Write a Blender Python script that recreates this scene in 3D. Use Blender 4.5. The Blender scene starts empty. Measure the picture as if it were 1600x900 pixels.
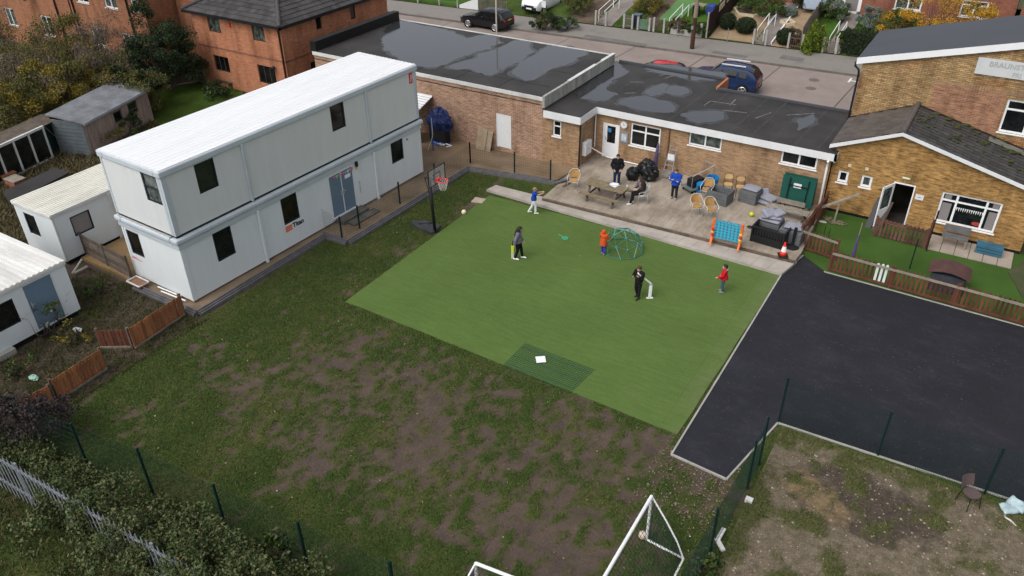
import bpy, math, random
import numpy as np
from mathutils import Vector, Matrix, noise
random.seed(7); rng = np.random.default_rng(7)
scene = bpy.context.scene
R = math.radians
# ------------------------------------------------------------------ camera
F_PX = 1256.0; CAM_H = 17.5
pitch, roll, yaw = R(33.2), R(-0.75), R(32.0)
def _axes():
    r = Vector((1, 0, 0)); f = Vector((0, math.cos(pitch), -math.sin(pitch))); u = Vector((0, math.sin(pitch), math.cos(pitch)))
    r2 = r*math.cos(roll) + u*math.sin(roll); u2 = -r*math.sin(roll) + u*math.cos(roll)
    Z = Matrix.Rotation(yaw, 3, 'Z')
    return Z@r2, Z@u2, Z@f
AX_R, AX_U, AX_F = _axes()
CAM = Vector((0, 0, CAM_H))
cd = bpy.data.cameras.new('camera'); cam = bpy.data.objects.new('camera', cd)
scene.collection.objects.link(cam)
m3 = Matrix((AX_R, AX_U, -AX_F)).transposed()
cam.matrix_world = Matrix.Translation(CAM) @ m3.to_4x4()
cd.sensor_width = 36; cd.lens = F_PX/1600*36; cd.clip_end = 1000; cd.clip_start = .1
scene.camera = cam
# ------------------------------------------------------------------ light
SUN_EL, SUN_AZ = 52, 200        # overcast: wide soft sun, behind the camera
w = bpy.data.worlds.new('World'); scene.world = w; w.use_nodes = True
nt = w.node_tree; bgn = nt.nodes['Background']
sky = nt.nodes.new('ShaderNodeTexSky'); sky.sky_type = 'NISHITA'; sky.sun_disc = False
sky.sun_elevation = R(SUN_EL); sky.sun_rotation = R(SUN_AZ); sky.air_density = 1.0; sky.dust_density = 4.0; sky.ozone_density = 1.0
hs = nt.nodes.new('ShaderNodeHueSaturation'); hs.inputs['Saturation'].default_value = .3
nt.links.new(sky.outputs[0], hs.inputs['Color']); nt.links.new(hs.outputs[0], bgn.inputs['Color'])
bgn.inputs['Strength'].default_value = .15
sd = bpy.data.lights.new('sun', 'SUN'); sd.energy = .7; sd.angle = R(45); sd.color = (1, .97, .93)
sun = bpy.data.objects.new('sun', sd); scene.collection.objects.link(sun)
_d = Vector((math.sin(R(SUN_AZ))*math.cos(R(SUN_EL)), math.cos(R(SUN_AZ))*math.cos(R(SUN_EL)), math.sin(R(SUN_EL))))
sun.rotation_euler = _d.to_track_quat('Z', 'Y').to_euler(); sun.location = (0, 0, 60)
vs = scene.view_settings; vs.view_transform = 'Standard'; vs.look = 'None'; vs.gamma = 1; vs.exposure = 0.4; vs.use_curve_mapping = False
# ------------------------------------------------------------------ pixel -> world helpers (1600x900 photo pixels)
def ray(px, py): return AX_F + AX_R*((px-800)/F_PX) - AX_U*((py-450)/F_PX)
def at(px, py, z=0.0):
    d = ray(px, py); t = (z-CAM_H)/d.z
    return CAM + d*t
def at_y(px, py, y):
    d = ray(px, py); return CAM + d*(y/d.y)
def at_x(px, py, x):
    d = ray(px, py); return CAM + d*(x/d.x)
# ------------------------------------------------------------------ mesh builder
class MB:
    def __init__(s): s.v = []; s.f = []
    def add(s, vs, fs):
        n = len(s.v); s.v += [tuple(v) for v in vs]; s.f += [tuple(i+n for i in f) for f in fs]; return s
    def box(s, x0, x1, y0, y1, z0, z1):
        return s.add([(x0,y0,z0),(x1,y0,z0),(x1,y1,z0),(x0,y1,z0),(x0,y0,z1),(x1,y0,z1),(x1,y1,z1),(x0,y1,z1)],
                     [(0,3,2,1),(4,5,6,7),(0,1,5,4),(1,2,6,5),(2,3,7,6),(3,0,4,7)])
    def obox(s, o, ud, nd, u0, u1, d0, d1, z0, z1):
        o = Vector(o); ud = Vector(ud); nd = Vector(nd); V = []
        for z in (z0, z1):
            for u, d in ((u0,d0),(u1,d0),(u1,d1),(u0,d1)):
                p = o + ud*u + nd*d; V.append((p.x, p.y, p.z+z))
        fs = [(0,3,2,1),(4,5,6,7),(0,1,5,4),(1,2,6,5),(2,3,7,6),(3,0,4,7)]
        if ud.cross(nd).z < 0: fs = [f[::-1] for f in fs]
        return s.add(V, fs)
    def bar(s, p0, p1, w, h=None, up=(0,0,1)):
        p0 = Vector(p0); p1 = Vector(p1); h = h or w; d = (p1-p0).normalized(); up = Vector(up)
        if abs(d.dot(up)) > .98: up = Vector((1,0,0))
        a = d.cross(up).normalized(); b = a.cross(d).normalized(); V = []
        for p in (p0, p1):
            for i, j in ((-1,-1),(1,-1),(1,1),(-1,1)): V.append(p + a*(w/2*i) + b*(h/2*j))
        return s.add(V, [(0,1,2,3),(7,6,5,4),(0,4,5,1),(1,5,6,2),(2,6,7,3),(3,7,4,0)])
    def path(s, pts, rad, n=8, cap=True, round_ends=False):
        pts = [Vector(p) for p in pts]
        if not hasattr(rad, '__len__'): rad = [rad]*len(pts)
        rad = list(rad)
        if round_ends:
            d0 = (pts[0]-pts[1]).normalized(); d1 = (pts[-1]-pts[-2]).normalized(); q0 = []; q1 = []
            for a in (80, 50, 25): q0.append((pts[0]+d0*rad[0]*math.sin(R(a)), rad[0]*math.cos(R(a))))
            for a in (25, 50, 80): q1.append((pts[-1]+d1*rad[-1]*math.sin(R(a)), rad[-1]*math.cos(R(a))))
            pts = [p for p,_ in q0] + pts + [p for p,_ in q1]; rad = [r for _,r in q0] + rad + [r for _,r in q1]
        V = []; fs = []; a = None
        for i, p in enumerate(pts):
            d = ((pts[min(i+1,len(pts)-1)]-pts[max(i-1,0)])).normalized()
            if a is None:
                a = d.cross(Vector((0,0,1))) if abs(d.z) < .95 else d.cross(Vector((1,0,0)))
            a = (a - d*a.dot(d)).normalized(); b = d.cross(a)
            for k in range(n):
                t = 2*math.pi*k/n; V.append(p + (a*math.cos(t)+b*math.sin(t))*rad[i])
        for i in range(len(pts)-1):
            for k in range(n): fs.append((i*n+k, i*n+(k+1)%n, (i+1)*n+(k+1)%n, (i+1)*n+k))
        if cap: fs.append(tuple(range(n))[::-1]); fs.append(tuple((len(pts)-1)*n+k for k in range(n)))
        return s.add(V, fs)
    def tube(s, p0, p1, r0, r1=None, n=8): return s.path([p0, p1], [r0, r0 if r1 is None else r1], n)
    def ell(s, c, r, nu=14, nv=9, rot=None):
        if not hasattr(r, '__len__'): r = (r,)*3
        V = []; fs = []; c = Vector(c)
        for j in range(nv+1):
            t = math.pi*j/nv
            for i in range(nu):
                p = 2*math.pi*i/nu; q = Vector((r[0]*math.sin(t)*math.cos(p), r[1]*math.sin(t)*math.sin(p), r[2]*math.cos(t)))
                if rot: q = rot @ q
                V.append(c+q)
        for j in range(nv):
            for i in range(nu): fs.append((j*nu+i, (j+1)*nu+i, (j+1)*nu+(i+1)%nu, j*nu+(i+1)%nu))
        return s.add(V, fs)
    def prism(s, pts, z0, z1):
        n = len(pts); A = sum(pts[i][0]*pts[(i+1)%n][1]-pts[(i+1)%n][0]*pts[i][1] for i in range(n))
        if A < 0: pts = pts[::-1]
        V = [(p[0],p[1],z0) for p in pts] + [(p[0],p[1],z1) for p in pts]
        return s.add(V, [tuple(range(n))[::-1], tuple(range(n,2*n))] + [(i,(i+1)%n,n+(i+1)%n,n+i) for i in range(n)])
    def extrude(s, pts3, d):
        n = len(pts3); d = Vector(d); V = [Vector(p) for p in pts3]; V += [p+d for p in V]
        nn = Vector((0,0,0))
        for i in range(n): nn += V[i].cross(V[(i+1)%n])
        fs = [tuple(range(n))[::-1], tuple(range(n,2*n))] + [(i,(i+1)%n,n+(i+1)%n,n+i) for i in range(n)]
        if nn.dot(d) < 0: fs = [f[::-1] for f in fs]
        return s.add(V, fs)
    def lathe(s, c, prof, n=16):
        V = []; fs = []
        for r, z in prof:
            for k in range(n):
                t = 2*math.pi*k/n; V.append((c[0]+r*math.cos(t), c[1]+r*math.sin(t), c[2]+z))
        m = len(prof)
        for i in range(m-1):
            for k in range(n): fs.append((i*n+k, i*n+(k+1)%n, (i+1)*n+(k+1)%n, (i+1)*n+k))
        fs.append(tuple(range(n))[::-1]); fs.append(tuple((m-1)*n+k for k in range(n)))
        return s.add(V, fs)
    def islands(s):
        pa = list(range(len(s.v)))
        def fd(i):
            while pa[i] != i: pa[i] = pa[pa[i]]; i = pa[i]
            return i
        for f in s.f:
            for k in f[1:]: pa[fd(k)] = fd(f[0])
        out = {}
        for f in s.f: out.setdefault(fd(f[0]), []).append(f)
        res = []
        for fs in out.values():
            m = MB(); mp = {}
            for f in fs:
                for k in f:
                    if k not in mp: mp[k] = len(m.v); m.v.append(s.v[k])
                m.f.append(tuple(mp[k] for k in f))
            res.append(m)
        return res
    def build(s, name, mat, parent=None, smooth=False, bevel=0, loc=None):
        if name in SPLIT and parent is not None and loc != 'one':
            r = None
            for m in s.islands(): r = m.build(name, mat, parent, smooth, bevel, 'one')
            return r
        me = bpy.data.meshes.new(name)
        off = Vector((0,0,0))
        if parent is not None:
            rt = parent
            while rt.parent: rt = rt.parent
            if rt.name not in LOCAL: off = rt.location
        elif loc is not None: off = Vector(loc)
        me.from_pydata([(v[0]-off.x, v[1]-off.y, v[2]-off.z) for v in s.v], [], s.f)
        return finish(name, me, mat, parent, smooth, bevel, off if parent is None else None)
LOCAL = set(); SPLIT = {'downpipe','corner_post','fascia','curtain','vent','hand','wheel_','leg','rung'}
def finish(name, me, mat, parent=None, smooth=False, bevel=0, loc=None):
    if smooth: me.polygons.foreach_set('use_smooth', [True]*len(me.polygons))
    me.materials.append(mat); me.update()
    o = bpy.data.objects.new(name, me); scene.collection.objects.link(o)
    if parent is not None: o.parent = parent
    elif loc is not None: o.location = loc
    if bevel:
        b = o.modifiers.new('bevel', 'BEVEL'); b.width = bevel; b.segments = 2; b.limit_method = 'ANGLE'
    return o
def quick_mesh(name, V, Fq, mat, parent=None, loc=None, smooth=False):
    """V (n,3) array, Fq (m,k) array of equal-sided faces"""
    V = np.asarray(V, dtype=np.float32); Fq = np.asarray(Fq, dtype=np.int32); k = Fq.shape[1]
    off = None
    if parent is not None:
        rt = parent
        while rt.parent: rt = rt.parent
        if rt.name not in LOCAL: V = V - np.array(rt.location, dtype=np.float32)
    elif loc is not None: V = V - np.array(loc, dtype=np.float32); off = Vector(loc)
    me = bpy.data.meshes.new(name); me.vertices.add(len(V)); me.vertices.foreach_set('co', V.ravel())
    me.loops.add(Fq.size); me.loops.foreach_set('vertex_index', Fq.ravel())
    me.polygons.add(len(Fq)); me.polygons.foreach_set('loop_start', np.arange(0, Fq.size, k, dtype=np.int32))
    me.polygons.foreach_set('loop_total', np.full(len(Fq), k, dtype=np.int32))
    me.validate(); me.update()
    return finish(name, me, mat, parent, smooth, 0, off)
def tag(o, label=None, cat=None, group=None, kind=None):
    if label: o['label'] = label
    if cat: o['category'] = cat
    if group: o['group'] = group
    if kind: o['kind'] = kind
    return o
def thing(name, label, cat, loc=(0,0,0), rz=0, group=None, local=False):
    o = bpy.data.objects.new(name, None); scene.collection.objects.link(o)
    o.location = loc; o.rotation_euler = (0, 0, rz); o.empty_display_size = .2
    if local: LOCAL.add(o.name)
    return tag(o, label, cat, group)
def copy_tree(o, parent=None):
    c = o.copy(); scene.collection.objects.link(c); c.parent = parent
    for ch in list(o.children): copy_tree(ch, c)
    return c
def dup(o, loc, rz=0, label=None, group=None):
    c = copy_tree(o); c.location = loc; c.rotation_euler = (0, 0, rz)
    if o.name in LOCAL: LOCAL.add(c.name)
    return tag(c, label, None, group)
def fuse(mb, name, mat, parent, voxel=.01, smooth=3, factor=.5):
    me = bpy.data.meshes.new('tmp'); me.from_pydata(mb.v, [], mb.f); me.update()
    t = bpy.data.objects.new('tmp', me); scene.collection.objects.link(t)
    m = t.modifiers.new('r', 'REMESH'); m.mode = 'VOXEL'; m.voxel_size = voxel
    if smooth: q = t.modifiers.new('s', 'SMOOTH'); q.iterations = smooth; q.factor = factor
    dg = bpy.context.evaluated_depsgraph_get(); dg.update()
    nm = bpy.data.meshes.new_from_object(t.evaluated_get(dg)); nm.name = name
    bpy.data.objects.remove(t); bpy.data.meshes.remove(me); nm.materials.clear()
    return finish(name, nm, mat, parent, True)
def text_mesh(name, body, size, mat, parent, o, ud, up, depth=.006, bold=0.0, spacing=1.0):
    """flat lettering starting at o, running along ud"""
    cu = bpy.data.curves.new('tmp', 'FONT'); cu.body = body; cu.size = size; cu.extrude = depth/2; cu.offset = bold; cu.space_character = spacing
    t = bpy.data.objects.new('tmp', cu); scene.collection.objects.link(t)
    dg = bpy.context.evaluated_depsgraph_get(); dg.update()
    nm = bpy.data.meshes.new_from_object(t.evaluated_get(dg)); nm.name = name
    bpy.data.objects.remove(t)
    ud = Vector(ud); up = Vector(up); nd = ud.cross(up); off = Vector((0,0,0))
    rt = parent
    while rt.parent: rt = rt.parent
    if rt.name not in LOCAL: off = rt.location
    for v in nm.vertices:
        c = v.co.copy(); v.co = Vector(o) + ud*c.x + up*c.y + nd*c.z - off
    nm.materials.clear()
    return finish(name, nm, mat, parent)
# ------------------------------------------------------------------ materials
def N(nt, t, **kw):
    n = nt.nodes.new(t)
    for k, v in kw.items(): setattr(n, k, v)
    return n
def mixrgb(nt, fac, a, b, blend='MIX'):
    n = nt.nodes.new('ShaderNodeMix'); n.data_type = 'RGBA'; n.blend_type = blend
    for sock, val in ((n.inputs[0], fac), (n.inputs[6], a), (n.inputs[7], b)):
        if isinstance(val, (int, float)): sock.default_value = val
        elif isinstance(val, tuple): sock.default_value = (*val[:3], 1)
        else: nt.links.new(val, sock)
    return n.outputs[2]
def math_n(nt, op, a, b=None, clamp=False):
    n = nt.nodes.new('ShaderNodeMath'); n.operation = op; n.use_clamp = clamp
    for i, val in enumerate((a, b)):
        if val is None: continue
        if isinstance(val, (int, float)): n.inputs[i].default_value = val
        else: nt.links.new(val, n.inputs[i])
    return n.outputs[0]
def ramp(nt, fac, stops):
    n = nt.nodes.new('ShaderNodeValToRGB'); e = n.color_ramp.elements
    while len(e) < len(stops): e.new(.5)
    for i, (p, c) in enumerate(stops):
        e[i].position = p; e[i].color = (*c, 1) if len(c) == 3 else c
    nt.links.new(fac, n.inputs[0]); return n.outputs[0]
def noise_n(nt, vec, scale, detail=4, rough=.55, dist=0):
    n = nt.nodes.new('ShaderNodeTexNoise'); n.inputs['Scale'].default_value = scale; n.inputs['Detail'].default_value = detail
    n.inputs['Roughness'].default_value = rough; n.inputs['Distortion'].default_value = dist
    nt.links.new(vec, n.inputs['Vector']); return n.outputs[0]
def new_mat(name):
    m = bpy.data.materials.new(name); m.use_nodes = True; nt = m.node_tree
    return m, nt, nt.nodes['Principled BSDF'], nt.nodes.new('ShaderNodeNewGeometry')
def scl(c, k): return tuple(min(1, x*k) for x in c)
def M(name, col, rough=.7, var=.12, scale=2.0, fine=25, spec=.3, metallic=0, col2=None, bump=0, alpha=None, dirt=0, stretch=None, island=0):
    m, nt, b, g = new_mat(name)
    pos = g.outputs['Position']
    if stretch:
        mp = nt.nodes.new('ShaderNodeMapping'); mp.inputs['Scale'].default_value = stretch; nt.links.new(pos, mp.inputs[0]); pos = mp.outputs[0]
    n1 = noise_n(nt, pos, scale, 5); n2 = noise_n(nt, pos, fine, 3)
    lo = scl(col, 1-var); hi = scl(col, 1+var) if col2 is None else col2
    c = ramp(nt, n1, [(.3, lo), (.7, hi)])
    c2 = mixrgb(nt, 1.0, c, ramp(nt, n2, [(.25, (1-var,)*3), (.75, (1,)*3)]), 'MULTIPLY')
    if dirt:
        n3 = noise_n(nt, pos, .7, 6, .7)
        c2 = mixrgb(nt, math_n(nt, 'MULTIPLY', ramp(nt, n3, [(.45, (0,)*3), (.75, (1,)*3)]), dirt), c2, scl(col, .35))
    if island: c2 = mixrgb(nt, 1.0, c2, ramp(nt, g.outputs['Random Per Island'], [(0, (1-island,)*3), (1, (1+island*.6,)*3)]), 'MULTIPLY')
    nt.links.new(c2, b.inputs['Base Color'])
    b.inputs['Roughness'].default_value = rough; b.inputs['Specular IOR Level'].default_value = spec; b.inputs['Metallic'].default_value = metallic
    if bump:
        bp = nt.nodes.new('ShaderNodeBump'); bp.inputs['Strength'].default_value = bump; bp.inputs['Distance'].default_value = .02
        nt.links.new(n2, bp.inputs['Height']); nt.links.new(bp.outputs[0], b.inputs['Normal'])
    if alpha is not None: b.inputs['Alpha'].default_value = alpha
    return m
def brick(name, c1, c2, mortar, bw=.225, bh=.075, msize=.012, patch=None, vary=.5):
    m, nt, b, g = new_mat(name)
    sp = N(nt, 'ShaderNodeSeparateXYZ'); nt.links.new(g.outputs['Position'], sp.inputs[0])
    sn = N(nt, 'ShaderNodeSeparateXYZ'); nt.links.new(g.outputs['True Normal'], sn.inputs[0])
    ax = math_n(nt, 'GREATER_THAN', math_n(nt, 'ABSOLUTE', sn.outputs[0]), .7)
    u = math_n(nt, 'ADD', math_n(nt, 'MULTIPLY', sp.outputs[0], math_n(nt, 'SUBTRACT', 1.0, ax)), math_n(nt, 'MULTIPLY', sp.outputs[1], ax))
    cb = N(nt, 'ShaderNodeCombineXYZ'); nt.links.new(u, cb.inputs[0]); nt.links.new(sp.outputs[2], cb.inputs[1])
    bt = N(nt, 'ShaderNodeTexBrick'); nt.links.new(cb.outputs[0], bt.inputs['Vector'])
    bt.inputs['Color1'].default_value = (*c1, 1); bt.inputs['Color2'].default_value = (*c2, 1); bt.inputs['Mortar'].default_value = (*mortar, 1)
    bt.inputs['Scale'].default_value = 1; bt.inputs['Mortar Size'].default_value = msize; bt.inputs['Mortar Smooth'].default_value = .3
    bt.inputs['Brick Width'].default_value = bw; bt.inputs['Row Height'].default_value = bh; bt.inputs['Bias'].default_value = -.1
    # second brick lookup scattered over bigger bricks gives rows that differ
    n1 = noise_n(nt, cb.outputs[0], .9, 6, .65); mp = N(nt, 'ShaderNodeMapping'); mp.inputs['Scale'].default_value = (2.5, 11, 1); nt.links.new(cb.outputs[0], mp.inputs[0])
    n2 = noise_n(nt, mp.outputs[0], 1.0, 3, .6)
    c = mixrgb(nt, 1.0, bt.outputs[0], ramp(nt, n1, [(.25, (1-vary*.55,)*3), (.75, (1+vary*.25,)*3)]), 'MULTIPLY')
    c = mixrgb(nt, 1.0, c, ramp(nt, n2, [(.25, (1-vary,)*3), (.5, (.95,)*3), (.8, (1+vary*.7,)*3)]), 'MULTIPLY')
    mp2 = N(nt, 'ShaderNodeMapping'); mp2.inputs['Scale'].default_value = (1.6, .28, 1); nt.links.new(cb.outputs[0], mp2.inputs[0])
    c = mixrgb(nt, 1.0, c, ramp(nt, noise_n(nt, mp2.outputs[0], .9, 6, .7), [(.34, (.62,.60,.58)), (.52, (1,)*3), (.75, (1.1,1.08,1.05))]), 'MULTIPLY')
    if patch: c = mixrgb(nt, ramp(nt, noise_n(nt, cb.outputs[0], .33, 3), [(.5, (0,)*3), (.62, (.75,)*3)]), c, mixrgb(nt, 1.0, c, patch, 'MULTIPLY'))
    nt.links.new(c, b.inputs['Base Color']); b.inputs['Roughness'].default_value = .9; b.inputs['Specular IOR Level'].default_value = .15
    bp = N(nt, 'ShaderNodeBump'); bp.inputs['Strength'].default_value = .4; bp.inputs['Distance'].default_value = .01
    nt.links.new(bt.outputs['Fac'], bp.inputs['Height']); bp.invert = True; nt.links.new(bp.outputs[0], b.inputs['Normal'])
    return m
def leaf_mat(name, stops, rough=.6, trans=.15):
    m, nt, b, g = new_mat(name)
    nt.links.new(ramp(nt, g.outputs['Random Per Island'], stops), b.inputs['Base Color'])
    b.inputs['Roughness'].default_value = rough; b.inputs['Specular IOR Level'].default_value = .2
    return m
def glass_dark(name, col=(.012,.014,.016), rough=.06, spec=.5, var=.6, scale=1.2):
    m = M(name, col, rough, var, scale, 6, spec); return m
MT = {}
MT['glass'] = glass_dark('dark_glass')
MT['glass_warm'] = glass_dark('dark_warm_glass', (.02,.016,.012))
MT['glass_curtain'] = glass_dark('curtained_glass', (.10,.12,.11), .1, .5, .7, 3)
MT['blind'] = M('blind_grey', (.23,.21,.21), .4, .08)
MT['white'] = M('white_upvc', (.78,.79,.8), .35, .03, 1, 8)
MT['white_paint'] = M('white_paint', (.7,.71,.72), .5, .06, 1, 8, dirt=.12)
MT['white_dirty'] = M('weathered_white_paint', (.62,.62,.6), .6, .12, 1.5, 12, dirt=.35)
MT['cabin_white'] = M('cabin_panel', (.60,.625,.62), .45, .03, 1.0, 6, dirt=.07, stretch=(2.5,2.5,.35))
MT['cabin_low'] = M('cabin_panel_pale', (.66,.70,.715), .45, .03, 1.0, 6, dirt=.08, stretch=(2.5,2.5,.35))
MT['cabin_trim'] = M('cabin_trim_grey', (.47,.52,.56), .45, .06, 1.5, 10, dirt=.12)
MT['cabin_roof'] = M('white_roof_sheet', (.74,.75,.76), .45, .04, .6, 5, dirt=.10, stretch=(3, .3, 1))
MT['cabin_roof_stained'] = M('stained_roof_sheet', (.74,.72,.64), .5, .12, .8, 8, dirt=.22, stretch=(3, .5, 1))
MT['navy'] = M('dark_window_frame', (.012,.016,.022), .4, .1)
MT['door_blue'] = M('blue_grey_door', (.135,.2,.27), .4, .06, 1, 6)
MT['black'] = M('black_plastic', (.014,.014,.016), .45, .15)
MT['black_metal'] = M('black_metal', (.012,.012,.014), .4, .1)
MT['steel'] = M('galvanised_steel', (.27,.29,.325), .5, .12, 3, 20, metallic=.3)
MT['alu'] = M('aluminium', (.6,.61,.62), .35, .08, metallic=.6)
MT['green_post'] = M('dark_green_coating', (.004,.02,.019), .45, .1)
MT['net_green'] = M('dark_green_wire', (.006,.028,.024), .6, .1)
MT['concrete'] = M('concrete_edging', (.36,.35,.32), .9, .15, 2, 20, bump=.3)
MT['red_brick'] = brick('red_brick', (.52,.18,.08), (.40,.125,.06), (.38,.25,.17), vary=.3)
MT['red_brick_dark'] = brick('dark_red_brick', (.30,.085,.05), (.23,.065,.04), (.26,.18,.13), vary=.3)
MT['terrace_brick'] = brick('terrace_brick', (.38,.145,.07), (.29,.105,.055), (.28,.18,.12), vary=.3)
MT['hall_brick'] = brick('mottled_hall_brick', (.42,.235,.15), (.28,.14,.085), (.45,.36,.28), vary=.42)
MT['wing_brick'] = brick('buff_wing_brick', (.42,.25,.13), (.31,.17,.085), (.36,.28,.19), vary=.4)
MT['nursery_brick'] = brick('yellow_brick', (.47,.25,.08), (.31,.145,.042), (.37,.27,.13), vary=.72)
MT['tall_brick'] = brick('yellow_stock_brick', (.5,.34,.155), (.34,.19,.085), (.18,.135,.09), bw=.24, bh=.08, vary=.5, patch=(.86,.48,.4))
MT['felt'] = M('roof_felt', (.028,.025,.024), .62, .3, .6, 12, spec=.35, col2=(.05,.045,.042), bump=.3)
MT['slate'] = M('grey_membrane', (.06,.065,.075), .65, .06, .5, 20)
MT['tile'] = M('concrete_roof_tile', (.066,.062,.062), .85, .25, 1.2, 9, bump=.5, dirt=.2, island=.3)
MT['tile_brown'] = M('brown_roof_tile', (.105,.088,.077), .85, .2, 1.0, 10, bump=.5, dirt=.2, island=.22)
MT['moss'] = M('roof_moss', (.05,.06,.015), .95, .4, 3, 15, bump=.6)
MT['parapet'] = M('stained_parapet', (.40,.40,.36), .85, .3, 2.5, 14, dirt=.6, stretch=(1, 1.5, .4))
MT['bitumen'] = M('black_bitumen', (.012,.011,.011), .5, .3, 1.5)
MT['wood_red'] = M('red_brown_stained_wood', (.125,.045,.027), .75, .3, 2.5, 18, stretch=(1,1,.3), island=.4)
MT['wood_orange'] = M('orange_fence_board', (.33,.13,.055), .75, .22, 4, 20, stretch=(1,1.5,.3), island=.35)
MT['wood_grey'] = M('weathered_grey_wood', (.28,.245,.20), .85, .25, 3, 18, island=.2)
MT['wood_dark'] = M('dark_old_wood', (.12,.095,.075), .9, .35, 3, 14)
MT['wood_table'] = M('mossy_table_wood', (.20,.17,.10), .85, .25, 4, 18, col2=(.27,.2,.13))
MT['kerb_board'] = M('grey_recycled_board', (.13,.125,.13), .8, .25, 3, 16)
MT['rope'] = M('off_white_net', (.6,.58,.52), .8, .1)
MT['tyre'] = M('tyre_rubber', (.012,.012,.012), .8, .1)
MT['rim'] = M('alloy_rim', (.55,.56,.58), .3, .05, metallic=.7)
MT['lamp_red'] = M('red_lens', (.4,.01,.01), .2, .05)
MT['lamp_clear'] = M('clear_lens', (.7,.72,.74), .1, .05)
MT['plate_yellow'] = M('yellow_plate', (.65,.45,.05), .5, .05)
# ================================================================== GROUND
def P2(px, py, z=0): p = at(px, py, z); return (p.x, p.y)
def fbm(x, y, s, o=4, seed=0.0): return noise.fractal(Vector((x*s+seed, y*s-seed*.7, seed)), .8, 2.0, o)
# wide base sheet
gm, nt, b, g = new_mat('rough_ground')
c = ramp(nt, noise_n(nt, g.outputs['Position'], .5, 10, .7), [(.3, (.04,.032,.02)), (.48, (.045,.055,.018)), (.7, (.075,.075,.03))])
nt.links.new(c, b.inputs['Base Color']); b.inputs['Roughness'].default_value = .95
o = MB().add([(-250,-150,-.03),(250,-150,-.03),(250,350,-.03),(-250,350,-.03)], [(0,1,2,3)]).build('ground', gm); tag(o, kind='structure')
# ---- lawn grid with a grass cover attribute
MUD = [(330,570,1.3,.6),(400,600,1.6,.8),(480,560,1.5,.7),(560,600,1.8,.9),(620,650,2.0,1),(700,700,2.2,1),(760,760,2.0,1),(850,800,1.9,.8),(700,640,1.8,.8),(790,690,1.9,.8),
       (880,690,1.4,.5),(560,520,1.0,.45),(690,590,1.2,.5),(600,430,.8,.8),(650,395,.9,.9),(690,365,.9,.9),(745,325,.8,1),(565,455,.7,.7),(1045,690,.9,.9),(1100,745,1.2,1),
       (470,505,.9,.35),(880,860,1.5,.8),(600,740,1.3,.7),(950,660,.9,.6),(830,640,1.0,.6),(500,650,1.6,.7),(420,640,1.5,.6),(740,830,1.5,.6),(560,690,1.6,.8),(960,740,1.3,.5),(300,545,1,.35),(1000,800,1.4,.4)]
MUDW = [(at(x, y).x, at(x, y).y, r*1.05, s) for x, y, r, s in MUD]
def cover(x, y):
    m = 0
    for bx, by, r, s in MUDW:
        d2 = ((x-bx)**2 + (y-by)**2)/(r*r)
        if d2 < 6: m += s*math.exp(-d2)
    m = min(m, 1.15)
    u, v = x*.86+y*.5, -x*.5+y*.86
    u, v = x*1.25+y*.25, y*.75-x*.15
    n = fbm(u, v, .55, 5, 3.1)*.55 + fbm(u, v, 2.6, 4, 9.0)*.8
    c = .90 - min(m, 1)*.43 + n*.76
    if x < -23.0 and y < 22: c = .3 + n*.9         # rough yard by the cabins
    return max(0, min(1, c))
gx = np.arange(-34, 9.01, .125); gy = np.arange(-1, 33.01, .125); nx, ny = len(gx), len(gy)
CV = np.zeros((ny, nx), dtype=np.float32)
for j, y in enumerate(gy):
    for i, x in enumerate(gx): CV[j, i] = cover(float(x), float(y))
XX, YY = np.meshgrid(gx, gy)
ZZ = (CV-.5)*.03 + .0
V = np.stack([XX, YY, ZZ], -1).reshape(-1, 3)
idx = np.arange(nx*ny).reshape(ny, nx)
Fq = np.stack([idx[:-1,:-1], idx[:-1,1:], idx[1:,1:], idx[1:,:-1]], -1).reshape(-1, 4)
lm, nt, b, g = new_mat('patchy_lawn')
at_ = N(nt, 'ShaderNodeAttribute'); at_.attribute_name = 'cover'
pos = g.outputs['Position']
f = math_n(nt, 'ADD', at_.outputs['Fac'], math_n(nt, 'MULTIPLY', math_n(nt, 'SUBTRACT', noise_n(nt, pos, 9, 5, .7), .5), .9))
fac = ramp(nt, f, [(.30, (0,)*3), (.58, (1,)*3)])
soil = ramp(nt, noise_n(nt, pos, 1.1, 8, .7), [(.3, (.062,.047,.04)), (.5, (.098,.073,.061)), (.7, (.13,.095,.07))])
soil = mixrgb(nt, 1.0, soil, ramp(nt, noise_n(nt, pos, 28, 3), [(.3, (.65,)*3), (.7, (1.1,)*3)]), 'MULTIPLY')
gr = ramp(nt, noise_n(nt, pos, .5, 6, .65), [(.3, (.031,.055,.012)), (.5, (.048,.073,.017)), (.66, (.085,.092,.027))])
gr = mixrgb(nt, 1.0, gr, ramp(nt, noise_n(nt, pos, 14, 4, .7), [(.3, (.45,)*3), (.7, (1.25,)*3)]), 'MULTIPLY')
thin = ramp(nt, noise_n(nt, pos, 6, 5, .7), [(.3, (.05,.047,.022)), (.7, (.10,.085,.045))])
f2 = ramp(nt, f, [(.22, (0,)*3), (.46, (.85,)*3)]); f3 = ramp(nt, f, [(.44, (0,)*3), (.70, (1,)*3)])
nt.links.new(mixrgb(nt, f3, mixrgb(nt, f2, soil, thin), gr), b.inputs['Base Color']); b.inputs['Roughness'].default_value = .95; b.inputs['Specular IOR Level'].default_value = .1
bp = N(nt, 'ShaderNodeBump'); bp.inputs['Strength'].default_value = .8; bp.inputs['Distance'].default_value = .04
nt.links.new(noise_n(nt, pos, 16, 4, .7), bp.inputs['Height']); nt.links.new(bp.outputs[0], b.inputs['Normal'])
lawn = quick_mesh('lawn', V, Fq, lm, smooth=True); tag(lawn, kind='structure')
a = lawn.data.attributes.new('cover', 'FLOAT', 'POINT'); a.data.foreach_set('value', CV.ravel())
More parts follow.
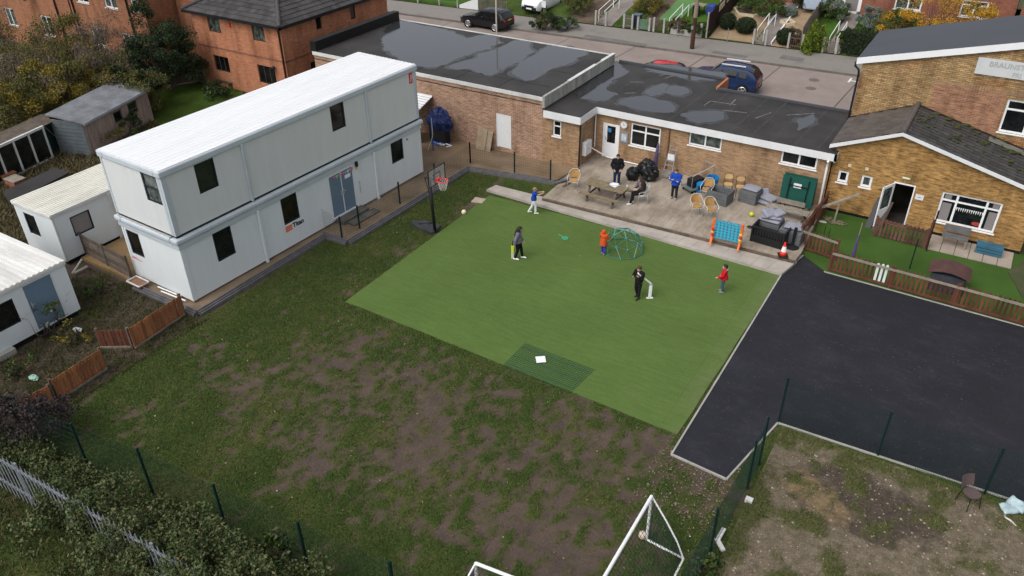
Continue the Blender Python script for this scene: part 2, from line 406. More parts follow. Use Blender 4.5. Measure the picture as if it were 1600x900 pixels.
# ---- artificial turf
turf_poly = [P2(765,306), P2(540,472), P2(1058,680), P2(1222,428)]
tm, nt, b, g = new_mat('artificial_turf'); pos = g.outputs['Position']
sp = N(nt, 'ShaderNodeSeparateXYZ'); nt.links.new(pos, sp.inputs[0])
c = ramp(nt, noise_n(nt, pos, .35, 5, .6), [(.3, (.083,.134,.033)), (.7, (.101,.159,.041))])
c = mixrgb(nt, 1.0, c, ramp(nt, noise_n(nt, pos, 34, 3, .7), [(.3, (.68,)*3), (.7, (1.14,)*3)]), 'MULTIPLY')
mpt = N(nt, 'ShaderNodeMapping'); mpt.inputs['Scale'].default_value = (.5, 3.5, 1); mpt.inputs['Rotation'].default_value = (0,0,-.25); nt.links.new(pos, mpt.inputs[0])
c = mixrgb(nt, 1.0, c, ramp(nt, noise_n(nt, mpt.outputs[0], 2.2, 6, .7), [(.3, (.84,.86,.84)), (.7, (1.1,1.08,1.1))]), 'MULTIPLY')
c = mixrgb(nt, ramp(nt, noise_n(nt, pos, .9, 7, .75), [(.58, (0,)*3), (.78, (.4,)*3)]), c, (.085,.105,.045))
edge = math_n(nt, 'MULTIPLY', ramp(nt, math_n(nt, 'ADD', math_n(nt, 'MULTIPLY', sp.outputs[0], .2), 2.0), [(0, (0,)*3), (.78, (.05,)*3), (.99, (.75,)*3)]), ramp(nt, noise_n(nt, pos, 1.3, 6, .75), [(.35, (0,)*3), (.7, (1,)*3)]))
c = mixrgb(nt, edge, c, (.15,.16,.085))
# faint roll seams
sm = math_n(nt, 'LESS_THAN', math_n(nt, 'ABSOLUTE', math_n(nt, 'SUBTRACT', math_n(nt, 'FRACT', math_n(nt, 'MULTIPLY', sp.outputs[0], .25)), .5)), .004)
c = mixrgb(nt, math_n(nt, 'MULTIPLY', sm, .3), c, (.05,.09,.03))
nt.links.new(c, b.inputs['Base Color']); b.inputs['Roughness'].default_value = .9; b.inputs['Specular IOR Level'].default_value = .12
tp_ = []
for i in range(4):
    p, q = Vector(turf_poly[i]), Vector(turf_poly[(i+1)%4]); k_ = int((q-p).length/.3); d = (q-p).normalized()
    for k in range(k_): v = p+(q-p)*(k/k_); tp_.append(tuple(v+Vector((-d.y,d.x))*(.035*noise.noise(Vector((v.x*.9,v.y*.9,3)))+.02*noise.noise(Vector((v.x*3,v.y*3,7))) if i != 0 else 0)))
tag(MB().prism(tp_, -.02, .035).build('turf', tm), kind='structure')
# ---- asphalt playground and its edging
asph_poly = [P2(1255,400), P2(1222,428), P2(1049,711), P2(1135,750), P2(1215,662), (9.5,20.75), (9.5,29.6), P2(1600,512), P2(1288,426), P2(1296,413)]
am, nt, b, g = new_mat('fresh_asphalt'); pos = g.outputs['Position']
c = ramp(nt, noise_n(nt, pos, .5, 7, .65), [(.3, (.011,.0115,.0165)), (.55, (.0155,.016,.022)), (.75, (.026,.0265,.033))])
mp = N(nt, 'ShaderNodeMapping'); mp.inputs['Scale'].default_value = (.6, 1.3, 1); mp.inputs['Rotation'].default_value = (0,0,.5); nt.links.new(pos, mp.inputs[0])
sc = ramp(nt, noise_n(nt, mp.outputs[0], 1.7, 12, .85), [(.52, (0,)*3), (.8, (.5,)*3)])
c = mixrgb(nt, sc, c, (.075,.072,.07))
c = mixrgb(nt, ramp(nt, noise_n(nt, pos, 16, 2, .5), [(.70, (0,)*3), (.76, (.7,)*3)]), c, (.14,.13,.12))
c = mixrgb(nt, ramp(nt, noise_n(nt, pos, .23, 4, .6), [(.5, (0,)*3), (.6, (.45,)*3)]), c, (.012,.012,.016))
c = mixrgb(nt, 1.0, c, ramp(nt, noise_n(nt, pos, 55, 2), [(.3, (.75,)*3), (.7, (1.2,)*3)]), 'MULTIPLY')
nt.links.new(c, b.inputs['Base Color']); b.inputs['Roughness'].default_value = .75; b.inputs['Specular IOR Level'].default_value = .3
bp = N(nt, 'ShaderNodeBump'); bp.inputs['Strength'].default_value = .3; bp.inputs['Distance'].default_value = .01
nt.links.new(noise_n(nt, pos, 60, 2), bp.inputs['Height']); nt.links.new(bp.outputs[0], b.inputs['Normal'])
tag(MB().prism(asph_poly, -.03, .03).build('asphalt', am), kind='structure')
mb = MB()
for i in range(len(asph_poly)):
    if i in (5,): continue
    p, q = asph_poly[i], asph_poly[(i+1) % len(asph_poly)]
    mb.bar((p[0],p[1],.0), (q[0],q[1],.0), .055, .11)
tag(mb.build('kerb', MT['concrete']), kind='structure')
# ---- gravel lot
gx = np.arange(-2.72, 12.01, .125); gy = np.arange(-2, 20.26, .125); nx, ny = len(gx), len(gy)
bc = at(1345,790); sc1 = at(1262,762); sc2 = at(1300,800); g1 = at(1250,695)
BU = np.zeros((ny,nx),dtype=np.float32); SA = BU.copy(); GR = BU.copy()
for j, y in enumerate(gy):
    for i, x in enumerate(gx):
        n = fbm(x, y, .9, 5, 5.0); n2 = fbm(x, y, 2.3, 4, 8.0)
        BU[j,i] = max(0, min(1, 1.25 - ((x-bc.x)**2/5.0 + (y-bc.y)**2/2.4)*.85 + n*.7))
        SA[j,i] = max(0, min(1, max(1.2-((x-sc1.x)**2/.75+(y-sc1.y)**2/.55), 1.1-((x-sc2.x)**2/.7+(y-sc2.y)**2/.35)) + n2*.6))
        GR[j,i] = max(0, min(1, .2 + n*1.3 + max(0, .75-(20.3-y)*.6) + max(0, .8-(x+2.7)*1.2)*.8 + (0.22 if y < bc.y-2.5 else 0)))
X2, Y2 = np.meshgrid(gx, gy); V = np.stack([X2, Y2, .026+GR*.02], -1).reshape(-1,3); idx = np.arange(nx*ny).reshape(ny,nx)
Fq = np.stack([idx[:-1,:-1], idx[:-1,1:], idx[1:,1:], idx[1:,:-1]], -1).reshape(-1,4)
vm, nt, b, g = new_mat('stony_ground'); pos = g.outputs['Position']
def attr(n): q = N(nt, 'ShaderNodeAttribute'); q.attribute_name = n; return q.outputs['Fac']
def thr(a, lo, hi, k=.8): return ramp(nt, math_n(nt, 'ADD', a, math_n(nt, 'MULTIPLY', math_n(nt, 'SUBTRACT', noise_n(nt, pos, 7, 5, .7), .5), k)), [(lo, (0,)*3), (hi, (1,)*3)])
c = ramp(nt, noise_n(nt, pos, 4, 7, .75), [(.3, (.085,.07,.045)), (.5, (.15,.122,.085)), (.7, (.22,.18,.13))])
c = mixrgb(nt, 1.0, c, ramp(nt, noise_n(nt, pos, 30, 3), [(.3, (.6,)*3), (.7, (1.2,)*3)]), 'MULTIPLY')
c = mixrgb(nt, thr(attr('burnt'), .4, .75), c, ramp(nt, noise_n(nt, pos, 9, 4), [(.3, (.045,.036,.03)), (.7, (.085,.066,.05))]))
c = mixrgb(nt, thr(attr('sand'), .35, .95, 1.0), c, ramp(nt, noise_n(nt, pos, 9, 4), [(.3, (.12,.088,.052)), (.7, (.21,.15,.085))]))
c = mixrgb(nt, thr(attr('green'), .3, .8), c, ramp(nt, noise_n(nt, pos, 8, 5, .7), [(.3, (.045,.058,.018)), (.7, (.10,.10,.04))]))
nt.links.new(c, b.inputs['Base Color']); b.inputs['Roughness'].default_value = .95; b.inputs['Specular IOR Level'].default_value = .1
bp = N(nt, 'ShaderNodeBump'); bp.inputs['Strength'].default_value = .8; bp.inputs['Distance'].default_value = .03
nt.links.new(noise_n(nt, pos, 22, 3), bp.inputs['Height']); nt.links.new(bp.outputs[0], b.inputs['Normal'])
lot = quick_mesh('stony_ground', V, Fq, vm, smooth=True); tag(lot, kind='structure')
for n_, A in (('burnt',BU),('sand',SA),('green',GR)):
    a = lot.data.attributes.new(n_, 'FLOAT', 'POINT'); a.data.foreach_set('value', A.ravel())
# ---- patio slab, its step, the walkway round the cabin
cm, nt, b, g = new_mat('patio_concrete'); pos = g.outputs['Position']
sp = N(nt, 'ShaderNodeSeparateXYZ'); nt.links.new(pos, sp.inputs[0])
c = ramp(nt, noise_n(nt, pos, .6, 8, .7), [(.28, (.19,.155,.115)), (.5, (.33,.28,.225)), (.72, (.41,.365,.31))])
mp = N(nt, 'ShaderNodeMapping'); mp.inputs['Scale'].default_value = (2.2, .35, 1); mp.inputs['Rotation'].default_value = (0,0,.35); nt.links.new(pos, mp.inputs[0])
c = mixrgb(nt, 1.0, c, ramp(nt, noise_n(nt, mp.outputs[0], 1.6, 7, .7), [(.3, (.72,.70,.67)), (.62, (1.1,)*3)]), 'MULTIPLY')
c = mixrgb(nt, ramp(nt, math_n(nt,'ADD', math_n(nt,'MULTIPLY', sp.outputs[0], -.14), math_n(nt,'MULTIPLY', noise_n(nt, pos, .8, 6, .7), 1.2)), [(.62*4/4, (0,)*3), (1, (0,)*3)]), c, (.1,.1,.05))
c = mixrgb(nt, 1.0, c, ramp(nt, noise_n(nt, pos, 25, 3), [(.3, (.86,)*3), (.7, (1.06,)*3)]), 'MULTIPLY')
nt.links.new(c, b.inputs['Base Color']); b.inputs['Roughness'].default_value = .85; b.inputs['Specular IOR Level'].default_value = .2
MT['patio'] = cm
patio_poly = [P2(848,308,.28), P2(1243,406,.28), P2(1253,393,.28), (-5.25,35.4), (-17.0,35.4), (-16.95,33.55), P2(868,291,.28)]
tag(MB().prism(patio_poly, 0, .28).build('patio', cm), kind='structure')
MT['slab'] = M('pale_step_slab', (.40,.36,.315), .85, .14, 1.6, 18, dirt=.3)
st_a, st_b = P2(760,296,.14), P2(1222,428,.14); st_c, st_d = P2(1246,408,.14), P2(775,289,.14)
mb = MB(); n = 22
for i in range(n):
    f0, f1 = i/n, (i+.985)/n
    lerp = lambda p, q, t: (p[0]+(q[0]-p[0])*t, p[1]+(q[1]-p[1])*t)
    mb.prism([lerp(st_a,st_b,f0), lerp(st_a,st_b,f1), lerp(st_d,st_c,f1), lerp(st_d,st_c,f0)], .02, .14)
tag(mb.build('step', MT['slab']), kind='structure')
pe0, pe1 = at(848,308,.28), at(1243,406,.28); ev = (pe1-pe0).normalized(); en = Vector((ev.y,-ev.x,0))
tag(MB().obox(Vector((pe0.x,pe0.y,0)), ev, en, 0, (pe1-pe0).length, .004, .09, .02, .245).build('patio_kerb', M('brown_mossy_kerb', (.13,.10,.075), .9, .35, 2, 12)), kind='structure')
MT['wet_path'] = M('brown_wet_concrete', (.17,.115,.068), .5, .25, .7, 14, spec=.35, col2=(.29,.21,.135), dirt=.15)
path_poly = [P2(213,446,.13), P2(309,487,.13), P2(506,368,.13), P2(544,377,.13), P2(731,262,.13), P2(868,283,.13), (-17.1,33.6), (-31,33.6), (-31,15.5)]
tag(MB().prism(path_poly, -.02, .13).build('path', MT['wet_path']), kind='structure')
def edging(pts, label, h=.24):
    t = thing('board_edging', label, 'edging', (pts[0][0], pts[0][1], 0))
    mb = MB(); mo = MB()
    for p, q in zip(pts[:-1], pts[1:]):
        d = Vector((q[0]-p[0], q[1]-p[1], 0)).normalized(); nrm = Vector((d.y, -d.x, 0)); L = (Vector(q)-Vector(p)).length
        for k, (off, hh) in enumerate(((.0, h), (.075, h-.05), (.15, h-.10))):
            mb.obox((*p, 0), d, nrm, -.0, L, off, off+.055, 0, hh)
    mb.build('board', MT['kerb_board'], t)
    return t
edging([P2(213,447,.1), P2(309,489,.1), P2(506,369,.1)], 'dark grey board edging beside the near end of the two storey cabin')
edging([P2(507,366,.1), P2(544,378,.1), P2(731,263,.1)], 'grey board edging along the lawn below the cabin double doors')
edging([P2(731,263,.1), P2(868,284,.1)], 'grey board edging along the lawn in front of the brick hall wall')
# ---- nursery garden: turf, slabs, soil edge
MT['turf2'] = M('nursery_turf', (.05,.10,.02), .9, .18, .6, 30, spec=.1, bump=.3)
ng = [P2(1290,424,.06), P2(1600,508,.06), (9.5,29.9), (9.5,35.6), (-5.2,35.6), (-5.2,31.2)]
tag(MB().prism(ng, -.02, .06).build('nursery_turf', MT['turf2']), kind='structure')
MT['paving'] = M('paving_slab', (.36,.30,.25), .85, .12, 1.5, 18, dirt=.2)
mb = MB(); xa, xb = at(1452,372,.09).x, at(1580,420,.09).x; n = 6
for i in range(n):
    for j in range(2):
        x0 = xa+(xb-xa)*i/n; mb.box(x0+.012, x0+(xb-xa)/n-.012, 34.1+j*.72+.012, 34.1+(j+1)*.72-.012, .03, .1)
tag(mb.build('paving', MT['paving']), kind='structure')
# rough grass strip right of the nursery garden
tag(MB().prism([P2(1575,425,.07), P2(1600,470,.07), (9.4,30.3), (9.4,38), (3.0,38), (3.0,35.2)], .0, .085).build('verge', gm), kind='structure')
# ---- road, pavements
def farkerb(x): return 53.4 + (x+43)*.0655
def nearkerb(x): return farkerb(x) - 7.6
def yback(x): return 58.6 + .08*(x+20)
MT['road'] = M('worn_concrete_road', (.27,.22,.195), .9, .12, .5, 14, dirt=.25)
MT['pavement'] = M('patched_pavement', (.255,.235,.21), .9, .22, .7, 10, dirt=.6)
xs = [-110, -60, -40, -20, 0, 30, 60]
mb = MB(); mb.prism([(x, nearkerb(x)) for x in xs] + [(x, farkerb(x)) for x in xs[::-1]], -.06, .0); tag(mb.build('road', MT['road']), kind='structure')
mb = MB(); mb.prism([(x, farkerb(x)+.13) for x in xs] + [(x, yback(x)+.1) for x in xs[::-1]], -.06, .11); tag(mb.build('far_pavement', MT['pavement']), kind='structure')
mb = MB(); mb.prism([(x, nearkerb(x)-3) for x in xs] + [(x, nearkerb(x)-.13) for x in xs[::-1]], -.06, .11); tag(mb.build('near_pavement', MT['pavement']), kind='structure')
mb = MB()
for x0, x1 in zip(xs[:-1], xs[1:]):
    mb.bar((x0, farkerb(x0)+.065, .05), (x1, farkerb(x1)+.065, .05), .125, .15); mb.bar((x0, nearkerb(x0)-.065, .05), (x1, nearkerb(x1)-.065, .05), .125, .15)
tag(mb.build('road_kerb', M('dark_kerbstone', (.16,.14,.125), .9, .2, 1.5)), kind='structure')
mb = MB()
for x in np.arange(-60, 20, 5.2): mb.add([(x, nearkerb(x), .004), (x+.05, nearkerb(x), .004), (x+.35, farkerb(x), .004), (x+.3, farkerb(x), .004)], [(0,1,2,3)])
tag(mb.build('road_joint', MT['bitumen']), kind='structure')
p = at(1272,125); q = at(1267,138)
for c_ in (p, q): tag(MB().lathe((c_.x, c_.y, 0), [(.33,.0),(.33,.006)], 20).build('manhole_cover', M('manhole_iron', (.14,.12,.11), .7, .1), loc=(c_.x,c_.y,0)), 'round iron manhole cover in the road nearer the far kerb' if c_ is p else 'round iron manhole cover in the road nearer the flat roof', 'manhole cover')
p = at(1335,127); MTw = M('road_paint', (.7,.7,.68), .7, .1)
tag(MB().box(p.x-.35, p.x+.5, p.y-.06, p.y+.06, .004, .007).box(p.x-.35, p.x-.23, p.y-.4, p.y+.5, .008, .011).build('road_marking', MTw), kind='structure')
# darker repair patches on the far pavement
mb = MB(); MTp = M('pavement_repair', (.15,.145,.14), .9, .2, 1)
for px, py, sx, sy in ((1238,91,1.6,.9),(960,63,5,.7),(1140,85,2.5,.6)):
    p = at(px, py, .12); mb.box(p.x-sx/2, p.x+sx/2, p.y-sy/2, p.y+sy/2, .1, .116)
tag(mb.build('pavement_patch', MTp), kind='structure')
# ---- front gardens across the road: one sheet that rises away from the road, strips of surfacing on it
def gz(x, y): return .13 + min(max(y-yback(x), 0), 8)*.19
def gsheet(name, x0, x1, d0, d1, mat, lift, seg=6):
    mb = MB(); V = []; fs = []
    m = 9
    for i in range(seg+1):
        x = x0+(x1-x0)*i/seg
        for j in range(m+1):
            y = yback(x)+d0+(d1-d0)*j/m; V.append((x, y, gz(x, y)+lift))
    for i in range(seg):
        for j in range(m): a = i*(m+1)+j; fs.append((a, a+m+1, a+m+2, a+1))
    o = mb.add(V, fs).build(name, mat); return tag(o, kind='structure')
MT['grass_far'] = M('front_lawn', (.055,.085,.018), .95, .35, .8, 9, spec=.1, bump=.5)
MT['green_lawn'] = M('bright_lawn', (.05,.11,.015), .95, .2, .8, 9, spec=.1, bump=.4)
MT['fake_lawn'] = M('pale_green_lawn', (.10,.21,.075), .95, .12, .6, 12, spec=.1)
MT['tan_gravel'] = M('tan_gravel', (.30,.215,.13), .95, .15, 1.5, 20, bump=.4)
MT['earth'] = M('garden_earth', (.11,.08,.055), .95, .35, 1.2, 10, bump=.5)
MT['grey_path'] = M('grey_path', (.24,.21,.19), .9, .2, 1, 12, dirt=.3)
gsheet('garden_ground', -70, 25, .1, 12, MT['grass_far'], 0, 30)
for a in [(-30.9,-28.5,.1,6.5,'earth'), (-28.3,-26.9,.1,7.5,'grey_path'), (-26.9,-25.0,.1,7.9,'grass_far'), (-24.9,-23.6,.1,7.9,'earth'), (-23.9,-22.3,2.0,7.9,'fake_lawn'),
          (-22.2,-19.6,.3,7.5,'green_lawn'), (-19.2,-15.95,.2,5.4,'tan_gravel'), (-15.85,-14.75,.1,7.9,'grey_path'), (-14.7,-13.3,.1,6.5,'tan_gravel'),
          (-12.2,-11.1,.3,7.9,'green_lawn'), (-11.0,-10.0,.1,7.9,'grey_path'), (-9.95,-6.5,.3,7.5,'green_lawn'), (-46,-39,.3,7,'green_lawn')]:
    gsheet({'earth':'garden_bed','grey_path':'garden_path','fake_lawn':'garden_lawn','green_lawn':'garden_lawn','tan_gravel':'garden_gravel','grass_far':'garden_lawn'}[a[4]], a[0], a[1], a[2], a[3], MT[a[4]], .03+.004*len(a[4])%.02, 3)
# back garden between the houses
MT['shade_lawn'] = M('back_garden_lawn', (.05,.085,.014), .95, .35, .7, 8, bump=.5, spec=.1)
tag(MB().prism([P2(235,190), P2(245,140), P2(325,128), P2(385,140), (-35,24), (-40,22)], -.02, .02).build('back_lawn', MT['shade_lawn']), kind='structure')
# ================================================================== BUILDINGS
X_, Y_, NX, NY = Vector((1,0,0)), Vector((0,1,0)), Vector((-1,0,0)), Vector((0,-1,0))
def wall(mb, o, ud, nd, L, z0, z1, holes=(), depth=.11):
    o = Vector((o[0], o[1], 0)); us = sorted({0, L} | {h[0] for h in holes} | {h[1] for h in holes}); zs = sorted({z0, z1} | {h[2] for h in holes} | {h[3] for h in holes})
    flip = ud.cross(Vector((0,0,1))).dot(nd) < 0
    def q(pts):
        mb.add(pts, [(3,2,1,0) if flip else (0,1,2,3)])
    for u0, u1 in zip(us[:-1], us[1:]):
        for a, b_ in zip(zs[:-1], zs[1:]):
            if any(h[0] <= u0+1e-6 and h[1] >= u1-1e-6 and h[2] <= a+1e-6 and h[3] >= b_-1e-6 for h in holes): continue
            q([o+ud*u0+Vector((0,0,a)), o+ud*u1+Vector((0,0,a)), o+ud*u1+Vector((0,0,b_)), o+ud*u0+Vector((0,0,b_))])
    for u0, u1, a, b_ in [h[:4] for h in holes]:
        i = -nd*depth
        P = [o+ud*u0+Vector((0,0,a)), o+ud*u1+Vector((0,0,a)), o+ud*u1+Vector((0,0,b_)), o+ud*u0+Vector((0,0,b_))]
        for k in range(4):
            p, r = P[k], P[(k+1)%4]; q([p, p+i, r+i, r][::-1])
    return mb
def window(parent, o, ud, nd, hole, frame, glass, cols=(), rows=(), fw=.055, sill=None, inset=.05, name='window', lights=None, proud=0.0):
    """frame bars round the opening with mullions at cols (fractions) and transoms at rows; pane behind; optional sill"""
    u0, u1, z0, z1 = hole[:4]; o = Vector((o[0], o[1], 0)); mb = MB(); d0, d1 = -inset-.04, -inset+proud
    e = .004
    mb.obox(o, ud, nd, u0+e, u0+fw, d0, d1, z0+e, z1-e).obox(o, ud, nd, u1-fw, u1-e, d0, d1, z0+e, z1-e)
    mb.obox(o, ud, nd, u0+fw, u1-fw, d0, d1, z0+e, z0+fw).obox(o, ud, nd, u0+fw, u1-fw, d0, d1, z1-fw, z1-e)
    for c in cols:
        u = u0+(u1-u0)*c; mb.obox(o, ud, nd, u-fw*.5, u+fw*.5, d0+.003, d1-.003, z0+fw, z1-fw)
    cl = [0]+list(cols)+[1]
    for r in rows:
        zz = z0+(z1-z0)*r; mb.obox(o, ud, nd, u0+fw, u1-fw, d0+.006, d1-.006, zz-fw*.45, zz+fw*.45)
    w_ = mb.build(name, frame, parent)
    p = MB(); p.obox(o, ud, nd, u0+fw*.6, u1-fw*.6, d0-.01, d0+.012, z0+fw*.6, z1-fw*.6); p.build('pane', glass, w_)
    if sill: MB().obox(o, ud, nd, u0-.05, u1+.05, -inset, .05, z0-.06, z0-.002).build('sill', sill, w_, bevel=.006)
    return w_
def door(parent, o, ud, nd, hole, frame, leaf, inset=.05, fw=.05, split=False, panes=(), handle=True, glass=None):
    u0, u1, z0, z1 = hole[:4]; o = Vector((o[0], o[1], 0)); mb = MB(); d0, d1 = -inset-.05, -inset+.02
    mb.obox(o, ud, nd, u0+.003, u0+fw, d0, d1, z0, z1-.003).obox(o, ud, nd, u1-fw, u1-.003, d0, d1, z0, z1-.003).obox(o, ud, nd, u0+fw, u1-fw, d0, d1, z1-fw, z1-.003)
    fr = mb.build('door_frame', frame, parent)
    segs = [(u0+fw+.006, (u0+u1)/2-.008), ((u0+u1)/2+.008, u1-fw-.006)] if split else [(u0+fw+.006, u1-fw-.006)]
    for k, (a, b_) in enumerate(segs):
        lf = MB().obox(o, ud, nd, a, b_, d0+.005, d1-.012, z0+.02, z1-fw-.008).build('door', leaf, parent, bevel=.004)
        for pa in panes:
            ww = b_-a; MB().obox(o, ud, nd, a+ww*pa[0], a+ww*pa[1], d1-.013, d1-.006, z0+(z1-z0)*pa[2], z0+(z1-z0)*pa[3]).build('pane', glass or MT['glass'], lf)
        if handle:
            hu = (b_-.10 if k == 0 else a+.07) if split else a+.09
            MB().obox(o, ud, nd, hu-.02, hu+.02, d1-.012, d1+.012, z0+.92, z0+1.16).obox(o, ud, nd, hu, hu+.13, d1+.012, d1+.03, z0+1.03, z0+1.06).build('handle', MT['alu'], lf)
    return fr
def chaikin(p, n=2):
    for _ in range(n):
        q = []
        for i in range(len(p)):
            a, b_ = Vector(p[i]), Vector(p[(i+1)%len(p)]); q += [a*.75+b_*.25, a*.25+b_*.75]
        p = q
    return p
wmat, nt, b, g = new_mat('standing_water'); b.inputs['Base Color'].default_value = (.026,.028,.031,1); b.inputs['Roughness'].default_value = .07; b.inputs['Specular IOR Level'].default_value = .68
bp = N(nt, 'ShaderNodeBump'); bp.inputs['Strength'].default_value = .04; bp.inputs['Distance'].default_value = .02; nt.links.new(noise_n(nt, g.outputs['Position'], 2.5, 3), bp.inputs['Height']); nt.links.new(bp.outputs[0], b.inputs['Normal'])
MT['water'] = wmat
MT['damp'] = M('damp_felt', (.02,.019,.019), .3, .3, 2, 12, spec=.5)
def puddle(parent, px, z, k):
    pts = [at(x, y, z) for x, y in px]; pts = chaikin([(p.x, p.y) for p in pts], 3)
    out = []
    fine_ = []
    for i, p in enumerate(pts):
        q = pts[(i+1)%len(pts)]; m = max(1, int((q-p).length/.07)); fine_ += [p+(q-p)*(j/m) for j in range(m)]
    pts = fine_
    for i, p in enumerate(pts):
        n = noise.fractal(Vector((p.x*1.5, p.y*1.5, k*3.1)), .75, 2.1, 5)*.24; c = Vector((sum(q.x for q in pts)/len(pts), sum(q.y for q in pts)/len(pts)))
        d = (p-c).normalized(); out.append(p+d*(n+.2))
    MB().prism(out, z-.01, z+.009+.0007*k).build('puddle', MT['water'], parent)
    rim = [p+(p-Vector((sum(q.x for q in pts)/len(pts), sum(q.y for q in pts)/len(pts)))).normalized()*(.16+.22*noise.fractal(Vector((p.x*1.1, p.y*1.1, k+9.3)), .8, 2, 4)) for p in out]
    MB().prism(rim, z-.01, z+.004+.0003*k).build('damp_edge', MT['damp'], parent)
def tiles(mb, P, a, b_, n, poly, tw=.3, th=.33, thick=.022, jit=.004, stag=True, g_=.006):
    """lapped tiles on the plane P + a*u + b*v, kept where their centre lies inside poly (u, v)"""
    def inside(x, y):
        c = False; m = len(poly); j = m-1
        for i in range(m):
            xi, yi = poly[i]; xj, yj = poly[j]
            if (yi > y) != (yj > y) and x < (xj-xi)*(y-yi)/(yj-yi)+xi: c = not c
            j = i
        return c
    P, a, b_, n = Vector(P), Vector(a), Vector(b_), Vector(n)
    U1 = max(p[0] for p in poly); V1 = max(p[1] for p in poly); U0 = min(p[0] for p in poly)
    j = 0; v = 0.0
    while v < V1:
        u = U0 + (tw/2 if j % 2 and stag else 0)
        while u < U1-.01:
            if u+tw < U1+.02 and inside(u+tw/2, min(v+th*.5, V1-.01)):
                dz = random.uniform(0, jit)
                q = [P+a*(u+g_)+b_*v+n*(thick+dz), P+a*(u+tw-g_)+b_*v+n*(thick+dz), P+a*(u+tw-g_)+b_*(v+th*1.04)+n*.004, P+a*(u+g_)+b_*(v+th*1.04)+n*.004]
                lo = [P+a*(u+g_)+b_*v-n*.004, P+a*(u+tw-g_)+b_*v-n*.004]
                mb.add([*q, *lo], [(0,1,2,3), (4,5,1,0), (4,0,3), (5,2,1)])
            u += tw
        v += th; j += 1
    return mb
# ---------------------------------------------------------------- two storey cabin
A0 = at(303,471,.2)
T = thing('cabin_building', 'two storey white modular cabin with flat white ribbed roof and blue double doors', 'cabin', (A0.x, A0.y, 0), R(-2.3), local=True)
LN, WD = 13.97, 3.62
lo_holes = [(1.45,2.32,1.22,2.55),(4.9,5.78,1.26,2.5),(11.78,12.65,1.42,2.58)]; ldoor = (7.62,9.17,.36,2.40)
up_holes = [(1.39,2.26,4.2,5.37),(8.3,9.13,4.26,5.42)]
O = (0,0)
mb = MB(); wall(mb, O, Y_, X_, LN, .2, 2.52, lo_holes+[ldoor], .07)
wall(mb, (-WD,0), X_, NY, WD, .2, 2.52, [(WD-3.43+.02,WD-2.6,1.28,2.38)], .07)
wall(mb, (0,LN), NX, Y_, WD, .2, 2.52); wall(mb, (-WD,LN), NY, NX, LN, .2, 2.52)
mb.add([(-WD,0,.2),(0,0,.2),(0,LN,.2),(-WD,LN,.2)], [(3,2,1,0)])
lw = mb.build('lower_wall', MT['cabin_low'], T)
mb = MB(); wall(mb, O, Y_, X_, LN, 3.06, 5.46, up_holes, .07)
wall(mb, (-WD,0), X_, NY, WD, 3.06, 5.46, [(WD-1.19,WD-.29,4.24,5.38)], .07)
wall(mb, (0,LN), NX, Y_, WD, 3.06, 5.46); wall(mb, (-WD,LN), NY, NX, LN, 3.06, 5.46)
uw = mb.build('upper_wall', MT['cabin_white'], T)
gl = [MT['glass'], MT['glass_warm'], MT['glass']]
for k, h in enumerate(lo_holes): window(T, O, Y_, X_, h, MT['navy'], gl[k], fw=.07, inset=.02)
for h in up_holes: window(T, O, Y_, X_, h, MT['navy'], MT['glass'], fw=.07, inset=.02)
window(T, (-WD,0), X_, NY, (WD-3.43+.02,WD-2.6,1.28,2.38), MT['navy'], MT['glass_warm'], fw=.065, inset=.02)
window(T, (-WD,0), X_, NY, (WD-1.19,WD-.29,4.24,5.38), MT['navy'], MT['glass_curtain'], fw=.065, inset=.02, rows=(.52,))
door(T, O, Y_, X_, ldoor, MT['white_paint'], MT['door_blue'], inset=.02, split=True)
MB().obox((0,0,0), Y_, X_, 8.375, 8.415, -.05, .004, .38, 2.34).build('meeting_strip', MT['white_paint'], T); MB().obox((0,0,0), Y_, X_, 7.6, 9.2, -.02, .05, .31, .37).build('threshold', MT['white_paint'], T)
# trims: corner posts, eaves, the ledge between the units
mb = MB()
for y0 in (-.02, LN-.2): mb.box(-.1, .025, y0, y0+.2, 3.06, 5.42)
mb.box(-WD-.02, -WD+.1, -.02, .14, 3.06, 5.42); mb.box(-.24, -.1, -.025, .1, 3.06, 5.42)
mb.build('corner_post', MT['cabin_trim'], T, bevel=.015)
mb = MB()
for y0 in (-.02, LN-.19): mb.box(-.1, .022, y0, y0+.2, .2, 2.5)
mb.box(-WD-.02, -WD+.1, -.02, .13, .2, 2.5); mb.build('corner_post', MT['cabin_low'], T, bevel=.015)
def frame_ring(z0, z1, out, back=.15):
    m = MB(); m.box(-.3, out, -out, LN+out, z0, z1).box(-WD-out, -WD+.3, -out, LN+out, z0, z1).box(-WD+.3, -.3, -out, .3, z0, z1).box(-WD+.3, -.3, LN-.3, LN+out, z0, z1); return m
frame_ring(5.40, 5.66, .07).build('eaves_trim', MT['cabin_trim'], T, bevel=.05)
frame_ring(2.50, 2.72, .06).build('ledge', MT['cabin_trim'], T, bevel=.02)
frame_ring(2.74, 2.96, .14).build('ledge', MT['cabin_trim'], T, bevel=.07)
mb = MB(); mb.box(-WD+.02, -.02, .02, LN-.02, 2.9, 3.07); mb.build('unit_gap', MT['black'], T)
mb = MB()
for k in range(34): mb.box(-WD+.06+k*.097, -WD+.06+k*.097+.05, -.09, .0, 2.955, 2.985)
mb.build('ledge_ribs', MT['white_dirty'], T)
mb = MB(); nr = 15
prof = []
for k in range(nr):
    x0 = -WD+.0+ (WD-.0)*k/nr; wdt = WD/nr
    prof += [(x0, 5.655), (x0+wdt*.42, 5.655), (x0+wdt*.5, 5.667), (x0+wdt*.86, 5.667), (x0+wdt*.94, 5.655)]
prof.append((0, 5.655))
V = []; fs = []
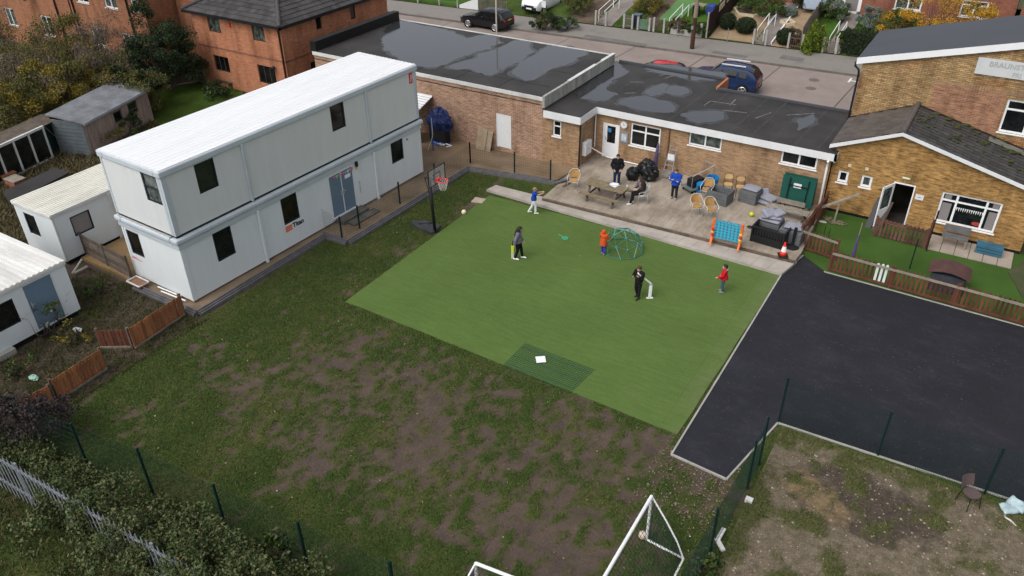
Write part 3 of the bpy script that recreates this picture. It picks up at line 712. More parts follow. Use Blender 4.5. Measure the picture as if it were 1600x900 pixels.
for y in (-.03, LN+.03):
    for x, z in prof: V.append((x, y, z+.03))
n = len(prof)
for i in range(n-1): fs.append((i, i+1, n+i+1, n+i))
mb.add(V, fs); mb.box(-WD, 0, -.03, LN+.03, 5.6, 5.68); mb.build('roof', MT['cabin_roof'], T)
mb = MB()
for u in (3.66, 10.56): mb.obox((0,0,0), Y_, X_, u-.06, u+.06, .0, .11, .12, 2.52)
mb.build('downpipe', MT['cabin_low'], T, bevel=.02)
mb = MB()
for u in (3.56, 10.48): mb.obox((0,0,0), Y_, X_, u-.05, u+.05, .0, .09, 3.02, 5.42)
mb.build('downpipe', MT['cabin_trim'], T, bevel=.02)
# marks on the cabin
MT['ink'] = M('dark_print', (.02,.022,.028), .5, .05); MT['orange'] = M('orange_print', (.75,.13,.05), .5, .05); MT['red'] = M('red_paint', (.62,.03,.03), .5, .08)
lg = MB().obox((0,0,0), Y_, X_, 4.9, 5.27, .004, .01, .93, 1.0).obox((0,0,0), Y_, X_, 4.9, 5.27, .004, .01, 1.02, 1.09).obox((0,0,0), Y_, X_, 4.9, 5.27, .004, .01, 1.11, 1.18).build('logo', MT['orange'], T)
text_mesh('lettering', 'Titan', .3, MT['ink'], T, (.006, 5.31, .98), (0,1,0), (0,0,1), .004, .012)
rp = MB().obox((0,0,0), Y_, X_, 13.47, 13.70, .004, .012, 4.88, 5.44).build('sign_plate', MT['red'], T)
text_mesh('lettering', 'Titan', .17, MT['white_paint'], rp, (.014, 13.645, 4.95), (0,0,1), (0,-1,0), .003, .004)
MB().obox((-WD,0,0), X_, NY, .1, .75, .003, .007, 1.04, 1.07).obox((-WD,0,0), X_, NY, .1, .4, .003, .007, 1.09, 1.12).build('lettering', MT['red'], T)
MB().obox((0,0,0), Y_, X_, 9.32, 9.46, .003, .1, 2.25, 2.5).build('door_lamp', MT['black'], T, bevel=.02)
MB().obox((0,0,0), Y_, X_, 9.34, 9.44, .003, .05, 2.13, 2.24).build('keypad', MT['plate_yellow'], T)
MB().path([(.01,9.42,1.5),(.08,9.42,1.5),(.08,9.42,.95),(.01,9.42,.95)], .018, 6).build('grab_handle', MT['alu'], T)
MB().tube((.0,12.95,2.3),(.05,12.95,2.3),.05,.05,10).build('vent_cap', MT['steel'], T)
ta, tb = math.cos(R(-2.3)), math.sin(R(-2.3))
def TW(u, d, z): return Vector((A0.x + d*ta - u*tb, A0.y + d*tb + u*ta, z))   # cabin wall (along, out, up) -> world
t = thing('doorstep', 'two tier grey slab doorstep under the blue double doors', 'step', tuple(TW(8.6,.5,.13)))
mb = MB(); e1, e2 = Vector((-tb, ta, 0)), Vector((ta, tb, 0)); o_ = Vector((A0.x, A0.y, 0))
MT['dk_conc'] = M('dark_wet_slab', (.12,.11,.095), .8, .25, 2)
mb.obox(o_, e1, e2, 7.7, 9.35, .06, .55, .13, .33); mb.build('tread', MT['dk_conc'], t, bevel=.01)
MB().obox(o_, e1, e2, 7.9, 9.6, .57, 1.0, .13, .22).build('tread', MT['dk_conc'], t, bevel=.01)
t = thing('bunting', 'short string of coloured triangle flags across the blue double doors', 'bunting', tuple(TW(8.4,.04,2.3)))
cols = [(.7,.1,.35),(.75,.55,.08),(.15,.45,.5),(.7,.15,.12),(.55,.1,.5),(.2,.5,.6),(.8,.75,.7),(.75,.3,.5),(.6,.15,.4)]
for k in range(9):
    u = 7.95+k*.14; z = 2.26+.012*abs(k-4); a_ = TW(u,.012,z); b2 = TW(u+.12,.012,z); c_ = TW(u+.06,.012,z-.18)
    MB().extrude([a_, b2, c_], e2*.006).build('flag', M('flag_cloth', cols[k], .8, .05), t)
MB().bar(TW(7.9,.016,2.265), TW(9.22,.016,2.265), .008).build('string', MT['white_paint'], t)
tag(MB().obox(o_, e1, e2, 8.62, 8.98, .003, .01, 1.93, 2.1).build('paper_notice', M('paper', (.75,.78,.78), .8, .05), loc=TW(8.8,0,2)), 'white paper notice stuck on the right leaf of the blue double doors', 'notice')
# ---------------------------------------------------------------- small cabins
def cabin(name, label, x0, x1, y0, y1, z0, z1, roofmat, front_side, wins, dr, ribs_axis, loc):
    t = thing(name, label, 'cabin', loc)
    hs_x = [w_[1:] for w_ in wins if w_[0] == 'E'] + ([dr[1:]] if dr and dr[0] == 'E' else []); hs_s = [w_[1:] for w_ in wins if w_[0] == 'S']
    mb = MB(); wall(mb, (x1,y0), Y_, X_, y1-y0, z0, z1, hs_x, .07); wall(mb, (x0,y0), X_, NY, x1-x0, z0, z1, hs_s, .07)
    wall(mb, (x1,y1), NX, Y_, x1-x0, z0, z1); wall(mb, (x0,y1), NY, NX, y1-y0, z0, z1); mb.build('wall', MT['cabin_low'], t)
    for w_ in wins:
        if w_[0] == 'E': window(t, (x1,y0), Y_, X_, w_[1:], MT['black'], MT['blind'] if w_ is wins[0] and name == 'site_cabin' and ribs_axis == 'y' else MT['glass'], fw=.06, inset=.02)
        else: window(t, (x0,y0), X_, NY, w_[1:], MT['black'], MT['glass'], fw=.06, inset=.02)
    if dr: door(t, (x1,y0), Y_, X_, dr[1:], MT['white_paint'], MT['door_blue'], inset=.03)
    mb = MB(); e = .05; mb.box(x0-e, x1+e, y0-e, y1+e, z1-.12, z1+.02); mb.build('eaves_trim', MT['white_dirty'], t, bevel=.02)
    mb = MB()
    if ribs_axis == 'y':
        n = int((x1-x0)/.16)
        for k in range(n): u = x0+(x1-x0)*k/n; mb.box(u+.03, u+.10, y0-.03, y1+.03, z1+.04, z1+.065)
    else:
        n = int((y1-y0)/.2)
        for k in range(n): u = y0+(y1-y0)*k/n; mb.box(x0-.03, x1+.03, u+.03, u+.12, z1+.04, z1+.07)
    mb.box(x0-.04, x1+.04, y0-.04, y1+.04, z1+.021, z1+.045); mb.build('roof', roofmat, t)
    MB().obox((x1,y0,0), Y_, X_, (y1-y0)*.0, .09, .0, .03, z0, z1-.12).build('corner_post', MT['white_dirty'], t)
    mb = MB(); mb.box(x0+.1, x1-.1, y0+.1, y1-.1, 0, z0); mb.build('base', MT['black'], t)
    return t
c2 = cabin('site_cabin', 'small white site cabin with stained cream ribbed roof and rounded black windows', -33.75, -31.1, 14.62, 21.5, .2, 2.35, MT['cabin_roof_stained'], 'E',
      [('E',.72,1.62,1.05,1.95), ('S',.55,1.35,1.0,2.0)], ('E',3.1,4.0,.25,2.1), 'y', (-32.4,18,0))
MB().obox((-31.1,14.62,0), Y_, X_, 2.55, 2.68, .0, .08, .1, 2.25).build('downpipe', MT['white_dirty'], c2)
c3 = cabin('site_cabin', 'white site cabin with brown streaked roof and one blue grey door near the fence', -33.5, -27.35, 6.2, 12.75, .25, 2.35, M('streaked_roof_sheet', (.72,.71,.68), .5, .1, .6, 8, dirt=.45, stretch=(.3,2.5,1)), 'E',
      [('E',at_x(-20,500,-27.35).y-6.2,at_x(28,488,-27.35).y-6.2,.95,1.95)], ('E',4.85,6.0,.3,2.2), 'x', (-30.4,9.5,0))
# timber deck between the cabins
tag(MB().prism([(-31,15.2), P2(214,440,.14), (-27.6,19.5), (-31,19.5)], .0, .145).build('deck', M('ochre_deck', (.26,.17,.08), .7, .2, 1.5, 12), loc=(-29,17,0)), 'ochre timber deck in the gap between the two storey cabin and the small cabin', 'deck')
# ---------------------------------------------------------------- garden shed, greenhouse
S0 = at(145,245,0); S = thing('garden_shed', 'old timber garden shed with peeling pink walls and grey felt roof', 'shed', (S0.x, S0.y, 0), R(17), local=True)
SL, SW = 5.4, 2.0
mb = MB(); wall(mb, (0,0), Y_, X_, SL, 0, 1.9, [(2.3,3.0,.95,1.6),(3.55,4.35,.95,1.65)], .06); wall(mb, (-SW,0), X_, NY, SW, 0, 1.95); wall(mb, (0,SL), NX, Y_, SW, 0, 1.95); wall(mb, (-SW,SL), NY, NX, SL, 0, 2.1)
mb.build('wall', M('peeling_pink_boards', (.33,.25,.215), .9, .3, 2.5, 10, stretch=(1,4,.3), dirt=.3), S)
mb = MB()
for k in range(9): mb.obox((-SW,0,0), X_, NY, .02, SW-.02, .003, .03, .05+k*.21, .05+k*.21+.19)
mb.build('end_boards', M('slate_blue_boards', (.10,.12,.13), .8, .2, 3), S)
for h in ((2.3,3.0,.95,1.6),(3.55,4.35,.95,1.65)): window(S, (0,0), Y_, X_, h, MT['wood_dark'], MT['glass'], fw=.07, inset=.02, rows=(.35,) if h[0] > 3 else ())
mb = MB(); mb.add([(.16,-.1,1.86),(.16,SL+.1,1.86),(-SW-.12,SL+.1,2.18),(-SW-.12,-.1,2.18),(.16,-.1,1.93),(.16,SL+.1,1.93),(-SW-.12,SL+.1,2.25),(-SW-.12,-.1,2.25)], [(0,3,2,1)[::-1],(4,5,6,7),(0,1,5,4),(1,2,6,5),(2,3,7,6),(3,0,4,7)])
mb.build('roof', M('mossy_grey_felt', (.2,.21,.225), .7, .3, 1.2, 8, dirt=.75), S); MB().box(.16,.185,-.1,SL+.1,1.8,1.93).build('fascia', M('pale_grey_board', (.33,.37,.40), .7, .15), S)
# lean-to greenhouse
G0 = at(62,258,0); Gt = thing('greenhouse', 'white framed lean-to greenhouse with dark green sheet beside the garden shed', 'greenhouse', (G0.x, G0.y, 0), R(12), local=True)
mb = MB()
for k in range(5):
    y = -2.9+k*.95; mb.bar((0,y,0), (0,y,1.75), .09)
mb.bar((0,-2.95,.06), (0,.95,.06), .1); mb.bar((0,-2.95,1.78), (0,.95,1.78), .12); mb.build('frame', MT['white_dirty'], Gt)
MB().box(-.02,-.01,-2.9,.9,.1,1.75).build('pane', M('dirty_glass', (.02,.022,.02), .2, .6), Gt)
mb = MB(); mb.add([(.05,-3,1.82),(.05,1.9,1.82),(-1.0,1.9,2.0),(-1.0,-3,2.0)], [(0,1,2,3)]); mb.add([(.05,-3,1.8),(.05,1.9,1.8),(-1.0,1.9,1.98),(-1.0,-3,1.98)], [(3,2,1,0)]); mb.build('roof', MT['wood_dark'], Gt)
MB().box(-.5,-.46,.95,2.4,.0,1.85).build('side_sheet', M('dark_green_sheet', (.012,.05,.042), .5, .25), Gt); MB().bar((-.3,2.3,.0),(-.4,1.2,1.8),.05).bar((0,1.9,.05),(-.5,2.6,.05),.05).build('brace', MT['wood_grey'], Gt)
MB().box(-1.0,-.96,-3,2,0,1.95).box(-1.0,0,-3,-2.96,0,1.8).build('back_wall', MT['wood_dark'], Gt)
# low dark roof behind the small cabin and junk
q = [P2(5,300,.6), P2(15,318,.6), P2(108,270,.6), P2(85,262,.6)]
t = thing('log_store', 'low flat black felt roofed store behind the small cabin', 'store', (q[0][0], q[0][1], 0)); MB().prism(q, .52, .62).build('roof', MT['felt'], t)
cx = sum(p[0] for p in q)/4; cy = sum(p[1] for p in q)/4; MB().prism([(cx+(p[0]-cx)*.93, cy+(p[1]-cy)*.93) for p in q], 0, .52).build('wall', MT['wood_dark'], t)
for px, py, mt, lb, sz in ((10,272,'wood_orange','orange brown crate in the junk at the left edge',(.5,.35,.35)), (27,283,'red_brick_dark','red brick coloured box with pale lid by the greenhouse',(.45,.3,.4))):
    p = at(px, py+8, 0); t = thing('crate', lb, 'crate', tuple(p)); MB().box(p.x-sz[0], p.x+sz[0], p.y-sz[1], p.y+sz[1], 0, sz[2]).build('box', MT[mt], t); MB().box(p.x-sz[0]-.02, p.x+sz[0]+.02, p.y-sz[1]-.02, p.y+sz[1]+.02, sz[2]+.003, sz[2]+.05).build('lid', MT['wood_grey'] if mt[0] == 'r' else MT['wood_orange'], t)
# ---------------------------------------------------------------- flat roofed hall, wing
HX0, HX1, HY0, HY1, HZ = -34.4, -19.05, 33.6, 41.6, 3.5
Hh = thing('flat_roofed_hall', 'long mottled brick hall with puddled black flat roof behind the two storey cabin', 'building', ((HX0+HX1)/2, HY0, 0))
hd = (-21.83-HX0, -20.93-HX0, .34, 2.2)
mb = MB(); wall(mb, (HX0,HY0), X_, NY, HX1-HX0, 0, 3.4, [hd], .08); wall(mb, (HX0,HY1), NY, NX, HY1-HY0, 0, 3.4); wall(mb, (HX1,HY1), NX, Y_, HX1-HX0, 0, 3.4); wall(mb, (HX1,HY0+.01), Y_, X_, HY1-HY0-.01, 0, 3.2)
mb.build('wall', MT['hall_brick'], Hh)
mb = MB(); mb.box(HX0-.05, HX1+.02, HY0-.06, HY0-.004, 3.36, 3.55).box(HX0-.05, HX1+.02, HY1, HY1+.06, 3.36, 3.55); mb.build('fascia', MT['white_dirty'], Hh)
mb = MB(); mb.box(HX0, HX1, HY0, HY1, 3.42, HZ); mb.build('roof', MT['felt'], Hh)
mb = MB(); mb.box(HX1+.0, HX1+.14, HY0-.05, HY1, 3.02, 3.62); mb.build('parapet', MT['parapet'], Hh); mb = MB(); mb.box(HX1-.02, HX1+.17, HY0+2.6, HY1-2.3, 3.62, 3.65).box(HX1-.02, HX1+.17, HY1-1.5, HY1, 3.62, 3.65).build('coping', MT['white_dirty'], Hh)
mb = MB(); mb.box(HX0-.4, HX0+.02, HY0+.2, HY1, 3.4, 4.05); mb.build('upstand', MT['bitumen'], Hh)
mb = MB()
for y in (35.2, 37.6): mb.box(HX0+9.1, HX1-.5, y, y+.04, HZ, HZ+.008)
for x in (-27.2, -24.6, -21.9): mb.box(x, x+.04, HY0, HY1, HZ, HZ+.0085)
mb.build('seam', MT['bitumen'], Hh)
door(Hh, (HX0,HY0), X_, NY, hd, MT['white_paint'], MT['white_paint'], inset=.02, handle=False)
for k, p in enumerate([[(612,45),(620,31),(637,34),(662,42),(687,44),(709,55),(725,61),(744,55),(762,56),(780,61),(766,74),(744,81),(712,92),(681,104),(660,102),(630,95),(605,75),(600,60)],
          [(735,95),(752,86),(775,79),(800,65),(815,63),(826,66),(823,73),(830,80),(815,92),(790,104),(775,115),(762,118),(748,108),(735,106),(722,108),(706,106),(715,98)],
          [(861,72),(875,75),(892,75),(905,79),(912,85),(906,90),(893,92),(889,100),(868,104),(850,112),(842,121),(828,125),(818,122),(802,116),(812,103),(830,90),(848,79)]]): puddle(Hh, p, HZ, k)
MB().obox((HX0,HY0,0), X_, NY, 0, HX1-HX0, .003, .02, 3.12, 3.15).build('cable', MT['black'], Hh)
Wg = thing('brick_wing', 'low buff brick wing with flat felt roof and white fascia behind the patio', 'building', (-11, 35.35, 0))
WX0, WX1, WY = -16.95, -5.3, 35.35
wh = [(-16.48-WX0, -15.57-WX0, .3, 2.15), (-14.97-WX0, -13.38-WX0, 1.25, 2.42), (-11.93-WX0, -10.31-WX0, 1.93, 2.6), (-7.5-WX0, -5.88-WX0, 1.97, 2.63)]
mb = MB(); wall(mb, (WX0,WY), X_, NY, WX1-WX0, 0, 2.75, wh, .09); wall(mb, (WX0,33.6), Y_, X_, WY-33.6, 0, 2.75); wall(mb, (HX1+.002,33.6), X_, NY, WX0-HX1, 0, 2.75, [(-18.45-HX1,-17.98-HX1,1.65,2.5)], .08)
mb.build('wall', MT['wing_brick'], Wg); mb = MB(); wall(mb, (HX1,42.2), X_, Y_, 6.5, 0, 2.9); wall(mb, (-12.5,40.5), X_, Y_, 7.2, 0, 2.9); wall(mb, (-12.5,40.5), Y_, X_, 1.7, 0, 2.9); mb.build('rear_wall', MT['wing_brick'], Wg)
MB().box(-12.52,-12.4,40.52,42.2,2.3,3.12).build('end_wall', MT['red_brick'], Wg)
window(Wg, (WX0,WY), X_, NY, wh[1], MT['white_upvc'] if 'white_upvc' in MT else MT['white'], MT['glass'], cols=(.5,), rows=(.66,), fw=.08, sill=MT['white'])
window(Wg, (WX0,WY), X_, NY, wh[2], MT['white'], MT['glass_curtain'], cols=(.5,), fw=.07, sill=MT['white']); window(Wg, (WX0,WY), X_, NY, wh[3], MT['white'], MT['glass'], cols=(.5,), fw=.08, sill=MT['white'])
window(Wg, (HX1+.002,33.6), X_, NY, (-18.45-HX1,-17.98-HX1,1.65,2.5), MT['white'], MT['glass'], rows=(.62,), fw=.07, sill=MT['white'])
door(Wg, (WX0,WY), X_, NY, wh[0], MT['white'], MT['white'], inset=.02, panes=((.22,.8,.45,.93),), fw=.06)
mb = MB(); mb.box(-17.12, -5.1, WY-.2, WY-.12, 2.62, 2.96).box(HX1+.15, -16.8, 33.4, 33.46, 2.6, 2.97).box(-16.86, -16.8, 33.46, WY-.2, 2.6, 2.97); mb.build('fascia', MT['white_paint'], Wg)
mb = MB(); mb.box(-17.12, -5.1, WY-.12, WY, 2.62, 2.68).box(-5.2,-5.1,WY-.2,40.4,2.6,2.96); mb.build('soffit', MT['white_paint'], Wg)
rz_ = 2.98
mb = MB(); mb.prism([(HX1+.14,33.42),(-16.82,33.42),(-16.82,WY-.19),(-5.12,WY-.19),(-5.12,40.6),(-12.45,40.6),(-12.45,42.3),(HX1+.14,42.3)], 2.7, rz_); mb.build('roof', MT['felt'], Wg)
mb = MB(); mb.box(-12.45,-5.12,40.5,40.62,rz_-.1,rz_+.1).box(HX1+.14,-12.45,42.2,42.32,rz_-.1,rz_+.1); mb.build('roof_edge', MT['slate'], Wg)
mb = MB()
for x in np.arange(-18, -5.4, 1.0): mb.add([(x,35.3,rz_+.004),(x+.035,35.3,rz_+.004),(x+.235,40.5,rz_+.004),(x+.2,40.5,rz_+.004)], [(0,1,2,3)])
mb.build('seam', M('felt_seam', (.085,.08,.077), .8, .4, 2), Wg)
mb = MB()
MPF = M('pale_felt_mark', (.2,.19,.18), .9, .4, 4)
for (px, py, a_, l_) in ((1110,158,.1,1.3),(1100,165,1.5,.8),(1140,165,1.6,1.0),(1128,172,.2,1.2),(1010,112,.5,.9),(1030,118,.9,.7),(985,128,.4,.7),(975,146,.7,.6),(1040,122,1.2,.8),(1230,180,.7,1.4),(1180,185,1.2,1.2)):
    p = at(px, py, rz_); MB().bar((p.x,p.y,rz_+.004), (p.x+math.cos(a_)*l_, p.y+math.sin(a_)*l_, rz_+.004), .06, .006).build('patch_mark', MPF, Wg)
for k, p in enumerate([[(960,97),(975,110),(979,115),(970,120),(950,128),(945,140),(965,143),(960,150),(940,157),(915,154),(903,148),(925,130),(950,110)],
          [(1012,101),(1050,103),(1095,110),(1132,114),(1120,126),(1075,122),(1037,115),(1013,108)], [(1025,135),(1040,134),(1032,145),(1017,150),(1012,144)], [(1052,136),(1077,140),(1065,147),(1042,147)],
          [(980,155),(1017,152),(1040,162),(1050,175),(1025,175),(995,170),(970,160)], [(1065,179),(1095,176),(1125,175),(1127,180),(1110,192),(1087,190)], [(1267,180),(1271,186),(1260,197),(1247,204),(1252,192)]]): puddle(Wg, p, rz_, k)
MB().path([(WX0+.0+.1,33.52,2.7),(WX0+.07,33.53,.3)], .045, 8).build('downpipe', MT['black'], Wg)
MB().path([(-5.4,35.05,2.62),(-5.4,35.2,2.45),(-5.42,35.26,2.3),(-5.4,35.26,.35)], .05, 8).build('downpipe', MT['white'], Wg)
MB().path([(-12.92,35.3,2.6),(-12.92,35.3,.35)], .035, 8).build('downpipe', M('rust_brown_pipe', (.2,.08,.04), .7, .2), Wg)
MB().path([(-16.85,35.2,2.6),(-16.85,35.2,.8)], .03, 8).build('downpipe', MT['white'], Wg)
# ---------------------------------------------------------------- nursery (gabled) and the tall hall
Nu = thing('nursery_building', 'yellow brick gabled building with open white door and wide white window', 'building', (-1.5, 35.6, 0))
NX0, NX1, NYY, NYB = -5.28, 2.75, 35.6, 39.28
apx, apz, el, er = -2.77, 4.36, 3.36, 2.98
nh = [(-4.95-NX0,-4.5-NX0,1.54,2.1), (-3.96-NX0,-3.5-NX0,1.54,2.1), (-2.62-NX0,-1.74-NX0,.14,2.1), (-.69-NX0,1.6-NX0,.7,2.1)]
mb = MB(); wall(mb, (NX0,NYY), X_, NY, NX1-NX0, 0, 2.72, nh, .1)
mb.add([(NX0,NYY,2.72),(NX1,NYY,2.72),(NX1,NYY,er-.12),(apx,NYY,apz-.1),(NX0,NYY,el-.1)], [(0,1,2,3,4)])
wall(mb, (NX1,NYY), Y_, X_, NYB-NYY, 0, er-.1); wall(mb, (NX0,NYB), NY, NX, NYB-NYY, 0, el-.1); mb.build('wall', MT['nursery_brick'], Nu)
mb = MB(); wall(mb, (NX0+.01,NYY-.012), X_, NY, NX1-NX0-.01, .0, .19, [(nh[2][0]-.02,nh[2][1]+.02,.0,.19)], .0); mb.build('plinth', MT['bitumen'], Nu)
for k in (0,1): window(Nu, (NX0,NYY), X_, NY, nh[k], MT['white'], MT['glass'] if k == 0 else MT['glass_curtain'], fw=.1, sill=MT['white'])
bw = window(Nu, (NX0,NYY), X_, NY, nh[3], MT['white'], MT['glass'], cols=(.27,.76), rows=(.74,), fw=.085, sill=MT['white'])
o3 = Vector((NX0, NYY, 0)); mb = MB()
for a_, b2, z0, z1 in ((-.58,-.22,.8,1.6),(1.2,1.5,.8,1.6),(-.56,-.3,1.79,2.0),(1.26,1.5,1.79,2.0)): mb.box(a_, b2, 35.672, 35.677, z0, z1)
mb.build('curtain', MT['blind'], bw)
mb = MB()
for k in range(13): x = -.02+k*.082; mb.extrude([(x,35.671,1.5),(x+.06,35.671,1.5),(x+.03,35.671,1.34-.03*(k%2))], (0,.004,0))
mb.build('paper_decoration', MT['white_paint'], bw)
MB().ell((.9,35.672,.93), (.2,.006,.09), 14, 8).build('bowl_picture', M('red_bowl', (.4,.06,.04), .5, .2), bw)
# open doorway
mb = MB(); x0, x1 = -2.62, -1.74
mb.box(x0+.003, x0+.055, NYY-.02, NYY+.06, .14, 2.097).box(x1-.055, x1-.003, NYY-.02, NYY+.06, .14, 2.097).box(x0+.055, x1-.055, NYY-.02, NYY+.06, 2.04, 2.097); mb.build('door_frame', MT['white'], Nu)
mb = MB(); mb.add([(x0-.6,NYY+.1,.13),(x1+.6,NYY+.1,.13),(x1+.6,NYY+2,.13),(x0-.6,NYY+2,.13),(x0-.6,NYY+.1,2.3),(x1+.6,NYY+.1,2.3),(x1+.6,NYY+2,2.3),(x0-.6,NYY+2,2.3)], [(0,1,2,3),(7,6,5,4),(3,2,6,7),(0,3,7,4),(1,5,6,2)]); mb.build('room', M('dark_interior', (.05,.042,.036), .9, .5, 1.5), Nu)
hd_ = Vector((x0+.05, NYY-.02, 0)); a_ = R(205); dd = Vector((math.cos(a_-R(75)), math.sin(a_-R(75)), 0)); dd = Vector((-.42,-.9,0)).normalized(); dn = Vector((dd.y,-dd.x,0))
dl = MB().obox(hd_, dd, dn, 0, .82, -.025, .025, .16, .95).obox(hd_, dd, dn, 0, .1, -.025, .025, .95, 2.06).obox(hd_, dd, dn, .72, .82, -.025, .025, .95, 2.06).obox(hd_, dd, dn, .1, .72, -.025, .025, 1.94, 2.06).build('door', MT['white'], Nu)
MB().obox(hd_, dd, dn, .1, .72, -.008, .008, .95, 1.94).build('pane', MT['glass_curtain'], dl)
MB().box(-2.36,-2.04,NYY-.09,NYY-.003,2.33,2.40).build('outdoor_light', M('lamp_diffuser', (.6,.65,.45), .4, .05), Nu, bevel=.02)
for x in (-4.55,-3.82): MB().box(x-.07,x+.07,NYY-.03,NYY-.003,2.35,2.48).build('vent', M('cream_vent', (.6,.52,.38), .6, .1), Nu)
sg = MB().box(-1.66,-1.33,NYY-.02,NYY-.004,1.5,1.75).build('wall_sign', MT['white_paint'], Nu); MB().box(-1.56,-1.43,NYY-.024,NYY-.021,1.61,1.63).build('print', MT['ink'], sg)
# roof
def slope(P0, P1, Q0, tw, th, mat, parent, thick=.08, **kw):
    """P0-P1 eave (from the front), Q0 ridge point above P0"""
    P0, P1, Q0 = Vector(P0), Vector(P1), Vector(Q0); a = (P1-P0); L = a.length; a /= L; b_ = (Q0-P0); H = b_.length; b_ /= H; n = a.cross(b_)
    if n.z < 0: n = -n
    mb = MB(); base = [P0, P1, P1+b_*H, Q0]; mb.extrude(base, -n*thick); mb.build('roof_base', MT['bitumen'], parent); mb = MB()
    tiles(mb, P0, a, b_, n, [(0,0),(L,0),(L,H),(0,H)], tw, th, **kw); return mb.build('roof', mat, parent)
yf, yb = NYY-.22, NYB-.02
slope((NX0-.22,yf,el-.08), (NX0-.22,yb,el-.08), (apx,yf,apz+.03), .3, .3, MT['tile_brown'], Nu)
slope((NX1+.3,yf,er-.1), (NX1+.3,yb,er-.1), (apx,yf,apz+.03), .33, .36, MT['tile'], Nu, stag=False, thick=.06, g_=.04)
nf = Vector((NX1+.3-apx,0,er-.1-apz-.03)).normalized(); MB().bar(Vector((.35,38.55,apz+.03+(er-.13-apz)*(.35-apx)/(NX1+.3-apx)+.07)), Vector((2.1,38.55,apz+.03+(er-.13-apz)*(2.1-apx)/(NX1+.3-apx)+.07)), .5, .03).build('valley_board', M('mossy_grey_board', (.17,.16,.14), .9, .25, 2), Nu)
MB().path([(apx,yf-.02,apz+.06),(apx,yb,apz+.06)], .11, 8).build('ridge_tile', MT['tile_brown'], Nu)
mb = MB(); mb.extrude([(NX0-.24,yf-.03,el-.24),(apx,yf-.03,apz-.12),(apx,yf-.03,apz+.03),(NX0-.24,yf-.03,el-.07)], (0,.03,0)); mb.extrude([(NX1+.32,yf-.03,er-.26),(NX1+.32,yf-.03,er-.1),(apx,yf-.03,apz+.03),(apx,yf-.03,apz-.12)], (0,.03,0)); mb.build('bargeboard', MT['white_paint'], Nu)
mb = MB()
for k in range(70):
    y = random.uniform(36.6, 39.1); f = random.uniform(.05,.95); x = apx+(NX1+.3-apx)*f; z = apz+.03+(er-.1-apz-.03)*f
    r_ = random.uniform(.04,.11)*(1.3 if y > 38 else .7); MB().ell((x,y,z+.045), (r_*1.6,r_*1.1,.04), 7, 5).build('moss_clump', MT['moss'], Nu, smooth=True)
MB().box(apx-.05,apx+6,NYB-.1,NYB-.02,0,.01).build('flashing', MT['slate'], Nu)
TH = thing('tall_hall', 'tall yellow stock brick hall with smooth grey pitched roof and white lettered sign', 'building', (-1, 39.3, 0))
TX0, TX1, TY0, TY1 = -5.5, 9.5, 39.3, 44.0; z_l = 5.82; sl = .256
zt = lambda x: z_l+(x-TX0)*sl
th_win = (.58-TX0, 2.5-TX0, 3.75, 5.22)
mb = MB(); wall(mb, (TX0,TY0), X_, NY, TX1-TX0, 0, z_l, [th_win], .1)
mb.add([(TX0,TY0,z_l),(TX1,TY0,z_l),(TX1,TY0,zt(TX1))], [(0,1,2)]); wall(mb, (TX0,TY1), NY, NX, TY1-TY0, 0, z_l); mb.build('wall', MT['tall_brick'], TH)
window(TH, (TX0,TY0), X_, NY, th_win, MT['white'], MT['glass'], cols=(.5,), rows=(.7,), fw=.09, sill=MT['white'])
mb = MB(); e = .25
mb.extrude([(TX0-e,TY0-.12,zt(TX0-e)+.28),(TX0-e,TY1+.3,zt(TX0-e)+.28),(TX1,TY1+.3,zt(TX1)+.28),(TX1,TY0-.12,zt(TX1)+.28)], (0,0,-.26)); mb.build('roof', MT['slate'], TH)
mb = MB(); mb.extrude([(TX0-e,TY0-.16,zt(TX0-e)+.02),(TX1,TY0-.16,zt(TX1)+.02),(TX1,TY0-.16,zt(TX1)+.3),(TX0-e,TY0-.16,zt(TX0-e)+.3)], (0,.038,0)); mb.build('bargeboard', MT['white'], TH)
MB().path([(TX0-.28,TY0-.1,z_l+.05),(TX0-.28,TY0-.1,z_l-.15),(TX0-.1,TY0-.08,z_l-.3),(TX0-.06,TY0-.08,z_l-.5),(TX0-.06,TY0-.08,3.0)], .05, 8).build('downpipe', MT['black'], TH)
mb = MB()
for k in range(60): x = -2.5+k*.105; mb.box(x, x+.085, TY0-.012, TY0-.002, 5.38-.0, 5.60)
mb.build('soldier_course', MT['wing_brick'], TH)
MB().box(-2.35, .5, TY0-.008, TY0-.001, 3.2, 5.37).build('brick_infill', brick('red_infill_brick', (.40,.19,.10), (.27,.105,.06), (.36,.26,.19), vary=.45), TH)
sgn = MB().box(-.98, 4.2, TY0-.07, TY0-.004, 6.1, 6.8).build('signboard', M('faded_sign_board', (.55,.57,.57), .6, .08, .8, dirt=.15), TH)
MT['sign_grey'] = M('faded_letters', (.38,.39,.39), .6, .1)
text_mesh('lettering', 'BRAUNST', .30, MT['sign_grey'], sgn, (-.52,TY0-.078,6.49), (1,0,0), (0,0,1), .006, .004, 1.02); text_mesh('lettering', 'FRI', .26, MT['sign_grey'], sgn, (.43,TY0-.078,6.17), (1,0,0), (0,0,1), .006, .004)
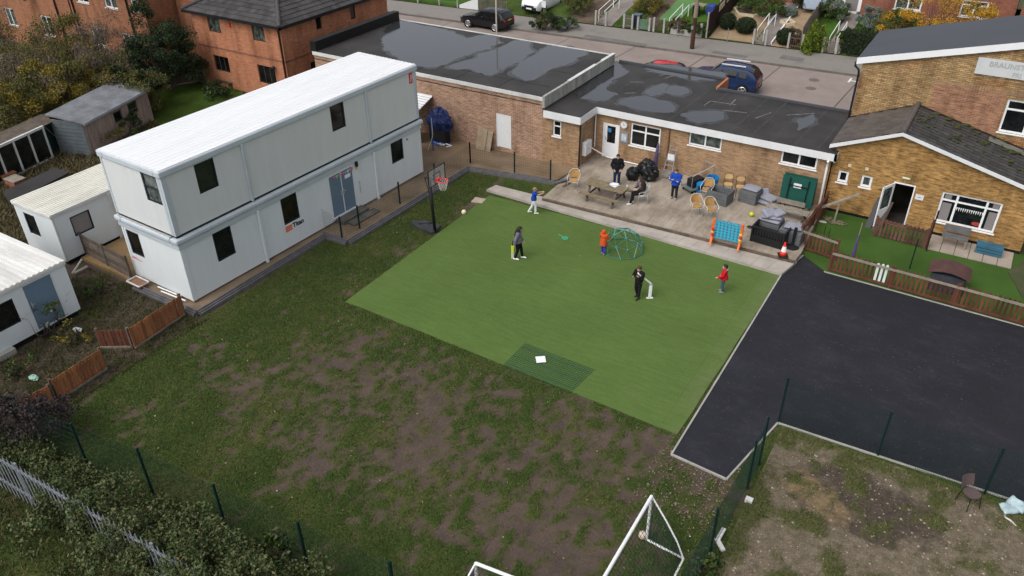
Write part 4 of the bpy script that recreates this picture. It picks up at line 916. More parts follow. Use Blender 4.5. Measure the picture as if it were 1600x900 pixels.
# ---------------------------------------------------------------- red brick house
def hip_house(t, x0, x1, y0, y1, eave, pitch_, brickm, tilem, oh=.35):
    Lx, Ly = x1-x0+2*oh, y1-y0+2*oh; hw = Lx/2; rise = hw*pitch_; cx_ = (x0+x1)/2; ez = eave+.02
    A, B_, C_, D_ = Vector((x0-oh,y0-oh,ez)), Vector((x1+oh,y0-oh,ez)), Vector((x1+oh,y1+oh,ez)), Vector((x0-oh,y1+oh,ez)); r0 = Vector((cx_,y0-oh+hw,ez+rise)); r1 = Vector((cx_,y1+oh-hw,ez+rise))
    mb = MB()
    for poly in ((A,B_,r0),(B_,C_,r1,r0),(C_,D_,r1),(D_,A,r0,r1)):
        a = (poly[1]-poly[0]).normalized(); up = None; c = poly[2] if len(poly) == 3 else (poly[2]+poly[3])/2
        v = c-poly[0]; b_ = (v-a*v.dot(a)).normalized(); n = a.cross(b_); n = n if n.z > 0 else -n
        mb.add(list(poly), [tuple(range(len(poly)))]); pl = [((p-poly[0]).dot(a), (p-poly[0]).dot(b_)) for p in poly]
        tiles(mb, poly[0], a, b_, n, pl, .36, .36, .035)
    mb.add([A,B_,C_,D_], [(3,2,1,0)]); mb.build('roof', tilem, t)
    hp = MB()
    for p, q in ((A,r0),(B_,r0),(C_,r1),(D_,r1),(r0,r1)): hp.path([p+Vector((0,0,.05)), q+Vector((0,0,.05))], .11, 8)
    hp.build('ridge_tile', tilem, t); g_ = MB(); e = oh+.06; g_.box(x0-e,x1+e,y0-e,y0-e+.1,ez-.14,ez-.02).box(x1+oh-.04,x1+e,y0-e,y1+e,ez-.14,ez-.02); g_.build('gutter', MT['black'], t)
HS = thing('brick_house', 'orange red brick house with grey hipped tile roof and brown windows beside the flat roof', 'house', (-40.6, 33.5, 0))
hx0, hx1, hy0, hy1, hz = -44.5, -36.75, 33.5, 43.3, 4.72
fw_ = [(3.27-1.75+.0, 2.5, 3.72, 4.6)]
fh = [(1.4,2.5,3.55,4.6),(5.3,6.35,3.55,4.6),(1.25,2.6,1.05,2.05),(5.2,6.7,.9,2.05)]; rh = [(2.95,3.45,3.75,4.6),(6.1,6.6,3.65,4.6),(2.0,2.5,1.2,2.0)]
mb = MB(); wall(mb, (hx0,hy0), X_, NY, hx1-hx0, 0, hz, fh, .09); wall(mb, (hx1,hy0), Y_, X_, hy1-hy0, 0, hz, rh, .09); wall(mb, (hx0,hy1), NY, NX, hy1-hy0, 0, hz); wall(mb, (hx1,hy1), NX, Y_, hx1-hx0, 0, hz); mb.build('wall', MT['red_brick'], HS)
bf = M('brown_window_frame', (.07,.035,.02), .5, .2)
for k, h in enumerate(fh): window(HS, (hx0,hy0), X_, NY, h, bf, MT['glass_curtain'] if k < 2 else MT['glass'], cols=(.5,) if k < 2 else (.34,.67), fw=.06)
for h in rh: window(HS, (hx1,hy0), Y_, X_, h, bf, MT['glass'], fw=.06)
mb = MB(); mb.box(hx0-.01,hx1+.012,hy0-.02,hy0-.003,2.5,2.62).box(hx1+.003,hx1+.02,hy0-.02,hy1,2.5,2.62); mb.build('brick_band', MT['red_brick_dark'], HS)
hip_house(HS, hx0, hx1, hy0, hy1, hz, .52, MT['red_brick'], MT['tile'])
MB().path([(hx1-.12,hy0-.07,hz),(hx1-.12,hy0-.07,.1)], .05, 8).build('downpipe', MT['black'], HS)
MB().box(hx0+3.4,hx0+3.5,hy0-.08,hy0-.003,4.1,4.4).build('alarm_box', MT['red'], HS); p = Vector((hx1-1.0,hy0-.15,2.1)); MB().tube((p.x,hy0,p.z),p,.04,.04).ell(p,.12,10,6).build('wall_lamp', MT['black'], HS)
tag(MB().box(hx0-1.6,hx0-.05,hy0+1.8,hy0+2.6,2.9,3.0).build('porch_roof', MT['alu'], loc=(hx0-.8,hy0+2.2,2.9)), 'small flat grey metal canopy on the left side of the brick house', 'canopy')
# ---------------------------------------------------------------- terrace at the far left
def terrace(label, x0, x1, y, eave, wins, brickm, rz=0, gable=False):
    t = thing('terraced_house', label, 'house', ((x0+x1)/2, y, 0))
    hl = [w_ for w_ in wins]; mb = MB(); wall(mb, (x0,y), X_, NY, x1-x0, 0, eave, hl, .08); wall(mb, (x1,y), Y_, X_, 7, 0, eave); wall(mb, (x0,y+7), NY, NX, 7, 0, eave)
    mb.build('wall', brickm, t)
    for k, h in enumerate(hl): window(t, (x0,y), X_, NY, h, MT['white'], MT['glass_curtain'] if k % 2 else MT['glass'], cols=(.5,) if h[1]-h[0] > .8 else (), fw=.08, sill=MT['white_dirty'])
    mb = MB(); P0 = Vector((x0-.1,y-.35,eave-.05)); b_ = Vector((0,.82,.57)).normalized(); n = Vector((0,-.57,.82)).normalized(); H = 4.4
    mb.extrude([P0, P0+X_*(x1-x0+.2), P0+X_*(x1-x0+.2)+b_*H, P0+b_*H], -n*.08); tiles(mb, P0, X_, b_, n, [(0,0),(x1-x0+.2,0),(x1-x0+.2,H),(0,H)], .36, .36, .03); mb.build('roof', MT['tile'], t)
    MB().box(x0,x1,y-.42,y-.3,eave-.14,eave-.02).build('gutter', MT['black'], t)
    mb = MB()
    for u in (x0+.35, x1-1.6): mb.path([(u,y-.08,eave-.1),(u+.1,y-.08,.1)], .06, 8)
    mb.build('downpipe', MT['black'], t); return t
y0_ = 32.6
for k, (x0, x1, lb) in enumerate(((-82,-67.2,'brick terraced house at the far left edge half hidden by shrubs'), (-67,-56.2,'brick terraced house with satellite dish above the bare shrubs'), (-56,-47.9,'brick terraced house beside the projecting gable wall'))):
    L = x1-x0; wn = [(L*.12,L*.12+1.3,4.15,5.05),(L*.5,L*.5+1.3,4.15,5.1),(L*.85,L*.85+.6,4.2,5.0),(L*.2,L*.2+1.2,1.3,2.6),(L*.62,L*.62+1.3,1.2,2.6)]
    tt = terrace(lb, x0, x1, y0_, 5.5, wn, MT['terrace_brick'])
    if k == 1: MB().lathe((0,0,0),[(.02,0),(.3,.1),(.32,.12)],12).build('satellite_dish', MT['black'], tt)
    if k == 1:
        d_ = [c for c in tt.children if c.name.startswith('satellite')][0]
        d_.data.transform(Matrix.Translation(Vector((-60.5,y0_-.4,3.9))-tt.location) @ Matrix.Rotation(R(70),4,'X') @ Matrix.Translation(tt.location))
tg = thing('gable_house', 'tall plain red brick gable wall between the terrace and the hipped roof house', 'house', (-44.5, 36, 0))
mb = MB(); wall(mb, (-47.8,35), X_, NY, 5.6, 0, 6.6, [(3.6,4.2,5.2,6.3)], .08); wall(mb, (-42.2,35), Y_, X_, 8, 0, 6.6); wall(mb, (-47.8,43), NY, NX, 8, 0, 6.6); mb.build('wall', MT['terrace_brick'], tg); window(tg, (-47.8,35), X_, NY, (3.6,4.2,5.2,6.3), MT['white'], MT['glass'], fw=.08, sill=MT['white'])
mb = MB(); mb.extrude([(-48,34.7,6.5),(-42,34.7,6.5),(-42,39,8.6),(-48,39,8.6)], (0,0,.12)); mb.extrude([(-48,39,8.6),(-42,39,8.6),(-42,43.3,6.5),(-48,43.3,6.5)], (0,0,.12)); mb.build('roof', MT['tile'], tg)
MB().box(-47.8,-42.2,34.985,34.997,4.6,4.7).build('brick_band', MT['red_brick_dark'], tg)
# ---------------------------------------------------------------- houses across the road
def far_house(label, x0, x1, y, zb, holes, dr=None):
    t = thing('semi_detached_house', label, 'house', ((x0+x1)/2, y, zb)); mb = MB()
    hl = holes + ([dr] if dr else [])
    wall(mb, (x0,y), X_, NY, x1-x0, zb-.6, zb+5, hl, .1); wall(mb, (x1,y), Y_, X_, 8, zb-.6, zb+5); wall(mb, (x0,y+8), NY, NX, 8, zb-.6, zb+5); mb.build('wall', MT['red_brick_dark'], t)
    for h in holes: window(t, (x0,y), X_, NY, h, MT['white'], MT['glass_curtain'], cols=(.5,), rows=(.7,), fw=.1, sill=MT['white'])
    if dr: door(t, (x0,y), X_, NY, dr, MT['white'], MT['white'], panes=((.12,.88,.1,.95),), glass=MT['blind'], fw=.1)
    mb = MB(); mb.extrude([(x0-.3,y-.4,zb+4.9),(x1+.3,y-.4,zb+4.9),(x1+.3,y+4,zb+7.5),(x0-.3,y+4,zb+7.5)], (0,0,.12)); mb.extrude([(x0-.3,y+4,zb+7.5),(x1+.3,y+4,zb+7.5),(x1+.3,y+8.3,zb+4.9),(x0-.3,y+8.3,zb+4.9)], (0,0,.12)); mb.build('roof', MT['tile'], t); return t
zb = 1.38; yh = 65.9
far_house('red brick house with white framed glass door at the end of a garden path', -12.9, -.3, yh, zb, [(4.9,6.7,zb+.75,zb+1.9),(9.2,10.9,zb+.75,zb+1.9),(6.6,8.2,zb+3,zb+4)], (1.25,2.65,zb,zb+2.15))
far_house('red brick house behind the tan gravel garden and the caravan', -26.5, -13.3, yh+.3, zb, [(1.2,3.0,zb+.8,zb+2),(5.5,7.3,zb+.8,zb+2),(10.3,11.6,zb+.8,zb+2)], (8.2,9.2,zb,zb+2.1))
far_house('red brick house far right beyond the yellow shrub', 0, 12, yh-.4, zb, [(1.5,3.2,zb+.8,zb+2)])
# ================================================================== OBJECTS
PZ = .28
def V3(p): return Vector(p)
def basis(a): return Vector((math.cos(a), math.sin(a), 0)), Vector((-math.sin(a), math.cos(a), 0))
def parts(mbs, name, mat, parent, **k):
    for m in mbs: m.build(name, mat, parent, **k)
# ---- picnic table
pL, pR = at(917,281.5,1.03), at(978,297.5,1.03); d = (pR-pL); d.z = 0; Lt = d.length; a_ = math.atan2(d.y, d.x); c_ = (pL+pR)/2
t = thing('picnic_table', 'mossy brown wooden picnic table with attached benches on the patio', 'picnic table', (c_.x, c_.y, PZ), a_, local=True)
L2 = Lt/2
for k in range(5): MB().box(-L2, L2, -.36+k*.145, -.36+k*.145+.135, .71, .75).build('top_board', MT['wood_table'], t, bevel=.005)
for s in (-1, 1):
    MB().box(-L2, L2, s*.68-.12, s*.68-.005, .41, .45).box(-L2, L2, s*.68+.005, s*.68+.12, .41, .45).build('bench', MT['wood_table'], t, bevel=.005)
    x = s*(L2-.35)
    for q in (-1, 1): MB().bar((x, q*.28, .71), (x, q*.66, 0), .045, .1, up=(1,0,0)).build('leg', MT['wood_dark'], t)
    MB().box(x+.03, x+.07, -.8, .8, .33, .41).build('cross_beam', MT['wood_dark'], t); MB().box(x-.07, x-.03, -.38, .38, .63, .71).build('cross_beam', MT['wood_dark'], t)
    MB().bar((x-s*.05, 0, .37), (s*.3, 0, .7), .04, .09).build('brace', MT['wood_dark'], t)
p = at(959,289,1.035); t = thing('paper_stack', 'loose stack of white papers on the picnic table', 'papers', tuple(p))
for k in range(5):
    e1, e2 = basis(random.uniform(-.5,.9)); o_ = p + Vector((random.uniform(-.12,.12), random.uniform(-.08,.08), 0)); MB().obox(o_, e1, e2, -.15, .15, -.11, .11, .003+k*.009, .009+k*.009).build('sheet', M('paper', (.72,.74,.78), .8, .06) if k != 2 else M('printed_paper', (.25,.32,.5), .8, .3), t)
p = at(980,292,1.035); t = thing('cup', 'small white cup at the end of the picnic table', 'cup', tuple(p)); MB().lathe(tuple(p), [(.03,0),(.04,.09),(.034,.09),(.028,.02)], 12).build('cup_body', MT['white_paint'], t); MB().lathe((p.x,p.y,p.z+.07), [(.0,.0),(.034,.0)], 12).build('drink', MT['ink'], t)
# ---- bistro armchairs
MT['rattan'] = M('tan_woven_rattan', (.42,.24,.085), .75, .2, 6, 30, bump=.4)
MT['ivory'] = M('ivory_tube', (.58,.53,.43), .4, .06)
def bistro(label, loc, rz, first=None, seatmat=None):
    if first: c = dup(first, loc, rz, label, 'bistro armchairs on the patio'); return c
    t = thing('bistro_chair', label, 'chair', loc, rz, 'bistro armchairs on the patio', local=True)
    sm = seatmat or MT['rattan']
    MB().prism(chaikin([(-.23,-.2),(.23,-.2),(.22,.2),(-.22,.2)], 2), .42, .45).build('seat', sm, t)
    V = []; fs = []; nu, nv = 10, 6
    for j in range(nv+1):
        for i in range(nu+1):
            f = i/nu*2-1; zz = .47+.36*j/nv*(1-.12*f*f); V.append((f*.21*(1+.05*j/nv), -.2-.07*j/nv-.06*(1-f*f), zz))
    n0 = len(V); V += [(x, y-.015, z) for x, y, z in V]
    for j in range(nv):
        for i in range(nu): q = j*(nu+1)+i; fs += [(q,q+1,q+nu+2,q+nu+1)[::-1], (n0+q,n0+q+1,n0+q+nu+2,n0+q+nu+1)]
    MB().add(V, fs).build('backrest', sm, t, smooth=True)
    arc = [(-.27,.22,.62),(-.285,.0,.64),(-.27,-.18,.70),(-.2,-.31,.82),(-.09,-.35,.88),(.09,-.35,.88),(.2,-.31,.82),(.27,-.18,.70),(.285,.0,.64),(.27,.22,.62)]
    MB().path(arc, .014, 8, round_ends=True).build('arm_rail', MT['ivory'], t, smooth=True)
    for s in (-1, 1):
        MB().path([(s*.27,.22,.62),(s*.245,.22,.42),(s*.25,.25,0)], .013, 6).build('leg', MT['alu'], t, smooth=True); MB().path([(s*.22,-.2,.44),(s*.23,-.27,0)], .013, 6).build('leg', MT['alu'], t, smooth=True)
    MB().path([(-.23,-.21,.41),(.23,-.21,.41),(.23,.21,.41),(-.23,.21,.41),(-.23,-.21,.41)], .011, 6).build('seat_frame', MT['alu'], t)
    return t
def face(px, py): # rotation whose forward (+y local) looks along the picture direction (right, away)
    r = AX_R.copy(); r.z = 0; f = AX_F.copy(); f.z = 0; v = r.normalized()*px + f.normalized()*py
    return math.atan2(-v.x, v.y)
ch0 = bistro('tan bistro armchair left of the picnic table', tuple(at(896,294,PZ)), face(-.3,-1))
bistro('tan bistro armchair in front of the grey planter box and blue barrel', tuple(at(1103,309,PZ)), face(-.5,-.9), ch0)
bistro('tan bistro armchair, left one of the side by side pair behind the giant game', tuple(at(1087,335,PZ)), face(.05,-1), ch0)
bistro('tan bistro armchair, right one of the side by side pair behind the giant game', tuple(at(1109,340,PZ)), face(.12,-1), ch0)
# ---- wooden stacking chairs by the wall
def school(label, loc, rz, first=None):
    if first: return dup(first, loc, rz, label, 'wooden stacking chairs by the wall')
    t = thing('stacking_chair', label, 'chair', loc, rz, 'wooden stacking chairs by the wall', local=True); wd = M('pale_ply', (.5,.33,.15), .55, .12, 3)
    MB().prism(chaikin([(-.2,-.19),(.2,-.19),(.2,.2),(-.2,.2)],1), .44, .46).build('seat', wd, t); MB().extrude(chaikin([Vector((-.19,-.21,.62)),Vector((.19,-.21,.62)),Vector((.19,-.25,.84)),Vector((-.19,-.25,.84))],1), (0,-.014,0)).build('backrest', wd, t)
    for s in (-1,1): MB().path([(s*.19,-.26,.86),(s*.19,-.2,.45),(s*.2,-.24,.0)], .012, 6).build('leg', MT['black_metal'], t); MB().path([(s*.19,-.2,.42),(s*.19,.18,.42),(s*.2,.2,0)], .012, 6).build('leg', MT['black_metal'], t)
    return t
s0 = school('wooden stacking chair by the wall, nearer the blue barrel', tuple(at(1136,301,PZ)), face(-.25,-1)); school('wooden stacking chair by the wall, nearer the grey cushions', tuple(at(1155,305,PZ)), face(-.15,-1), s0)
# ---- blue barrel and blue bin
MT['blue_plastic'] = M('bright_blue_plastic', (.015,.21,.5), .4, .08)
p = at(1111,297,PZ); t = thing('water_barrel', 'bright blue open barrel standing against the wing wall', 'barrel', tuple(p)); MB().lathe(tuple(p), [(.24,0),(.27,.3),(.28,.62),(.31,.62),(.31,.70),(.27,.70),(.25,.1),(.0,.1)], 20).build('drum', MT['blue_plastic'], t, smooth=False)
p = at(1092,299,PZ); t = thing('litter_bin', 'small bright blue bin with black opening beside the barrel', 'bin', tuple(p)); MB().lathe(tuple(p), [(.19,0),(.2,.42),(.18,.5),(.0,.52)], 16).build('body', MT['blue_plastic'], t); dc = Vector((.5,-.85,0)).normalized(); e1 = Vector((-dc.y,dc.x,0)); MB().obox(p, e1, dc, -.1,.1,.15,.215,.18,.36).build('opening', MT['black'], t)
# ---- grey rattan garden boxes
MT['grey_rattan'] = M('grey_flat_rattan', (.12,.125,.13), .7, .12, 4, 25); MT['cushion'] = M('grey_cushion', (.25,.255,.30), .9, .1, 3, 20, bump=.3)
def rattan_box(t, p, ang, w, dp, h, rim=True):
    e1, e2 = basis(ang); mb = MB()
    for k in range(4):
        z0 = h*k/4; z1 = h*(k+1)/4-.012; mb.obox(p, e1, e2, -w/2, w/2, -dp/2, -dp/2+.04, z0, z1).obox(p, e1, e2, -w/2, w/2, dp/2-.04, dp/2, z0, z1).obox(p, e1, e2, -w/2, -w/2+.04, -dp/2+.04, dp/2-.04, z0, z1).obox(p, e1, e2, w/2-.04, w/2, -dp/2+.04, dp/2-.04, z0, z1)
    mb.build('slat_panel', MT['grey_rattan'], t); MB().obox(p, e1, e2, -w/2+.03, w/2-.03, -dp/2+.03, dp/2-.03, .02, h*(.25 if rim else .98)).build('base', MT['grey_rattan'], t)
def cushion(name, label, p, ang, w, dp, h, tilt=0, parent=None, group=None):
    mb = MB(); n = 10
    V = []; fs = []
    for s in (0, 1):
        for j in range(n+1):
            for i in range(n+1):
                u, v = i/n*2-1, j/n*2-1; b_ = (1-u**6)*(1-v**6); V.append((u*w/2*(1-.03*v*v), v*dp/2*(1-.03*u*u), h/2 + (1 if s else -1)*h/2*(.35+.65*b_**.7)))
    for s in (0, 1):
        for j in range(n):
            for i in range(n):
                q = s*(n+1)**2+j*(n+1)+i; f = (q,q+1,q+n+2,q+n+1); fs.append(f if s else f[::-1])
    N2 = (n+1)**2; border = [i for i in range(n+1)] + [j*(n+1)+n for j in range(1,n+1)] + [n*(n+1)+i for i in range(n-1,-1,-1)] + [j*(n+1) for j in range(n-1,0,-1)]
    for k in range(len(border)): i, j = border[k], border[(k+1)%len(border)]; fs.append((i, j, j+N2, i+N2))
    Mx = Matrix.Translation(p) @ Matrix.Rotation(ang,4,'Z') @ Matrix.Rotation(tilt,4,'X'); mb.add([Mx@Vector(v) for v in V], fs)
    o = mb.build(name, MT['cushion'], None, True, loc=tuple(p)); return tag(o, label, 'cushion', group)
A1 = R(-8); p = at(1124,315,PZ); t = thing('planter_box', 'open grey slatted rattan box behind the bistro chairs', 'garden box', tuple(p)); rattan_box(t, p, A1, 1.0, .75, .62)
p = at(1171,314,PZ); t = thing('side_seat', 'grey slatted rattan cube seat left of the stacked cushions', 'garden seat', tuple(p)); rattan_box(t, p, A1, .85, .72, .6, False)
cushion('cushion', 'grey seat cushion lying on top of the grey rattan cube seat', p+Vector((.03,.05,.6)), A1, .75, .62, .12, 0, group='grey garden cushions')
p = at(1197,318,PZ); cushion('cushion', 'bottom grey cushion of the pile between cube seat and green table', p+Vector((0,0,.03)), R(-10), .95, .6, .16, group='grey garden cushions'); cushion('cushion', 'upper grey cushion of the pile between cube seat and green table', p+Vector((.0,.12,.22)), R(-20), .9, .55, .15, R(8), group='grey garden cushions'); cushion('cushion', 'grey cushion tilted upright against the wall beside the cube seat', p+Vector((-.35,.3,.3)), R(25), .7, .5, .14, R(40), group='grey garden cushions')
# ---- black slatted bench box with rattan seats and cushions
q0, q1 = at(1171,376,PZ), at(1222,391,PZ); ang = math.atan2(q1.y-q0.y, q1.x-q0.x); e1, e2 = basis(ang); Lb = (q1-q0).length
t = thing('storage_bench', 'black plastic storage bench with slatted front at the patio edge', 'bench', tuple(q0)); MB().obox(q0, e1, e2, 0, Lb, 0, .06, 0, .34).build('front_panel', MT['black'], t)
mb = MB().obox(q0, e1, e2, 0, Lb, 0, .06, .66, .74).obox(q0, e1, e2, 0, .07, 0, .06, .34, .66).obox(q0, e1, e2, Lb-.07, Lb, 0, .06, .34, .66); mb.build('front_rail', MT['black'], t)
for k in range(10): u = .1+(Lb-.2)*(k+.25)/10; MB().obox(q0, e1, e2, u, u+(Lb-.2)/20, .01, .05, .34, .66).build('slat', MT['black'], t)
for u in (0, Lb-.06): MB().obox(q0, e1, e2, u, u+.06, .06, .75, 0, .74).build('side_panel', MT['black'], t)
MB().obox(q0, e1, e2, .06, Lb-.06, .06, .75, .36, .42).build('seat', MT['black'], t); MB().lathe(tuple(q0+e1*(-.12)+e2*.1+Vector((0,0,.55))), [(.1,0),(.13,.03),(.1,.06)], 12).build('hose_reel', MT['black'], t)
t = thing('rattan_seat', 'grey rattan block seat behind the black slatted bench, left part', 'garden seat', tuple(q0+e1*.45+e2*1.15)); rattan_box(t, q0+e1*.42+e2*1.17, ang, .95, .78, .62, False)
t = thing('rattan_seat', 'grey rattan block seat behind the black slatted bench, right part by the fence', 'garden seat', tuple(q0+e1*1.5+e2*1.2)); rattan_box(t, q0+e1*1.45+e2*1.05, ang, .95, .95, .62, False)
b0 = q0+e1*.42+e2*1.15+Vector((0,0,.62))
cushion('cushion', 'lowest grey cushion stacked behind the black bench', b0, ang, .9, .7, .14, group='grey garden cushions'); cushion('cushion', 'middle grey cushion stacked behind the black bench', b0+Vector((0,.02,.14)), ang+.25, .85, .65, .14, group='grey garden cushions')
cushion('cushion', 'puffy grey cushion leaning on top of the stack behind the black bench', b0+Vector((-.12,-.05,.29)), ang+1.0, .6, .5, .16, R(22), group='grey garden cushions'); cushion('cushion', 'puffy grey cushion at the right of the stack top behind the black bench', b0+Vector((.22,.1,.28)), ang-.6, .5, .5, .16, R(10), group='grey garden cushions')
cushion('cushion', 'pale grey cushion lying on the right hand rattan block by the fence', q0+e1*1.45+e2*1.05+Vector((0,0,.62)), ang+.1, .75, .6, .13, group='grey garden cushions')
p = at(1237,386,PZ); t = thing('parasol_base', 'round black parasol base with short dark pole beside the cone', 'parasol base', tuple(p)); MB().lathe(tuple(p), [(.3,0),(.3,.05),(.1,.1),(.04,.12)], 18).build('weight', MT['black'], t); MB().path([p+Vector((0,0,.1)), p+Vector((.02,.05,.9))], [.05,.07], 8).build('pole', MT['black'], t)
# ---- cone
p = at(1223,400,PZ); t = thing('traffic_cone', 'red and white traffic cone with black base at the patio corner', 'cone', tuple(p)); e1, e2 = basis(.4)
MB().obox(p, e1, e2, -.2, .2, -.2, .2, 0, .06).build('base', MT['black'], t, bevel=.02); MB().lathe((p.x,p.y,p.z), [(.15,.06),(.115,.24)], 16).build('lower_band', M('cone_red', (.7,.035,.02), .5, .05), t, smooth=True); MB().lathe((p.x,p.y,p.z), [(.113,.24),(.07,.47)], 16).build('reflective_band', MT['white'], t); MB().lathe((p.x,p.y,p.z), [(.068,.47),(.035,.65),(.02,.66)], 16).build('tip', M('cone_red', (.7,.035,.02), .5, .05), t)
# ---- green folded table tennis table, wooden bench
MT['green_top'] = M('green_table_top', (.012,.085,.065), .5, .08)
g0, g1 = at(1229,318,PZ), at(1272,330,PZ); g0 = Vector((-7.05,34.75,PZ)); g1 = Vector((-5.65,34.75,PZ)); e1, e2 = basis(0)
t = thing('table_tennis_table', 'dark green table tennis table folded upright against the wing wall', 'table', (-6.35,34.75,PZ)); top_ = MB()
for dy, nm in ((0,'half_top'),(.28,'half_top')):
    MB().extrude([Vector((-7.08,34.6+dy,PZ+.12)),Vector((-5.62,34.6+dy,PZ+.12)),Vector((-5.62,34.62+dy,PZ+1.5)),Vector((-7.08,34.62+dy,PZ+1.5))], (0,.03,0)).build('half_top', MT['green_top'], t)
fr = MB()
for x in (-6.78,-5.95): fr.bar((x,34.55,PZ+.05),(x+.05,34.57,PZ+1.45),.04)
fr.bar((-6.78,34.55,PZ+1.1),(-5.93,34.55,PZ+1.1),.035); fr.build('frame', MT['black_metal'], t)
for x in (-7.0,-5.7):
    MB().tube((x,34.65,PZ+.06),(x+.03,34.65,PZ+.06),.06,.06,10).build('wheel', MT['black'], t)
MB().box(-6.55,-6.2,34.56,34.575,PZ+1.0,PZ+1.22).build('notice', MT['white_paint'], t)
w0, w1 = at(1196,322,PZ+.4), at(1262,338,PZ+.4); ang = math.atan2(w1.y-w0.y, w1.x-w0.x); e1, e2 = basis(ang); Lw = (w1-w0).length; wb = Vector((w0.x,w0.y,PZ))
t = thing('wooden_bench', 'weathered long wooden bench in front of the green folded table', 'bench', tuple(wb)); MB().obox(wb, e1, e2, 0, Lw, -.02, .2, .37, .42).obox(wb, e1, e2, 0, Lw, .21, .42, .37, .42).build('seat', MT['wood_grey'], t)
MB().obox(wb, e1, e2, .35, Lw-.3, .5, .545, .5, .72).build('backrest', MT['wood_grey'], t)
for u in (.15, Lw-.25):
    MB().obox(wb, e1, e2, u, u+.1, 0, .08, 0, .37).build('leg', MT['wood_dark'], t); MB().obox(wb, e1, e2, u, u+.1, .45, .53, 0, .5).build('leg', MT['wood_dark'], t)
# ---- giant four in a row game
c0, c1 = at(1117,384,PZ), at(1156,392,PZ); c0 = at(1112,377,PZ); c1 = at(1155,387,PZ); ang = math.atan2(c1.y-c0.y, c1.x-c0.x); e1, e2 = basis(ang); Lc = (c1-c0).length
t = thing('giant_game', 'giant blue four in a row board on orange legs beside the patio step', 'game', tuple((c0+c1)/2)); mb = MB(); Z0, Z1 = .28, 1.06; ncol, nrow = 7, 6; uw, uh = (Lc-.12)/ncol, (Z1-Z0)/nrow
for layer in (-.045, .045):
    for i in range(ncol):
        for j in range(nrow):
            cu, cz = .06+uw*(i+.5), Z0+uh*(j+.5); sq = []; ci = []; m = 12
            for k in range(m):
                a = 2*math.pi*k/m+math.pi/12; x, z = math.cos(a), math.sin(a); s_ = 1/max(abs(x),abs(z)); sq.append((cu+x*s_*uw/2, cz+z*s_*uh/2)); ci.append((cu+x*min(uw,uh)*.31, cz+z*min(uw,uh)*.31))
            P = [c0+e1*u+e2*layer+Vector((0,0,z)) for u, z in sq+ci]; mb.add(P, [(k,(k+1)%m,m+(k+1)%m,m+k) for k in range(m)])
for i in range(ncol+1): mb.obox(c0, e1, e2, .06+uw*i-.006, .06+uw*i+.006, -.04, .04, Z0, Z1)
mb.obox(c0, e1, e2, .05, Lc-.05, -.05, .05, Z0-.03, Z0); mb.build('board', M('cyan_blue_plastic', (.05,.36,.52), .4, .06), t)
MT['game_orange'] = M('orange_plastic', (.75,.14,.02), .4, .06); yl = M('yellow_plastic', (.75,.48,.03), .4, .06); rd = MT['red']
for u in (-.0, Lc):
    MB().obox(c0, e1, e2, u-.05, u+.05, -.06, .06, .1, 1.1).build('leg', MT['game_orange'], t); MB().extrude([c0+e1*(u-.04)+e2*-.28+Vector((0,0,0)), c0+e1*(u-.04)+e2*.28, c0+e1*(u-.04)+e2*.06+Vector((0,0,.35)), c0+e1*(u-.04)-e2*.06+Vector((0,0,.35))], e1*.08).build('foot', MT['game_orange'], t)
    for k in range(3): MB().tube(c0+e1*(u-.03)-e2*(.09)+Vector((0,0,.4+k*.13)), c0+e1*(u+.05)-e2*(.16)+Vector((0,0,.4+k*.13)), .055, .055, 10).build('disc', yl if (k+int(u > 0))%2 else rd, t)
# ---- bin bags, umbrella, ladder, trolley
bag_m = M('black_bin_bag', (.008,.009,.010), .3, .2, bump=0); 
def bag(label, p, r, seed):
    mb = MB(); V = []; fs = []; nu, nv = 22, 14
    for j in range(nv+1):
        t_ = math.pi*j/nv
        for i in range(nu):
            f = 2*math.pi*i/nu; q = Vector((math.sin(t_)*math.cos(f), math.sin(t_)*math.sin(f), math.cos(t_))); k = 1+.28*noise.fractal(q*2.2+Vector((seed,)*3), .8, 2, 4); zz = max(q.z, -.75)
            V.append((p.x+q.x*r*k, p.y+q.y*r*k, p.z+(zz*k*1.05+.8)*r))
    for j in range(nv):
        for i in range(nu): fs.append((j*nu+i,(j+1)*nu+i,(j+1)*nu+(i+1)%nu,j*nu+(i+1)%nu))
    o = mb.add(V, fs).build('bin_bag', bag_m, None, False, loc=tuple(p)); return tag(o, label, 'bin bag', 'black bin bags on the patio')
b_ = at(996,281,PZ)
bag('black bin bag lowest and nearest the picnic table in the heap', b_+Vector((-.25,-.05,0)), .33, 1); bag('black bin bag at the right of the heap beneath the wide window', b_+Vector((.5,.35,0)), .42, 2); bag('tallest black bin bag at the back of the heap by the wall', b_+Vector((.1,.8,0)), .42, 3); bag('black bin bag piled on top of the heap by the wall', b_+Vector((.28,.62,.30)), .30, 4)
p = Vector((at_y(1021,286,34.9).x, 34.95, PZ)); t = thing('garden_parasol', 'folded purple parasol leaning against the wing wall', 'parasol', tuple(p)); MB().path([p+Vector((.05,-.2,.02)), p+Vector((0,-.05,.5)), p+Vector((-.02,.15,1.35)), p+Vector((-.02,.18,1.5))], [.09,.12,.06,.02], 8).build('canopy', M('purple_cloth', (.085,.065,.14), .85, .3), t)
p = Vector((at_y(1044,283,34.8).x, 34.7, PZ)); t = thing('step_ladder', 'grey aluminium step ladder with paper sign leaning on the wing wall', 'ladder', tuple(p))
for s in (-1,1): MB().bar(p+Vector((s*.24,-.25,0)), p+Vector((s*.16,.42,1.5)), .025, .045).build('rail', MT['steel'], t)
